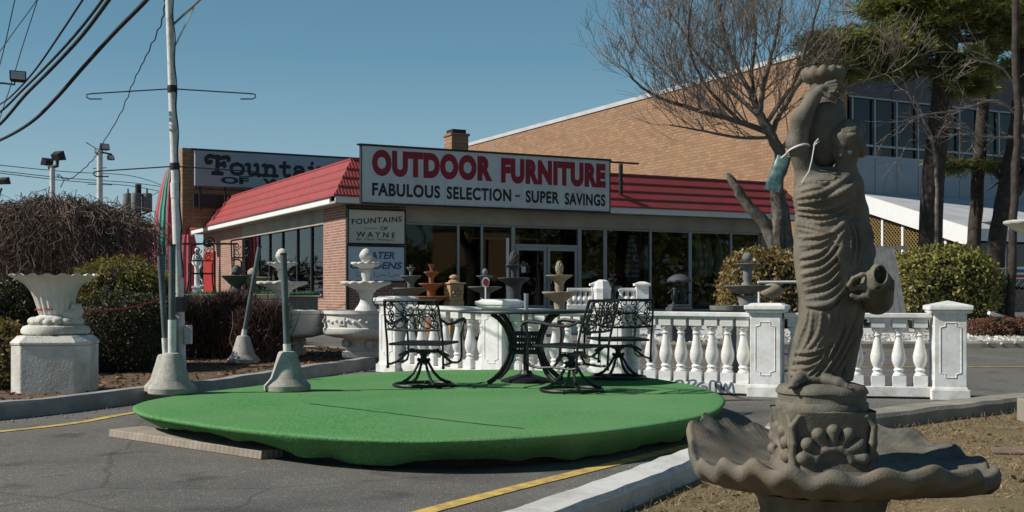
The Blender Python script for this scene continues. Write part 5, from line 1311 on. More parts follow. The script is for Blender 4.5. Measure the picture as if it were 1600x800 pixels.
# grey fountain on the right
Y = 18.5; k = Y/F; X = (1168-800)*k; g0 = gz(Y)
tier_fountain('mottled grey fountain with wide bowl and ball top before the yellow green hedge', (X, Y, g0), M['grey_stone'], [((HZ-446)*k+EYE-g0, 37*k, .14), ((HZ-412)*k+EYE-g0, 21*k, .06)], .19, (HZ-462)*k+EYE-g0, ('ball', .085, .16), sc=0)
fb = thing('loose_bowl', 'grey flat fountain bowl set down beside the white flat capped post', 'bowl', ((1140-800)/F*15.5, 15.5, gz(15.5)))
MB().lathe([(.001,0),(.13,0),(.12,.1),(.09,.3),(.1,.75),(.14,.80),(.001,.80)], 20, cap=False).build('pedestal', M['grey_stone'], fb)
MB().lathe([(.1,.80),(.2,.81),(.26,.84),(.27,.90),(.24,.90),(.2,.86),(.001,.85)], 32, cap=False).build('bowl', M['grey_stone'], fb)
# carved tan urn box
Y = 22.0; k = Y/F; X = (709-800)*k; g0 = gz(Y); zz = lambda py: EYE+(HZ-py)*k-g0
cu = thing('carved_urn', 'tan carved stone urn with lid finial between the terracotta and grey fountains', 'urn', (X, Y, g0), .5)
z0 = zz(470); z1 = zz(444)
m_ = MB(); m_.box((0, 0, z0/2), (.30, .30, z0)); m_.build('stand', M['tan_stone'], cu, bevel=.01)
m_ = MB(); m_.box((0, 0, (z0+z1)/2), (.27, .27, z1-z0), top=(1.1, 1.1)); m_.box((0, 0, z1+.015), (.36, .36, .03)); m_.build('body', M['tan_stone'], cu, bevel=.012)
for a in range(4):
    q = a*math.pi/2; m_ = MB()
    for j in range(6): w = j*math.pi/3; m_.ball((math.cos(q)*.145-math.sin(q)*.07*math.cos(w), math.sin(q)*.145+math.cos(q)*.07*math.cos(w), (z0+z1)/2+.07*math.sin(w)), .035, 6, 5)
    m_.ball((math.cos(q)*.15, math.sin(q)*.15, (z0+z1)/2), .04, 8, 6)
    m_.build('carving', M['tan_stone'], cu)
MB().lathe([(.001,z1+.03),(.13,z1+.03),(.11,z1+.06),(.05,z1+.09),(.05,z1+.10),(.09,z1+.12),(.08,z1+.15),(.03,z1+.18),(.001,z1+.185)], 20, cap=False).build('lid', M['tan_stone'], cu)
# small red oval sign on a stake
Y = 16.5; k = Y/F; X = (759-800)*k; g0 = gz(Y); zc = EYE+(HZ-441)*k-g0
rs2 = thing('stake_sign', 'little red oval sign with white border on a thin white stake', 'sign', (X, Y, g0))
MB().tube([(0, 0, 0), (0, 0, zc-.06)], .012, 6).build('stake', M['white_plain'], rs2)
m_ = MB(); m_.loft([[(.055*math.cos(q), y, zc+.075*math.sin(q)) for q in [2*math.pi*i/24 for i in range(24)]] for y in (-.008, .008)]); m_.build('plate', M['white_plain'], rs2, sharp=30)
m_ = MB(); m_.loft([[(.040*math.cos(q), y, zc+.055*math.sin(q)) for q in [2*math.pi*i/24 for i in range(24)]] for y in (-.011, -.0085)]); m_.build('face', M['red_door'], rs2, sharp=30)
# small balustrade before the windows
Y = 24.0; k = Y/F; g0 = gz(Y); zt = EYE+(HZ-450)*k-g0
def small_bal(x0, x1, label, nb, posts):
    xa, xb = (x0-800)*k, (x1-800)*k; t = thing('small_balustrade', label, 'balustrade', ((xa+xb)/2, Y, g0), 0, 'little white balustrades before the shop')
    L_ = xb-xa; MB().box((0, 0, zt-.03), (L_, .14, .06)).build('top_rail', M['white_cast'], t, bevel=.008); MB().box((0, 0, .3), (L_, .14, .6)).build('bottom_rail', M['white_cast'], t, bevel=.008)
    sc_ = (zt-.06-.6)/.517
    for i in range(nb):
        m_ = MB(); m_.lathe([(r*1.0, .6+(z-.245)*sc_) for r, z in BP], 14, cap=False); o = m_.build('baluster', M['white_cast'], t); o.location = (-L_/2+L_*(i+.5)/nb, 0, 0)
    for px in posts:
        x = (px-800)*k-(xa+xb)/2; m_ = MB(); m_.box((x, 0, zt/2+.01), (.26, .26, zt+.06)); m_.box((x, 0, zt+.07), (.34, .34, .05)); m_.box((x, 0, zt+.115), (.30, .30, .04), top=(.3, .3)); m_.build('post', M['white_cast'], t, bevel=.006)
small_bal(886, 926, 'little white balustrade right of the buff fountain, with four slim balusters', 5, [934])
small_bal(966, 993, 'little white balustrade ending in a square post behind the farthest right chair', 3, [1003])
m_ = MB(); m_.loft([[(.13*math.cos(q), .13*math.sin(q), z) for q in [math.pi/4*i for i in range(8)]] for z in (0, .0)]+[[(r_*math.cos(q), r_*math.sin(q), z) for q in [math.pi/4*i for i in range(8)]] for r_, z in ((.16, .9), (.18, .98), (.12, 1.12), (.06, 1.15))]); m_.sm = [False]*len(m_.sm)
tag(m_.build('white_finial', M['white_cast'], loc=((941-800)*k*.92, Y*.92, gz(Y*.92))), 'white faceted block left of the little dark brown fountain', 'finial')
# children under an umbrella
Y = 20.5; k = Y/F; X = (1061-800)*k; g0 = gz(Y); zt = EYE+(HZ-428)*k-g0; zb = EYE+(HZ-480)*k-g0
us2 = thing('umbrella_statue', 'small dark bronze statue of two children sheltering under an umbrella', 'statue', (X, Y, g0), .2)
m_ = MB(); m_.box((0, 0, zb/2), (.4, .34, zb)); m_.box((0, 0, zb+.02), (.34, .28, .05)); m_.build('stand', M['dark_stone'], us2, bevel=.02)
f2 = Field((-.24, -.16, zb-.02), (.24, .16, zt+.02), .009); H = zt-zb
def child(x, s, lean):
    hz = zb+H*.74; f2.cap((x, 0, zb+.05), (x-.01*s, 0, zb+H*.32), .026, .034, .02); f2.cap((x+.055*s, .02, zb+.05), (x+.02*s, 0, zb+H*.32), .026, .032, .02)
    f2.cap((x, 0, zb+H*.32), (x+lean*.5, 0, zb+H*.56), .055, .045, .03); f2.ell((x+lean, 0, hz), (.042, .045, .05), .02)
    f2.cap((x+lean*.5-.04*s, 0, zb+H*.55), (x-.12*s, -.03, zb+H*.42), .02, .015, .02); f2.cap((x+lean*.5+.03*s, 0, zb+H*.55), (x+.06*s, -.05, zb+H*.6), .02, .014, .02)
child(-.09, 1, .05); child(.09, -1, -.05); f2.cap((-.13, 0, zb+.02), (.13, 0, zb+.02), .045, .045, .03)
field_mb(f2, 1).build('figures', M['bronze_dark'], us2, sharp=80)
m_ = MB(); m_.tube([(-.02, -.05, zb+H*.45), (0, 0, zt-.02)], .01, 6); m_.build('handle', M['bronze_dark'], us2)
NU = 32; rg = []
for r_, z in ((.225, zt-.16), (.22, zt-.12), (.17, zt-.055), (.09, zt-.015), (.01, zt)):
    rg.append([(r_*(1-.06*abs(math.sin(4*q))*(r_/.225))*math.cos(q), r_*(1-.06*abs(math.sin(4*q))*(r_/.225))*math.sin(q), z+(.02*abs(math.sin(4*q)) if r_ > .2 else 0)) for q in [2*math.pi*i/NU for i in range(NU)]])
m_ = MB().loft(rg, caps=False); o = m_.build('canopy', M['dark_stone'], us2, sharp=30); sd = o.modifiers.new('thick', 'SOLIDIFY'); sd.thickness = .012
# right edge: white fountain bowl standing at the frame edge
Y = 8.3; k = Y/F; X = (1640-800)*k
wb = thing('white_bird_bath', 'white scalloped bird bath bowl on a stem cut off by the right edge', 'bird bath', (X, Y, .035))
zr = EYE+(HZ-345)*k-.035; MB().lathe(bowl_prof(66*k, zr, .14, .10), 60, mod=scallop(20, .04, .14), cap=False).build('bowl', M['white_stone'], wb, sharp=70)
MB().lathe([(.001,0),(.13,0),(.13,.06),(.10,.12),(.07,.5),(.075,1.0),(.10,zr-.16),(.12,zr-.13),(.001,zr-.13)], 24, cap=False).build('stem', M['white_stone'], wb)
# block and flat stone on the lawn
m_ = MB(); m_.box((0, 0, .1), (.46, .25, .2)); tag(m_.build('concrete_block', M['kerb_stone'], bevel=.012, loc=(4.55, 9.75, .035)), 'tan concrete block lying on the dry lawn at the right edge', 'block').rotation_euler = (0, 0, -.12)
m_ = MB(); m_.prism([(-.2, -.1), (.25, -.14), (.28, .1), (-.1, .16)], 0, .02); tag(m_.build('flat_stone', mat('red_slab', (.19, .13, .10), .9, .2, 6, .4, 40), bevel=.008, loc=(3.45, 7.9, .035)), 'flat reddish stone slab sunk in the dry lawn', 'stone')
# pale rag and weeds under the platform lip
m_ = MB(); rg = []
for i in range(9): x = i/8; rg.append([(x*.36-.18, .045*math.cos(q)*(1-.5*x), .02+.018*math.sin(q)+.02*x+.01*nz1(x*5, q)) for q in [2*math.pi*j/8 for j in range(8)]])
tag(m_.loft(rg).build('crumpled_rag', M['plank'], loc=on_ground(748, 722, 0)), 'pale crumpled scrap on the asphalt under the platform lip', 'scrap').rotation_euler = (0, 0, .25)
# ================================================================ plants
rng = np.random.default_rng(11)
def leaf_quads(P, L, Wd, D=None, jit=.35):
    n = len(P); d = rng.normal(size=(n, 3)) if D is None else D+rng.normal(size=(n, 3))*jit
    d /= np.linalg.norm(d, axis=1, keepdims=True)+1e-9; q = rng.normal(size=(n, 3)); s = np.cross(d, q); s /= np.linalg.norm(s, axis=1, keepdims=True)+1e-9
    l = (L*(.6+.8*rng.random(n)))[:, None]; w = (Wd*(.7+.6*rng.random(n)))[:, None]
    return np.stack([P, P+d*l*.5+s*w*.5, P+d*l, P+d*l*.5-s*w*.5], 1)
def shell_points(n, c, r, p=2.6, lumps=.12, ls=1.6, inner=.16, zmin=None):
    """points on the uneven surface of a superellipsoid"""
    d = rng.normal(size=(n*2, 3)); d[:, 2] = np.where(d[:, 2] < -.6, -d[:, 2], d[:, 2]); d /= np.linalg.norm(d, axis=1, keepdims=True)
    k = (np.abs(d[:, 0])**p+np.abs(d[:, 1])**p+np.abs(d[:, 2])**p)**(-1/p)
    u = d*k[:, None]; f = 1-inner*rng.random(len(u))**2
    lum = np.array([nz1(*(x*ls*2)) for x in u*np.array(r)/max(r)*1.5+np.array(c)])*lumps
    P = np.array(c)+u*np.array(r)*(f+lum)[:, None]
    if zmin is not None: P = P[P[:, 2] > zmin]
    return P[:n], (d*np.array([1, 1, 1]))[:n] if zmin is None else None
def blob(mb, c, r, p=2.6, n=24, m=12, k=.88, zmin=0.0):
    rg = []
    for j in range(m+1):
        ph = -math.pi/2+math.pi*j/m; ring = []
        for i in range(n):
            q = 2*math.pi*i/n; d = (math.cos(ph)*math.cos(q), math.cos(ph)*math.sin(q), math.sin(ph)); kk = (abs(d[0])**p+abs(d[1])**p+abs(d[2])**p+1e-9)**(-1/p)
            ring.append((c[0]+d[0]*kk*r[0]*k, c[1]+d[1]*kk*r[1]*k, max(zmin, c[2]+d[2]*kk*r[2]*k)))
        rg.append(ring)
    return mb.loft(rg)
dark_core = mat('twig_core', (.022, .019, .012), .95, .3, 20, .8, 30)
def hedge(label, name, cat, px0, px1, ptop, Y, depth, m, n=6000, leaf=(.075, .045), p=3.0, pbot=None, group=None, lumps=.17, ls=2.0, D=None, core=.86):
    k = Y/F; x0, x1 = (px0-800)*k, (px1-800)*k; g0 = gz(Y); H = EYE+(HZ-ptop)*k-g0; loc = ((x0+x1)/2, Y, g0)
    t = thing(name, label, cat, loc, 0, group); r = ((x1-x0)/2, depth/2, H*.56); c = (0, 0, H*.44)
    P, _ = shell_points(n, c, r, p, lumps, ls, zmin=.03)
    MB().quads(leaf_quads(P, leaf[0], leaf[1], None if D is None else np.tile(D, (len(P), 1)))).build('leaves', m, t)
    blob(MB(), c, r, p, k=core).build('stems', dark_core, t); return t
hedge('yellow green clipped hedge with dry tan leaves, left of the brown statue', 'hedge', 'hedge', 1124, 1262, 391, 25.2, 1.6, M['hedge_dry'], 5200, (.095, .06), 2.6)
hedge('rounded yellow green hedge behind the brown statue', 'hedge', 'hedge', 1228, 1372, 389, 26.3, 1.6, M['hedge'], 5200, (.095, .06), 2.8)
hedge('wide yellow green evergreen hedge right of the statue behind the pyramid capped post', 'hedge', 'hedge', 1394, 1550, 388, 24.6, 2.0, M['hedge'], 7500, (.095, .06), 2.8)
hedge('dark green shaded bush at the right end of the wide hedge', 'shrub', 'shrub', 1515, 1566, 425, 25.6, 1.4, M['boxwood'], 2400, (.09, .05))
for i, (a, b_, t_) in enumerate(((1512, 1552, 500), (1540, 1580, 494), (1572, 1625, 497))):
    hedge(['low rust brown shrub beside the pyramid capped post', 'low rust brown shrub in the middle of the row above the gravel', 'low rust brown shrub at the right edge above the white gravel'][i], 'rust_shrub', 'shrub', a, b_, t_, 22.3, .8, M['red_mulch_shrub'], 1800, (.06, .02), 2.2, group='rust coloured shrubs above the gravel')
hedge('dark clipped evergreen hedge behind the octagonal pedestal', 'hedge', 'hedge', 128, 268, 459, 15.2, 1.5, M['boxwood'], 11000, (.035, .024), 3.4, lumps=.05)
hedge('dark green bush at the left edge behind the white urn', 'shrub', 'shrub', -70, 74, 440, 14.6, 1.6, M['boxwood'], 9000, (.045, .03), 2.4)
hedge('small yellow brown shrub at the left edge beside the octagonal pedestal', 'shrub', 'shrub', -22, 34, 497, 12.6, .6, M['hedge_dry'], 1500, (.05, .03), 2.2)
# juniper with drooping sprays
def juniper(label, px0, px1, ptop, Y, depth):
    k = Y/F; x0, x1 = (px0-800)*k, (px1-800)*k; g0 = gz(Y); H = EYE+(HZ-ptop)*k-g0
    t = thing('juniper_bush', label, 'shrub', ((x0+x1)/2, Y, g0)); r = np.array(((x1-x0)/2, depth/2, H*.55)); Q = []
    for i in range(430):
        d = rng.normal(size=3); d[2] = abs(d[2])*1.1+.05; d /= np.linalg.norm(d); b0 = np.array((0, 0, H*.42))+d*r*(.86+.14*rng.random())
        o = np.array((d[0], d[1], .25)); o /= np.linalg.norm(o); L_ = .22+.25*rng.random(); m_ = 36
        u = rng.random(m_)[:, None]; P = b0+o*L_*u+np.array((0, 0, -1))*L_*1.0*u**1.8+rng.normal(size=(m_, 3))*.035
        Q.append(leaf_quads(P, .075, .018, np.tile(o*.6+np.array((0, 0, -.7)), (m_, 1)), .5))
    MB().quads(np.concatenate(Q)).build('foliage', M['juniper'], t); blob(MB(), (0, 0, H*.42), r, 2.2, k=.85).build('stems', dark_core, t)
juniper('olive yellow juniper bush with drooping sprays behind the clipped hedge', 106, 272, 400, 17.4, 2.0)
# bare twiggy hedge
def twiggy(label, name, px0, px1, ptop, Y, depth, m, n, cat='hedge'):
    k = Y/F; x0, x1 = (px0-800)*k, (px1-800)*k; g0 = gz(Y); H = EYE+(HZ-ptop)*k-g0; t = thing(name, label, cat, ((x0+x1)/2, Y, g0))
    P = np.stack([(rng.random(n)-.5)*(x1-x0), (rng.random(n)-.5)*depth, H*(.12+.8*rng.random(n)**.7)], 1); D = np.stack([rng.normal(size=n)*.6, rng.normal(size=n)*.6, .7+.6*rng.random(n)], 1)
    P[:, 2] *= .93+.07*np.sin(P[:, 0]*7); MB().quads(leaf_quads(P, .17, .013, D, .3)).build('twigs', m, t)
    s = MB(); r_ = random.Random(3)
    for i in range(60):
        x, y = r_.uniform(x0-x1, x1-x0)/2, r_.uniform(-depth, depth)/2; pts = [Vector((x*.9, y*.9, 0))]
        for j in range(4): pts.append(pts[-1]+Vector((r_.uniform(-.12, .12), r_.uniform(-.12, .12), H*.22)))
        s.tube(pts, [.012,.01,.008,.006,.004], 4)
    s.build('stems', M['twig_red'], t); return t
twiggy('dark reddish bare twig hedge between the tall white pole and the leaning cone', 'barberry_hedge', 292, 392, 458, 17.2, 1.3, M['barberry'], 15000)
twiggy('reddish bare twig shrub beneath the plain white fountain', 'barberry_hedge', 380, 442, 474, 16.5, .8, M['barberry'], 9000)
# weeping tree
Y = 20.0; k = Y/F; wt = thing('weeping_tree', 'bare weeping tree with a dome of drooping brown twigs behind the white urn', 'tree', ((98-800)*k, Y, gz(Y)))
s = MB(); r_ = random.Random(5); H = EYE+(HZ-322)*k-gz(Y)
tr = MB(); tr.tube([(0, 0, 0), (.05, 0, .6), (-.05, .05, 1.2), (.02, 0, H*.8)], [.12, .1, .09, .06], 8)
for i in range(9): q = i*.7; tr.tube([(0, 0, H*.55), (.4*math.cos(q), .4*math.sin(q), H*.82), (.9*math.cos(q), .9*math.sin(q), H*.90), (1.25*math.cos(q), 1.25*math.sin(q), H*.78)], [.06, .045, .03, .02], 6)
tr.build('trunk', M['twig_red'], wt)
for i in range(1200):
    q = r_.uniform(0, 2*math.pi); r0 = r_.uniform(.0, 1.25); R1 = r0+r_.uniform(.15, .75); z0 = H*(.97-.13*(r0/1.25)**2)+r_.uniform(-.15, .1); c, s_ = math.cos(q), math.sin(q); R1 = min(R1, 1.85)
    zend = r_.uniform(.15, 1.3) if r_.random() < .8 else z0-.5; up = r_.uniform(.0, .22)
    pts = [(c*r0, s_*r0, z0-.1), (c*(r0+R1)/2, s_*(r0+R1)/2, z0+up), (c*R1, s_*R1, z0-.12), (c*(R1+.07), s_*(R1+.07), (z0+zend)/2+.1), (c*(R1+.05)+r_.uniform(-.12, .12), s_*(R1+.05)+r_.uniform(-.12, .12), zend)]
    P = []
    for j in range(4):
        a, b_ = Vector(pts[j]), Vector(pts[j+1])
        for u in (0, .33, .67): P.append(a.lerp(b_, u)+Vector((r_.gauss(0, .06), r_.gauss(0, .06), r_.gauss(0, .05))))
    P.append(Vector(pts[4])); s.tube(P, [.0085-.0005*j for j in range(13)], 3, caps=False)
    for j in range(3): a = P[r_.randrange(3, 12)]; s.tube([a, a+Vector((r_.gauss(0, .12), r_.gauss(0, .12), -.1)), a+Vector((r_.gauss(0, .2), r_.gauss(0, .2), -.32))], .004, 3, caps=False)
s.build('crown', M['twig_red'], wt)
wt2 = copy_thing(wt, ((-30-800)/F*21, 21, gz(21)), 1.9, 'second bare weeping tree dome running out of the left edge'); wt2.scale = (.95, .95, .80); wt['group'] = wt2['group'] = 'bare weeping trees'
# ---------------------------------------------------------------- branching trees
def grow(mb, p, d, L, r, lev, rr, up=.12, spread=.75, kids=(7, 5, 4), minr=.004, wob=.16):
    n = 5 if lev > 0 else 3; pts = [p.copy()]; d = d.normalized()
    for i in range(n):
        d = (d+Vector((rr.gauss(0, wob), rr.gauss(0, wob), rr.gauss(0, wob)+up))).normalized(); pts.append(pts[-1]+d*L/n)
    rad = [max(minr, r*(1-.75*i/n)) for i in range(n+1)]
    mb.tube(pts, rad, 5 if r > .04 else (4 if r > .015 else 3), caps=False)
    if lev <= 0: return
    for k in range(kids[lev-1]):
        u = rr.uniform(.2, 1.0); i = min(int(u*n), n-1); q = pts[i].lerp(pts[i+1], u*n-i); dd = (pts[i+1]-pts[i]).normalized()
        v = Vector((rr.gauss(0, 1), rr.gauss(0, 1), rr.gauss(0, 1)+.3)); v = (v-dd*v.dot(dd)).normalized()
        grow(mb, q, dd+v*spread*rr.uniform(.6, 1.2), L*rr.uniform(.42, .68), max(minr, rad[i]*rr.uniform(.4, .6)), lev-1, rr, up, spread, kids, minr, wob)
def limb(mb, root, pts, r0, r1, Y, rr, dy=0.0, sides=9):
    P3 = smooth_path([(0, 0), (1, 1)], 1); Q = []
    P = [at(px, py, Y+dy*i) for i, (px, py) in enumerate(pts)]
    out = []
    for i in range(len(P)-1):
        p0 = P[max(i-1, 0)]; p1 = P[i]; p2 = P[i+1]; p3 = P[min(i+2, len(P)-1)]
        for j in range(5):
            t = j/5; out.append(0.5*((2*p1)+(-p0+p2)*t+(2*p0-5*p1+4*p2-p3)*t*t+(-p0+3*p1-3*p2+p3)*t**3))
    out.append(P[-1]); out = [o-root for o in out]; m_ = len(out)
    rad = [r0+(r1-r0)*i/(m_-1) for i in range(m_)]
    mb.tube([o+Vector((rr.gauss(0, .012), rr.gauss(0, .012), 0)) for o in out], rad, sides); return out, rad
rr = random.Random(21); Y = 27.4; root = Vector((at(1214, 0, Y).x, Y, gz(Y)))
bt = thing('bare_tree', 'leafless spreading ornamental tree with a fine fan of twigs above the shop roof', 'tree', root)
tk = MB(); cr = MB(); zg = HZ+(EYE-gz(Y))*F/Y
limbs = [([(1212, zg), (1213, 385), (1216, 330), (1213, 285), (1219, 245), (1203, 208), (1186, 178)], .25, .15, 0), ([(1236, zg), (1232, 385), (1222, 320), (1213, 285)], .2, .15, .0),
 ([(1203, 208), (1160, 192), (1110, 178), (1050, 160), (1010, 142), (980, 112)], .12, .025, -.25), ([(1186, 178), (1165, 130), (1138, 70), (1120, -15)], .11, .03, .2), ([(1186, 178), (1196, 120), (1212, 60), (1224, -20)], .11, .03, -.3),
 ([(1190, 185), (1140, 140), (1090, 85), (1045, 15)], .10, .025, .35), ([(1205, 210), (1235, 150), (1280, 90), (1330, 35)], .11, .025, .3), ([(1216, 240), (1262, 185), (1320, 140), (1395, 112)], .10, .02, -.3),
 ([(1150, 190), (1085, 150), (1030, 105), (990, 62)], .08, .02, .5), ([(1186, 178), (1175, 120), (1180, 50), (1170, -30)], .09, .03, .55), ([(1196, 195), (1245, 120), (1265, 50), (1290, -20)], .09, .025, -.6),
 ([(1205, 215), (1155, 215), (1100, 205), (1045, 195)], .07, .02, -.5), ([(1160, 192), (1100, 130), (1075, 60), (1085, -20)], .07, .02, -.6)]
for li, (pts, r0, r1, dy) in enumerate(limbs):
    o, rad = limb(tk, root, pts, r0*(.84 if li < 2 else .66), r1*.7, Y, rr, dy)
    if li < 2: continue
    m_ = len(o)
    for j in range(22 if li not in (6, 7, 10) else 10):
        u = rr.uniform(.15, 1.0); i = min(int(u*(m_-1)), m_-2); dd = (o[i+1]-o[i]).normalized(); v = Vector((rr.gauss(0, 1), rr.gauss(0, .9), abs(rr.gauss(0, .9))+.35)); v = (v-dd*v.dot(dd)).normalized()
        grow(cr, o[i], dd+v*.85, rr.uniform(.9, 1.9)*(1.15-.4*u), max(.010, rad[i]*.32), 2, rr, .10, .7, (5, 5), .0042)
    dd = (o[-1]-o[-2]).normalized(); grow(cr, o[-1], dd, 1.0, r1*.7, 2, rr, .08, .6, (4, 6), .0034)
limb(tk, root, [(1214, 395), (1196, 352), (1166, 318), (1150, 292), (1139, 273)], .17, .085, Y, rr)
tk.build('trunk', M['bark_grey'], bt); cr.build('crown', M['twig'], bt)
# ---------------------------------------------------------------- pines
def pine(label, Y, trunk, r0, r1, limbs, clumps, seed, group='pines at the right', m=None):
    rr = random.Random(seed); root = Vector((at(trunk[0][0], 0, Y).x, Y, gz(Y))); t = thing('pine_tree', label, 'tree', root, 0, group)
    zg = HZ+(EYE-gz(Y))*F/Y; tk = MB(); limb(tk, root, [(trunk[0][0]-(trunk[1][0]-trunk[0][0])*.3, zg)]+trunk, r0, r1, Y, rr, sides=14)
    for pts, a, b_, dy in limbs:
        o, rad = limb(tk, root, pts, a, b_, Y, rr, dy, 7)
        for j in range(9):
            i = rr.randrange(2, len(o)-1); dd = (o[i+1]-o[i]).normalized(); grow(tk, o[i], dd+Vector((rr.gauss(0, .5), rr.gauss(0, .5), rr.gauss(0, .5))), rr.uniform(.4, 1.0), max(.01, rad[i]*.4), 1, rr, .02, .8, (3,), .006)
    tk.build('trunk', M['bark_pine'], t)
    Q = []
    for (px, py, rx, ry, n) in clumps:
        c = at(px, py, Y)-root; k = Y/F; R_ = np.array((rx*k, rx*k*.9, ry*k))
        sub = max(4, n//8); cen = rng.normal(size=(sub, 3)); cen /= np.linalg.norm(cen, axis=1, keepdims=True); cen *= rng.random((sub, 1))**.45
        for s_ in cen:
            pc = np.array(c)+s_*R_; mm = 16; tp = pc+rng.normal(size=(mm, 3))*np.array((.20, .20, .09))
            for q in tp:
                b_ = 11; d = rng.normal(size=(b_, 3)); d[:, 2] = d[:, 2]*.6+.25; d[:, :2] += s_[:2]*.8
                Q.append(leaf_quads(np.tile(q, (b_, 1)), .19, .022, d, .1))
    if Q: MB().quads(np.concatenate(Q)).build('crown', M['pine'], t)
    return t
pine('tall pine with thick dark trunk and a long needle laden limb reaching left', 29.0, [(1452, 395), (1461, 250), (1474, 130), (1484, 40), (1490, -70)], .31, .22,
     [([(1478, 95), (1440, 108), (1390, 104), (1320, 96)], .13, .03, -.1), ([(1482, 62), (1530, 58), (1580, 42), (1620, 30)], .12, .04, .2), ([(1486, 25), (1430, 8), (1370, 12), (1320, 20)], .1, .03, .3), ([(1484, 40), (1520, 10), (1570, -10)], .1, .03, -.3), ([(1480, 70), (1465, 40), (1440, -20)], .1, .04, -.4)],
     [(1325, 76, 62, 28, 800), (1395, 72, 60, 32, 700), (1298, 104, 40, 16, 300), (1365, 104, 66, 14, 420), (1420, 42, 60, 26, 380), (1450, 12, 90, 24, 460), (1380, 8, 50, 16, 220), (1545, 22, 60, 24, 380), (1600, 8, 50, 20, 220), (1585, 50, 40, 14, 150), (1498, 108, 42, 22, 330), (1510, 140, 34, 12, 150), (1440, 62, 32, 18, 150), (1480, -20, 160, 26, 420)], 3)
pine('slimmer pine trunk rising between the thick pine and the leaning trunks', 31.0, [(1521, 395), (1528, 280), (1538, 150), (1548, 30), (1552, -60)], .19, .13,
     [([(1533, 262), (1490, 262), (1450, 270)], .05, .015, -.2), ([(1532, 258), (1570, 256), (1610, 262)], .05, .015, -.2)], [(1480, 262, 34, 8, 60), (1575, 262, 34, 9, 70), (1540, 80, 34, 20, 140), (1530, 262, 24, 8, 50), (1585, 110, 28, 12, 90)], 4)
pine('dark forked trunk leaning right near the right edge', 30.0, [(1556, 395), (1571, 300), (1590, 190), (1604, 80), (1612, -20)], .24, .17, [([(1570, 320), (1592, 290), (1622, 240)], .2, .15, .1)], [(1610, 60, 40, 20, 160)], 5)
lt = pine('thin straight reddish trunk standing behind the wire fence at the right edge', 24.4, [(1580, 470), (1581, 420), (1583, 340), (1590, 200), (1586, 60), (1590, -60)], .095, .07, [], [], 6)
# loose bare branches in front of the windows
bb2 = MB(); rr = random.Random(9); Y = 26.5; root = Vector((at(1610, 0, Y).x, Y, gz(Y)))
lt2 = thing('bare_sapling', 'pale bare branches arching in from the right edge before the dark windows', 'tree', root); tk = MB(); cr = MB()
limb(tk, root, [(1610, HZ+(EYE-gz(Y))*F/Y), (1612, 300), (1606, 200), (1600, 150)], .09, .05, Y, rr)
for pts in ([(1606, 200), (1560, 158), (1500, 172), (1440, 180), (1410, 190)], [(1603, 170), (1570, 110), (1530, 95), (1510, 90)], [(1606, 210), (1575, 215), (1530, 212), (1495, 200)]):
    o, rad = limb(tk, root, pts, .035, .01, Y, rr, -.1, 6)
    for j in range(12): i = rr.randrange(2, len(o)-1); grow(cr, o[i], (o[i+1]-o[i]).normalized()+Vector((rr.gauss(0, .5), rr.gauss(0, .5), rr.gauss(0, .6))), rr.uniform(.4, 1.0), .012, 1, rr, .02, .7, (4,), .0042)
tk.build('trunk', M['twig'], lt2); cr.build('crown', M['twig'], lt2)
rr = random.Random(19); Y = 27.0; root = Vector((at(1460, 0, Y).x, Y, gz(Y))); sap = thing('bare_sapling', 'thin pale bare sapling spreading twigs left of the thick pine trunk', 'tree', root); tk = MB(); cr = MB()
limb(tk, root, [(1460, HZ+(EYE-gz(Y))*F/Y), (1464, 320), (1459, 230), (1440, 180), (1428, 150)], .05, .02, Y, rr)
for pts in ([(1459, 225), (1430, 190), (1395, 205), (1370, 225)], [(1459, 240), (1425, 218), (1405, 255)], [(1445, 190), (1425, 160), (1415, 130)], [(1459, 215), (1490, 190), (1505, 222)]):
    o, rad = limb(tk, root, pts, .022, .008, Y, rr, -.05, 5)
    for j in range(5): i = rr.randrange(1, len(o)-1); grow(cr, o[i], (o[i+1]-o[i]).normalized()+Vector((rr.gauss(0, .5), rr.gauss(0, .5), rr.gauss(0, .5)-.1)), rr.uniform(.3, .8), .010, 1, rr, -.03, .7, (3,), .0042)
tk.build('trunk', M['twig'], sap); cr.build('crown', M['twig'], sap)
# ---------------------------------------------------------------- lawn blades, litter, far woods
def in_poly(x, y, poly):
    c = np.zeros(len(x), bool); n = len(poly); j = n-1
    for i in range(n):
        xi, yi = poly[i]; xj, yj = poly[j]; m_ = ((yi > y) != (yj > y)) & (x < (xj-xi)*(y-yi)/(yj-yi+1e-12)+xi); c ^= m_; j = i
    return c
n = 60000; x = rng.random(n)*8-.2; y = 3.6+rng.random(n)**1.3*8.5; ok = in_poly(x, y, [(a+.07, b-.03) for a, b in lawn_poly]); x, y = x[ok], y[ok]
dens = np.array([nz1(a*1.6, b*1.6) for a, b in zip(x, y)]); ok = dens > -.25+.3*rng.random(len(x))-.15; x, y = x[ok], y[ok]
P = np.stack([x, y, np.full(len(x), .034)], 1); D = np.stack([rng.normal(size=len(x))*.9, rng.normal(size=len(x))*.9, .25+.5*rng.random(len(x))], 1)
stuff(MB().quads(leaf_quads(P, .055, .005, D, .2)).build('dry_grass', M['grass']), 'dry straw coloured grass blades over the lawn', 'grass')
def litter(name, poly, n, size, zf, label, yr, xr):
    x = xr[0]+(xr[1]-xr[0])*rng.random(n); y = yr[0]+(yr[1]-yr[0])*rng.random(n); ok = in_poly(x, y, poly); x, y = x[ok], y[ok]
    P = np.stack([x, y, np.array([gz(b) for b in y])+zf+.004], 1); D = np.stack([rng.normal(size=len(x)), rng.normal(size=len(x)), .25*rng.random(len(x))], 1)
    stuff(MB().quads(leaf_quads(P, size, size*.6, D, .1)).build(name, M['leaf_litter']), label, 'leaves')
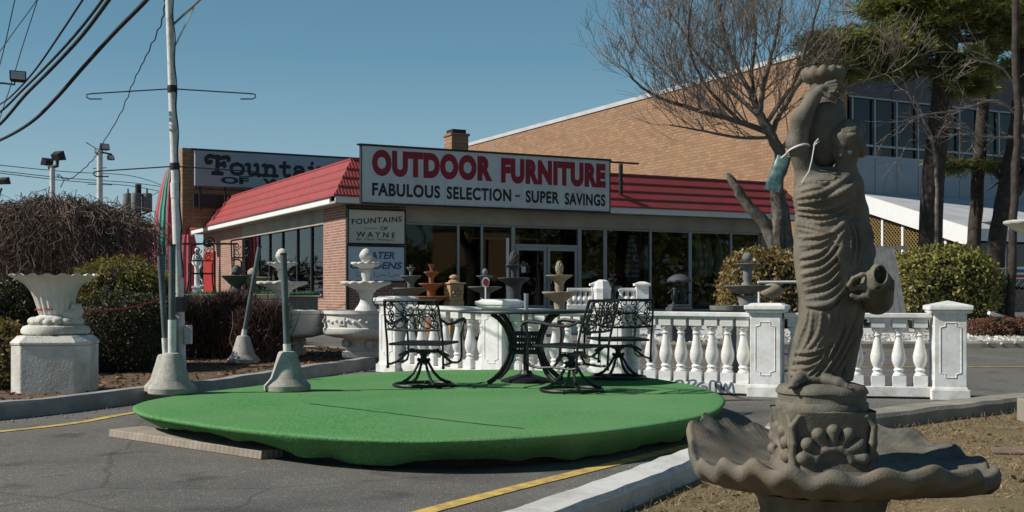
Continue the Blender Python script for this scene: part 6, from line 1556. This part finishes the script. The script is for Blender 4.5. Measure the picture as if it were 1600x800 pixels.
litter('fallen_leaves', [(a+.1, b) for a, b in lawn_poly], 900, .05, .035, 'dead brown leaves scattered on the dry lawn', (4, 12), (-.2, 7))
litter('leaf_litter', bed, 9000, .055, .085, 'dead leaves and bark chips over the mulch bed', (8, 20), (-11, -2))
n = 7000; x = 2+rng.random(n)*20; y = 19.9+rng.random(n)*2.6; P = np.stack([x, y, np.array([gz(b) for b in y])+.072], 1); D = np.stack([rng.normal(size=n), rng.normal(size=n), .5*rng.random(n)], 1)
stuff(MB().quads(leaf_quads(P, .07, .05, D, .1)).build('gravel_stones', M['white_stone']), 'white gravel stones in the bed', 'gravel')
# wooded edge across the road, seen only in the shop glass, and a hazy line of trees far left
def wood(name, cx, cy, w, ang_, h, n, m, label):
    u = (rng.random(n)-.5)*w; d = rng.normal(size=n)*3; z = rng.random(n)**.8; prof = h*(.55+.45*np.abs(np.sin(u*.11+1.3)*np.sin(u*.043)))
    P = np.stack([cx+u*math.cos(ang_)-d*math.sin(ang_), cy+u*math.sin(ang_)+d*math.cos(ang_), z*prof+.3], 1)
    stuff(MB().quads(leaf_quads(P, 1.5, .5)).build(name, m), label, 'woods')
wood('roadside_wood', 95, -48, 190, R(-55), 11, 9000, M['pine'], 'dark band of trees across the road')
wood('distant_wood', -62, 150, 120, R(0), 7.0, 6000, M['barberry'], 'far line of bare brown trees on the left horizon')
# ================================================================ raised display terrace with iron furniture, left of the shop
dx = Vector((.889, .459)); dy = Vector((-.459, .889))
Y0, Y1 = 23.6, 29.0; xa, xb = (262-800)/F*Y0, (432-800)/F*Y0; tz = EYE+(HZ-459)*Y0/F; g0 = gz(Y0)
te = thing('display_terrace', 'low dry stone terrace topped with green turf below the side windows', 'terrace', ((xa+xb)/2, (Y0+Y1)/2, g0))
m_ = MB(); rr = random.Random(2); L_ = xb-xa; Hh = tz-g0; nrow = 7
for j in range(nrow):
    x = -L_/2-rr.uniform(0, .2); h = Hh/nrow
    while x < L_/2:
        w = rr.uniform(.25, .6); m_.box((x+w/2, -(Y1-Y0)/2+.1+rr.uniform(-.03, .03), h*(j+.5)), (w-.02, .26, h-.015), rz=rr.uniform(-.04, .04)); x += w
m_.box((0, .12, Hh/2-.03), (L_-.1, Y1-Y0-.3, Hh-.08)); m_.build('stone_wall', M['kerb_stone'], te, bevel=.012)
m_ = MB(); m_.box((0, .1, Hh-.02), (L_, Y1-Y0-.25, .05)); m_.build('turf', M['turf'], te)
P = np.stack([(rng.random(2500)-.5)*L_, (rng.random(2500)-.5)*(Y1-Y0-.3)+.1, np.full(2500, Hh)], 1); D = np.tile((0, 0, 1.0), (2500, 1))
stuff(MB().quads(leaf_quads(P, .06, .012, D, .5)).build('turf_blades', M['turf'], te))
def tchair(label, px, py_top, Y, rz, arm):
    k = Y/F; H = EYE+(HZ-py_top)*k-tz; t = thing('iron_chair', label, 'chair', ((px-800)*k, Y, tz), rz, 'black iron chairs shown on the terrace')
    for sx in (-1, 1):
        s = MB(); s.tube([(sx*.27, -.25, 0), (sx*.25, -.2, H*.42), (sx*.24, -.26, H*.75), (sx*.23, -.30, H)], .017, 6); s.tube([(sx*.29, .30, 0), (sx*.25, .24, H*.3), (sx*.25, .24, H*.62), (sx*.25, .1, H*.66), (sx*.24, -.23, H*.64)], .017, 6); s.build('side_frame', M['iron'], t)
    m_ = MB(); m_.tube([(-.25, .24, H*.42), (.25, .24, H*.42), (.25, -.2, H*.42), (-.25, -.2, H*.42)], .014, 6, closed=True)
    for i in range(8): x = -.22+.44*i/7; m_.beam((x, -.2, H*.42), (x, .24, H*.42), .025, .008)
    m_.build('seat', M['iron'], t)
    m_ = MB(); m_.tube([(-.23, -.30, H), (0, -.31, H*1.03), (.23, -.30, H)], .017, 6); m_.tube([(-.24, -.26, H*.68), (.24, -.26, H*.68)], .014, 6)
    for sx in (-1, 1):
        for zc in (.76, .90): m_.tube([(u, -.285, v) for u, v in sp(sx*.11, H*zc, .09, .02, 0, 1.6*sx)], .011, 5)
    m_.build('backrest', M['iron'], t); return t
tchair('black iron chair left on the terrace in front of the red door', 315, 384, 25.0, R(20), 1)
tchair('black scroll backed iron chair right on the terrace before the side windows', 386, 377, 25.2, R(-12), 1)
# iron rail between them
k = 25.6/F; rl = thing('iron_arbor', 'black iron hanging frame standing over the terrace chairs', 'frame', ((322-800)*k, 25.6, tz))
zt = EYE+(HZ-381)*k-tz
for x in (-.72, .62): MB().tube([(x, 0, 0), (x, 0, zt)], .018, 6).build('leg', M['iron'], rl)
MB().tube([(-.8, 0, zt), (.7, 0, zt)], .022, 6).build('top_rail', M['iron'], rl)
m_ = MB(); m_.ball((.05, 0, zt-.02), .06, 8, 6); m_.tube([(u+.05, 0, v) for u, v in sp(.0, zt+.02, .14, .03, 0, 1.5)], .02, 5); m_.build('ornament', M['iron'], rl)
# planters on the terrace
def urn(label, px, ptop, Y, m, r, base):
    k = Y/F; H = EYE+(HZ-ptop)*k-base; t = thing('terrace_urn', label, 'urn', ((px-800)*k, Y, base)); h = H*.62
    MB().lathe([(.001,0),(r*.75,0),(r*.7,h*.1),(r*.35,h*.25),(r*.3,h*.4),(r*.6,h*.6),(r*.95,h*.88),(r*1.12,h),(r*1.0,h+.01),(r*.8,h*.85),(.001,h*.8)], 24, cap=False).build('bowl', m, t)
    MB().lathe([(.001,h*.8),(r*.25,h*.8),(r*.2,h*1.05),(r*.38,h*1.2),(r*.36,h*1.4),(r*.2,h*1.55),(.001,h*1.62)], 16, cap=False).build('finial', m, t)
urn('dark blue grey urn on the terrace between the two iron chairs', 370, 414, 24.6, M['dark_stone'], .30, tz)
urn('buff bowl fountain on the terrace left of the leaning grey pole', 396, 418, 24.8, M['buff_stone'], .34, tz)
# white statue by the red door
Y = 33.0; k = Y/F; base = gz(Y); H = EYE+(HZ-388)*k-base; ws = thing('white_statue', 'slim white statue standing by the red door of the shop', 'statue', ((308-800)*k, Y, base))
m_ = MB(); m_.box((0, 0, .4), (.20, .20, .8)); m_.box((0, 0, .83), (.25, .25, .06)); m_.build('pedestal', M['white_cast'], ws, bevel=.01)
Hs = 0
f3 = Field((-.3, -.25, .84), (.3, .25, H+.05), .012); h = H-.86
f3.cap((0, 0, .88), (0, 0, .86+h*.5), .08, .07, .03); f3.cap((0, 0, .86+h*.5), (0, 0, .86+h*.8), .07, .075, .04); f3.ell((0, -.01, .86+h*.93), (.07, .075, .09), .03)
f3.chain([(-.09, 0, .86+h*.8), (-.12, -.03, .86+h*.62), (-.06, -.1, .86+h*.55)], [.035, .03, .022], .02); f3.chain([(.09, 0, .86+h*.8), (.12, -.02, .86+h*.6), (.09, -.06, .86+h*.45)], [.035, .03, .022], .02)
field_mb(f3, 1).build('figure', M['white_cast'], ws)
# striped tent
Y = 47.2; k = Y/F; tn = thing('striped_tent', 'tall tent of green and red striped cloth beyond the far end of the shop', 'tent', ((268-800)*k, Y, .5))
zt = EYE+(HZ-252)*k-.5; prof = [(.72, 0), (.70, zt*.3), (.67, zt*.52), (.60, zt*.66), (.44, zt*.80), (.24, zt*.92), (.03, zt)]
NS = 12
for si in range(NS):
    m_ = MB(); rg = []
    for r_, z in prof:
        r_ = r_*1.08; rg.append([(r_*(1+.03*math.sin(q*24))*math.cos(q), r_*(1+.03*math.sin(q*24))*math.sin(q), z) for q in [2*math.pi*(si+u/6)/NS for u in range(7)]])
    V = [p for r_ in rg for p in r_]; m_.add(V, [(i*7+j, i*7+j+1, (i+1)*7+j+1, (i+1)*7+j) for i in range(len(rg)-1) for j in range(6)])
    m_.build('cloth_stripe', M['red_cloth'] if si % 2 else M['green_cloth'], tn)
MB().tube([(0, 0, 0), (0, 0, zt+.1)], .05, 8).build('pole', M['pole_white'], tn)
Y = 44.0; k = Y/F; m_ = MB(); rg = []
for z, b_ in ((0, .36), (1.0, .27), (1.9, .32), (2.6, .26), (2.9, .2)): rg.append([(b_*(1+.18*math.cos(9*q))*math.cos(q), .5*b_*(1+.18*math.cos(9*q))*math.sin(q), z) for q in [2*math.pi*i/54 for i in range(54)]])
tag(m_.loft(rg).build('red_drape', M['red_cloth'], loc=((294-800)*k, Y, .5), sharp=80), 'gathered red cloth hanging beside the far end of the side wall', 'cloth')
# little house with red roof far left
Y = 62; k = Y/F; hs = thing('far_house', 'far small building with a red hipped roof left of the striped tent', 'house', ((226-800)*k, Y, .5), .3)
MB().box((0, 0, 1.2), (5, 5, 2.4)).build('wall', M['white_plain'], hs); zr = EYE+(HZ-350)*k-.5
m_ = MB(); m_.add([(-3, -3, 2.4), (3, -3, 2.4), (3, 3, 2.4), (-3, 3, 2.4), (-.6, 0, zr), (.6, 0, zr)], [(0, 1, 5, 4), (1, 2, 5), (2, 3, 4, 5), (3, 0, 4), (3, 2, 1, 0)], False); m_.build('roof', M['roof_red'], hs)
# ================================================================ goods seen through the shop glass
def inshop(s, off, z=.04): return C0+Vector((dx.x*s+dy.x*off, dx.y*s+dy.y*off, z))
def closed_umbrella(label, px, off, ptop, pbot, w, m, stripes=None):
    s = front_s(px, off); zt = fz(ptop, s, off); zb = fz(pbot, s, off); t = thing('market_umbrella', label, 'umbrella', inshop(s, off), 0, 'furled umbrellas inside the shop window'); zt -= .04; zb -= .04
    MB().tube([(0, 0, 0), (0, 0, zt+.06)], .022, 8).build('pole', M['plank'], t)
    MB().lathe([(.001,0),(.24,0),(.22,.06),(.05,.1),(.001,.1)], 16, cap=False).build('base', M['dark_stone'], t)
    hgt = zt-zb; prof = [(.7, zb), (.95, zb+hgt*.12), (1, zb+hgt*.3), (.75, zb+hgt*.6), (.45, zb+hgt*.85), (.08, zt)]
    fn = lambda q, i, r, z: (r*w*(1+.16*math.cos(8*q)), z+(.03*math.cos(8*q) if i == 0 else 0))
    MB().lathe(prof, 48, mod=fn, cap=False).build('canopy', m, t, sharp=80)
    if stripes:
        for j in range(9):
            u0 = j/9; z0 = zb+hgt*u0+.02; z1 = z0+hgt*.045; r0 = np.interp(z0, [p[1] for p in prof], [p[0] for p in prof]); r1 = np.interp(z1, [p[1] for p in prof], [p[0] for p in prof])
            MB().lathe([(r0*1.02, z0), (r1*1.02, z1)], 48, mod=fn, cap=False).build('stripe', stripes, t, sharp=80)
wcl = mat('white_canvas', (.72, .71, .66), .9, .05)
for px, lb in ((1091, 'left of the three furled white umbrellas inside the right shop window'), (1106, 'middle of the three furled white umbrellas inside the right shop window'), (1124, 'right of the three furled white umbrellas inside the right shop window')):
    closed_umbrella(lb, px, .9, 369+.2*(px-1106), 432, .16, wcl)
closed_umbrella('furled umbrella with dark and white stripes inside the middle shop window', 987, 1.0, 366, 438, .22, wcl, M['txt_blue'])
closed_umbrella('short furled white umbrella hanging beside the striped one in the shop', 1009, 1.0, 383, 421, .2, wcl)
def open_umbrella(label, px, off, ptop, r, m, tilt):
    t_ = side_t(px, off); Y = C0.y+dx.y*off+dy.y*t_; z = EYE+(HZ-ptop)*Y/F-C0.z-.04; t = thing('garden_parasol', label, 'umbrella', C0+Vector((dx.x*off+dy.x*t_, dx.y*off+dy.y*t_, .04)), 0, 'open umbrellas inside the side window')
    MB().tube([(0, 0, 0), (0, 0, z-.05)], .02, 8).build('pole', M['plank'], t); MB().lathe([(.001,0),(.22,0),(.2,.06),(.05,.1),(.001,.1)], 16, cap=False).build('base', M['dark_stone'], t)
    m_ = MB(); V = [(0, 0, 0)]+[(r*math.cos(2*math.pi*i/8), r*math.sin(2*math.pi*i/8), -r*.55) for i in range(8)]; m_.add(V, [(0, 1+i, 1+(i+1) % 8) for i in range(8)], False); m_.v = [tuple(Matrix.Rotation(tilt, 3, 'Y') @ Vector(p)+Vector((0, 0, z))) for p in m_.v]
    o = m_.build('canopy', m, t); o.modifiers.new('thick', 'SOLIDIFY').thickness = .012
open_umbrella('tilted yellow parasol behind the side window glass', 470, 1.3, 394, .85, M['yellow_cloth'], .3)
open_umbrella('blue parasol deep behind the side windows', 414, 1.3, 400, .9, M['blue_cloth'], -.1)
open_umbrella('lime green parasol low behind the side windows', 428, 2.0, 414, .8, M['lime_cloth'], .2)
t_ = side_t(498, 1.0); pl_ = thing('potted_plant', 'leafy green potted plant behind the side window nearest the corner pier', 'plant', C0+Vector((dx.x*1.0+dy.x*t_, dx.y*1.0+dy.y*t_, .04)))
MB().lathe([(.001,0),(.16,0),(.2,.35),(.17,.35),(.001,.32)], 16, cap=False).build('pot', M['terracotta'], pl_)
P = rng.normal(size=(700, 3))*np.array((.18, .18, .38))+np.array((0, 0, 1.25)); MB().quads(leaf_quads(P, .12, .06)).build('leaves', mat('plant_leaf', (.06, .22, .05), .5, .3, 10), pl_)
# spot lamps on a rail inside
s0, s1 = front_s(735, 1.4), front_s(850, 1.4); zl = fz(373, (s0+s1)/2, 1.4)
sl = thing('lamp_rail', 'white ceiling rail with spot lamps inside the shop by the doors', 'lamp', inshop((s0+s1)/2, 1.4, zl), RZ)
MB().tube([(-(s1-s0)/2, 0, 0), ((s1-s0)/2, 0, 0)], .03, 8).build('rail', M['white_plain'], sl)
for i in range(4):
    x = -(s1-s0)/2+(s1-s0)*(i+.1)/3.4; m_ = MB(); m_.lathe([(.02, .28), (.035, .25), (.085, .1), (.09, .06), (.07, .06), (.001, .1)], 14, c=(x, 0, .1), cap=False); m_.tube([(x, 0, 0), (x, 0, .2)], .012, 6); m_.build('spot_lamp', M['alu'], sl)
m_ = MB(); sw_ = front_s(793, -.55); m_.tube([(0, 0, 0), (0, 0, fz(372, sw_, -.55))], .045, 10)
tag(m_.build('white_post', M['white_plain'], loc=C0+Vector((dx.x*sw_-dy.x*.55, dx.y*sw_-dy.y*.55, 0))), 'slim white post standing just left of the shop doors', 'post')
# small things by the hedges
Y = 23.2; k = Y/F; lb = thing('leaning_board', 'grey grooved timber board leaning between the two hedges right of the statue', 'board', ((1384-800)*k, Y, gz(Y)))
z1 = EYE+(HZ-386)*k-gz(Y); m_ = MB()
for i in range(6): m_.beam((-.30+.12*i+.10, -.1, 0), (-.28+.095*i, .25, z1), .105, .03, up=(0, 1, 0))
m_.beam((-.5, .27, z1-.02), (.55, .27, z1+.0), .06, .08); m_.build('planks', mat('grey_timber', (.20, .20, .20), .9, .25, 6, .3, 30), lb)
Y = 17.6; k = Y/F; m_ = MB(); m_.tube([(0, 0, 0), (1.1, .1, .01)], .02, 8); tag(m_.build('white_pipe', M['white_plain'], loc=((1184-800)*k, Y, EYE+(HZ-441)*k)), 'thin white pipe laid across the mottled grey fountain bowl', 'pipe')
Y = 15.2; k = Y/F; m_ = MB(); m_.tube([(0, 0, 0), (0, 0, EYE+(HZ-456)*k-gz(Y))], .016, 8); tag(m_.build('white_stub', M['white_plain'], loc=((1186-800)*k, Y, gz(Y))), 'thin white upright pipe behind the flat capped post', 'pipe')
Y = 19.5; k = Y/F; m_ = MB(); m_.tube([(0, 0, 0), (0, 0, .9)], .03, 8); m_.ball((0, 0, 1.0), .16, 12, 8, (1.2, .9, .8)); tag(m_.build('stone_frog', M['buff_stone'], loc=((1206-800)*k, Y, gz(Y))), 'small pale stone ornament below the yellow green hedge', 'ornament')
Y = 24.5; k = Y/F; fc = thing('wire_fence', 'chain link wire fence with steel posts behind the rust shrubs', 'fence', ((1555-800)*k, Y, gz(Y)))
zt = EYE+(HZ-418)*k-gz(Y)
for i, x in enumerate((0, 2.2, 4.4)): MB().tube([(x, 0, 0), (x, 0, zt)], .03, 8).build('fence_post', M['alu'], fc)
m_ = MB(); m_.tube([(-.9, 0, zt-.03), (4.4, 0, zt-.03)], .022, 6); m_.build('top_rail', M['alu'], fc)
m_ = MB()
for i in range(-12, 46):
    for s_ in (1, -1):
        x0 = i*.13; m_.tube([(x0, .03, .02), (x0+s_*zt*.7, .03, zt-.05)], .0028, 3, caps=False)
m_.build('mesh', M['alu'], fc)
fs = thing('fence_sign', 'small white notice with blue and red bands on the wire fence', 'sign', ((1597-800)*k, Y-.06, EYE+(HZ-436)*k)); MB().box((0, 0, .13), (.36, .02, .26)).build('plate', M['sign_white'], fs); MB().box((0, -.012, .17), (.30, .004, .07)).build('band', M['txt_blue'], fs); MB().box((0, -.012, .06), (.30, .004, .06)).build('band', M['red_door'], fs)
Y = 22.0; k = Y/F; m_ = MB(); m_.tube([(0, 0, 0), (.34, .2, -.08)], .035, 10); tag(m_.build('white_drainpipe', M['white_plain'], loc=((1545-800)*k, Y, EYE+(HZ-489)*k-.0)), 'short white pipe lying on the rust shrubs', 'pipe')
# ================================================================ poles, floodlights and wires on the left
def flood(parent, c, yaw, size=.3, name='floodlight'):
    m_ = MB(); M3 = Matrix.Rotation(yaw, 3, 'Z') @ Matrix.Rotation(R(-20), 3, 'X'); s = size
    vs = [(-.6, .4, -.35), (.6, .4, -.35), (.6, .4, .35), (-.6, .4, .35), (-.8, -.4, -.55), (.8, -.4, -.55), (.8, -.4, .55), (-.8, -.4, .55)]
    m_.add([M3 @ (Vector(p)*s)+Vector(c) for p in vs], [(0, 1, 2, 3), (0, 4, 5, 1), (1, 5, 6, 2), (2, 6, 7, 3), (3, 7, 4, 0), (7, 6, 5, 4)], False)
    o = m_.build(name, M['dark_metal'], parent)
    l_ = MB(); l_.add([M3 @ (Vector(p)*s)+Vector(c) for p in [(-.68, -.42, -.45), (.68, -.42, -.45), (.68, -.42, .45), (-.68, -.42, .45)]], [(0, 1, 2, 3)], False); l_.build('lens', M['lens'], o); return o
Y = 29; k = Y/F; lp = thing('floodlight_pole', 'pale pole with two big black floodlights above the weeping tree', 'light pole', ((82-800)*k, Y, gz(Y)))
zt = EYE+(HZ-262)*k-gz(Y); MB().tube([(0, 0, 0), (0, 0, zt)], .065, 10).build('pole', M['pole_white'], lp); m_ = MB(); m_.tube([(-.1, 0, zt), (.12, 0, zt+.05), (.12, 0, zt+.18)], .05, 8); m_.tube([(0, 0, zt), (-.12, 0, zt+.12)], .04, 8); m_.tube([(.1, 0, zt-.2), (.3, 0, zt-.3), (.2, 0, zt-.5)], .012, 5); m_.build('bracket', M['dark_metal'], lp)
flood(lp, (.13, 0, zt+.28), R(150), .22); flood(lp, (-.16, .1, zt+.14), R(-120), .18)
Y = 33; k = Y/F; l2 = thing('floodlight_pole', 'white steel pole with small spotlights and wire arms behind the weeping tree', 'light pole', ((156-800)*k, Y, gz(Y)))
zt = EYE+(HZ-236)*k-gz(Y); MB().tube([(0, 0, 0), (0, 0, zt)], [.10, .08], 10).build('pole', M['pole_white'], l2); m_ = MB(); m_.tube([(-.1, 0, zt), (.35, 0, zt-.1)], .025, 6); m_.build('bracket', M['dark_metal'], l2)
for a_, b_ in (((-.35, 0, zt-.95), (.35, 0, zt-.97)), ((-.2, 0, zt-.5), (.2, 0, zt-.48)), ((-.4, 0, zt+.25), (0, 0, zt))): MB().tube([a_, b_], .012, 5).build('wire_arm', M['dark_metal'], l2)
flood(l2, (.12, 0, zt+.1), R(50), .17, 'spotlight'); flood(l2, (-.02, 0, zt-.02), R(10), .14, 'spotlight'); flood(l2, (.3, 0, zt-.2), R(60), .13, 'spotlight')
Y = 24; k = Y/F; l3 = thing('floodlight_pole', 'floodlight on a curved bracket at the far left edge above the weeping trees', 'light pole', ((-14-800)*k, Y, gz(Y)))
zt = EYE+(HZ-300)*k-gz(Y); MB().tube([(0, 0, 0), (0, 0, zt+.1)], .06, 10).build('pole', M['pole_grey'], l3); MB().tube([(0, 0, zt), (.17, 0, zt-.06), (.22, 0, zt+.08)], .025, 8).build('bracket', M['dark_metal'], l3); flood(l3, (.27, 0, zt+.22), R(160), .14)
Y = 16; k = Y/F; l4 = thing('floodlight_pole', 'black floodlight reaching in from the left edge on a thin arm among the wires', 'light pole', ((-40-800)*k, Y, gz(Y)))
zt = EYE+(HZ-131)*k-gz(Y); MB().tube([(0, 0, 0), (0, 0, zt+.2)], .07, 10).build('pole', M['pole_grey'], l4); MB().tube([(0, 0, zt+.02), (.4, 0, zt+.01), (.56, 0, zt-.01), (.56, 0, zt+.05)], .014, 8).build('arm', M['dark_metal'], l4); flood(l4, (.60, 0, zt+.09), R(28), .135)
# utility pole with three transformers
Y = 62; k = Y/F; up = thing('utility_pole', 'wooden utility pole carrying three grey transformers left of the striped tent', 'utility pole', ((216-800)*k, Y, .5))
zt = EYE+(HZ-288)*k-.5; MB().tube([(0, 0, 0), (0, 0, zt)], .17, 10).build('pole', M['bark_pine'], up)
for x, y in ((-.5, -.15), (.03, -.42), (.52, -.15)):
    o = MB().lathe([(.001, -.48), (.25, -.48), (.27, -.44), (.27, .42), (.24, .5), (.001, .5)], 16, c=(x, y, EYE+(HZ-317)*k-.5), cap=False).build('transformer', M['grey_stone'], up)
    MB().tube([(x, y, EYE+(HZ-317)*k), (x, y, EYE+(HZ-317)*k+.25)], .05, 6).build('bushing', M['pole_grey'], o)
m_ = MB(); m_.beam((-.7, -.2, zt-.6), (.7, -.2, zt-.6), .12, .12); m_.tube([(-.7, -.2, 1.12+(HZ-333)*k-.5), (0, -.3, 1.12+(HZ-338)*k-.5), (.8, -.2, 1.12+(HZ-330)*k-.5)], .05, 6); m_.build('crossarm', M['bark_pine'], up)
Y = 40; k = Y/F; ta = thing('roof_aerial', 'thin television aerial against the sky above the weeping trees', 'aerial', ((38-800)*k, Y, .5)); zt = EYE+(HZ-306)*k-.5
MB().tube([(0, 0, 0), (0, 0, zt)], .02, 6).build('mast', M['pole_grey'], ta); m_ = MB(); m_.tube([(-.3, 0, zt-.25), (.45, 0, zt-.02)], .012, 5); m_.tube([(-.15, 0, zt-.2), (.15, 0, zt-.22)], .012, 5); m_.tube([(-.3, 0, zt-.2), (-.3, 0, zt-.32)], .01, 5); m_.tube([(.2, 0, zt-.02), (.24, 0, zt-.2)], .01, 5); m_.build('boom', M['pole_grey'], ta)
def wire(label, pts, r, group, Y0, Y1, m='black', wav=0):
    P = smooth_path(pts, 8); n_ = len(P); Q = []
    for i, p in enumerate(P):
        Y = Y0+(Y1-Y0)*i/(n_-1); q = at(p.x, p.y, Y)
        if wav: q = q+Vector((wav*math.sin(i*2.1), 0, wav*math.cos(i*1.7)))
        Q.append(q)
    m_ = MB(); o0 = Q[0]; m_.tube([q-o0 for q in Q], r, 6); tag(m_.build('power_line', M[m], loc=o0), label, 'cable', group)
G = 'overhead cables at the top left'
wire('thickest black overhead cable, lowest of the bundle', [(250, -28), (229, 0), (180, 50), (131, 104), (90, 151), (50, 190), (0, 219), (-60, 240)], .026, G, 12, 20)
wire('black overhead cable second from below in the bundle', [(190, -30), (170, 0), (128, 56), (80, 108), (40, 148), (0, 194), (-50, 232)], .024, G, 12, 20)
wire('black overhead cable third from below in the bundle', [(178, -32), (160, 0), (118, 54), (72, 104), (34, 142), (0, 175), (-50, 205)], .018, G, 12.2, 20.2)
wire('thinner black overhead cable uppermost of the curving bundle', [(146, -25), (129, 0), (96, 50), (56, 108), (22, 146), (0, 163), (-50, 190)], .013, G, 12, 20)
wire('thin straight wire steepest at the far left', [(26, -10), (22, 5), (10, 60), (0, 100), (-20, 170)], .007, G, 14, 18)
wire('thin wire slanting down left from the top edge', [(62, -15), (57, 5), (36, 70), (18, 130), (4, 172), (-8, 210)], .006, G, 14, 18)
wire('thin wire crossing behind the thick cables', [(64, -10), (48, 14), (20, 52), (0, 80), (-30, 118)], .006, G, 16, 18)
wire('wavy twisted wire from the white pole down to the spotlight pole', [(258, -10), (254, 30), (232, 80), (210, 125), (188, 178), (158, 228)], .012, 'service wires', 15.2, 33, wav=.015)
wire('slack wire from the spotlight pole to the floodlight pole', [(158, 228), (148, 246), (126, 268), (107, 280), (90, 272)], .012, 'service wires', 33, 29, wav=.01)
for i, (a, b_, c_, lb) in enumerate(((265, 283, 292, 'highest of the faint wires behind the floodlight poles'), (268, 288, 300, 'second faint wire behind the floodlight poles'), (256, 272, 290, 'faint sagging wire running to the striped tent'), (328, 318, 296, 'lowest faint wire rising to the utility pole'))):
    wire(lb, [(-20, a), (100, (a+b_)/2+4), (200, b_+2), (255, c_)], .016, 'far wires', 45, 62)

# building across the road behind the viewer, mirrored in the shop glass
rb = thing('roadside_building', 'low tan flat roofed building across the road from the shop', 'building', (60, -13, 0), R(-37))
MB().box((0, 0, 3.4), (13, 8, 6.8)).build('wall', M['tan_stone'], rb); MB().box((0, 0, 6.95), (13.4, 8.4, .3)).build('roof', M['slate_panel'], rb)
for i in range(4): MB().box((-4.8+3.2*i, 4.02, 2.2), (1.8, .1, 1.8)).build('window', M['dark_metal'], rb)
# grit and pebbles gathered along the kerbs
def grit(name, path, n, spread, label):
    P = smooth_path(path, 8); m_ = MB(); rr = random.Random(8)
    for i in range(n):
        p = P[rr.randrange(len(P))].lerp(P[rr.randrange(len(P))], 0); j = rr.randrange(len(P)-1); q = P[j].lerp(P[j+1], rr.random()); t = (P[j+1]-P[j]).normalized(); s_ = Vector((-t.y, t.x, 0))
        q = q+s_*(.13+abs(rr.gauss(0, spread))); r_ = .004+.010*rr.random()**3; m_.ball((q.x, q.y, gz(q.y)+r_*.5), r_, 5, 3, (1, 1.3, .7))
    stuff(m_.build(name, M['gravel_bits']), label, 'grit')
M['gravel_bits'] = mat('gravel_bits', (.30,.27,.23), .9, .5, 60)
grit('kerb_grit', RK[:6], 700, .16, 'grit and small stones along the white kerb')
def rev(p): return list(reversed(p))
grit('gutter_grit', rev(LK), 700, .16, 'grit and small stones along the grey kerb')
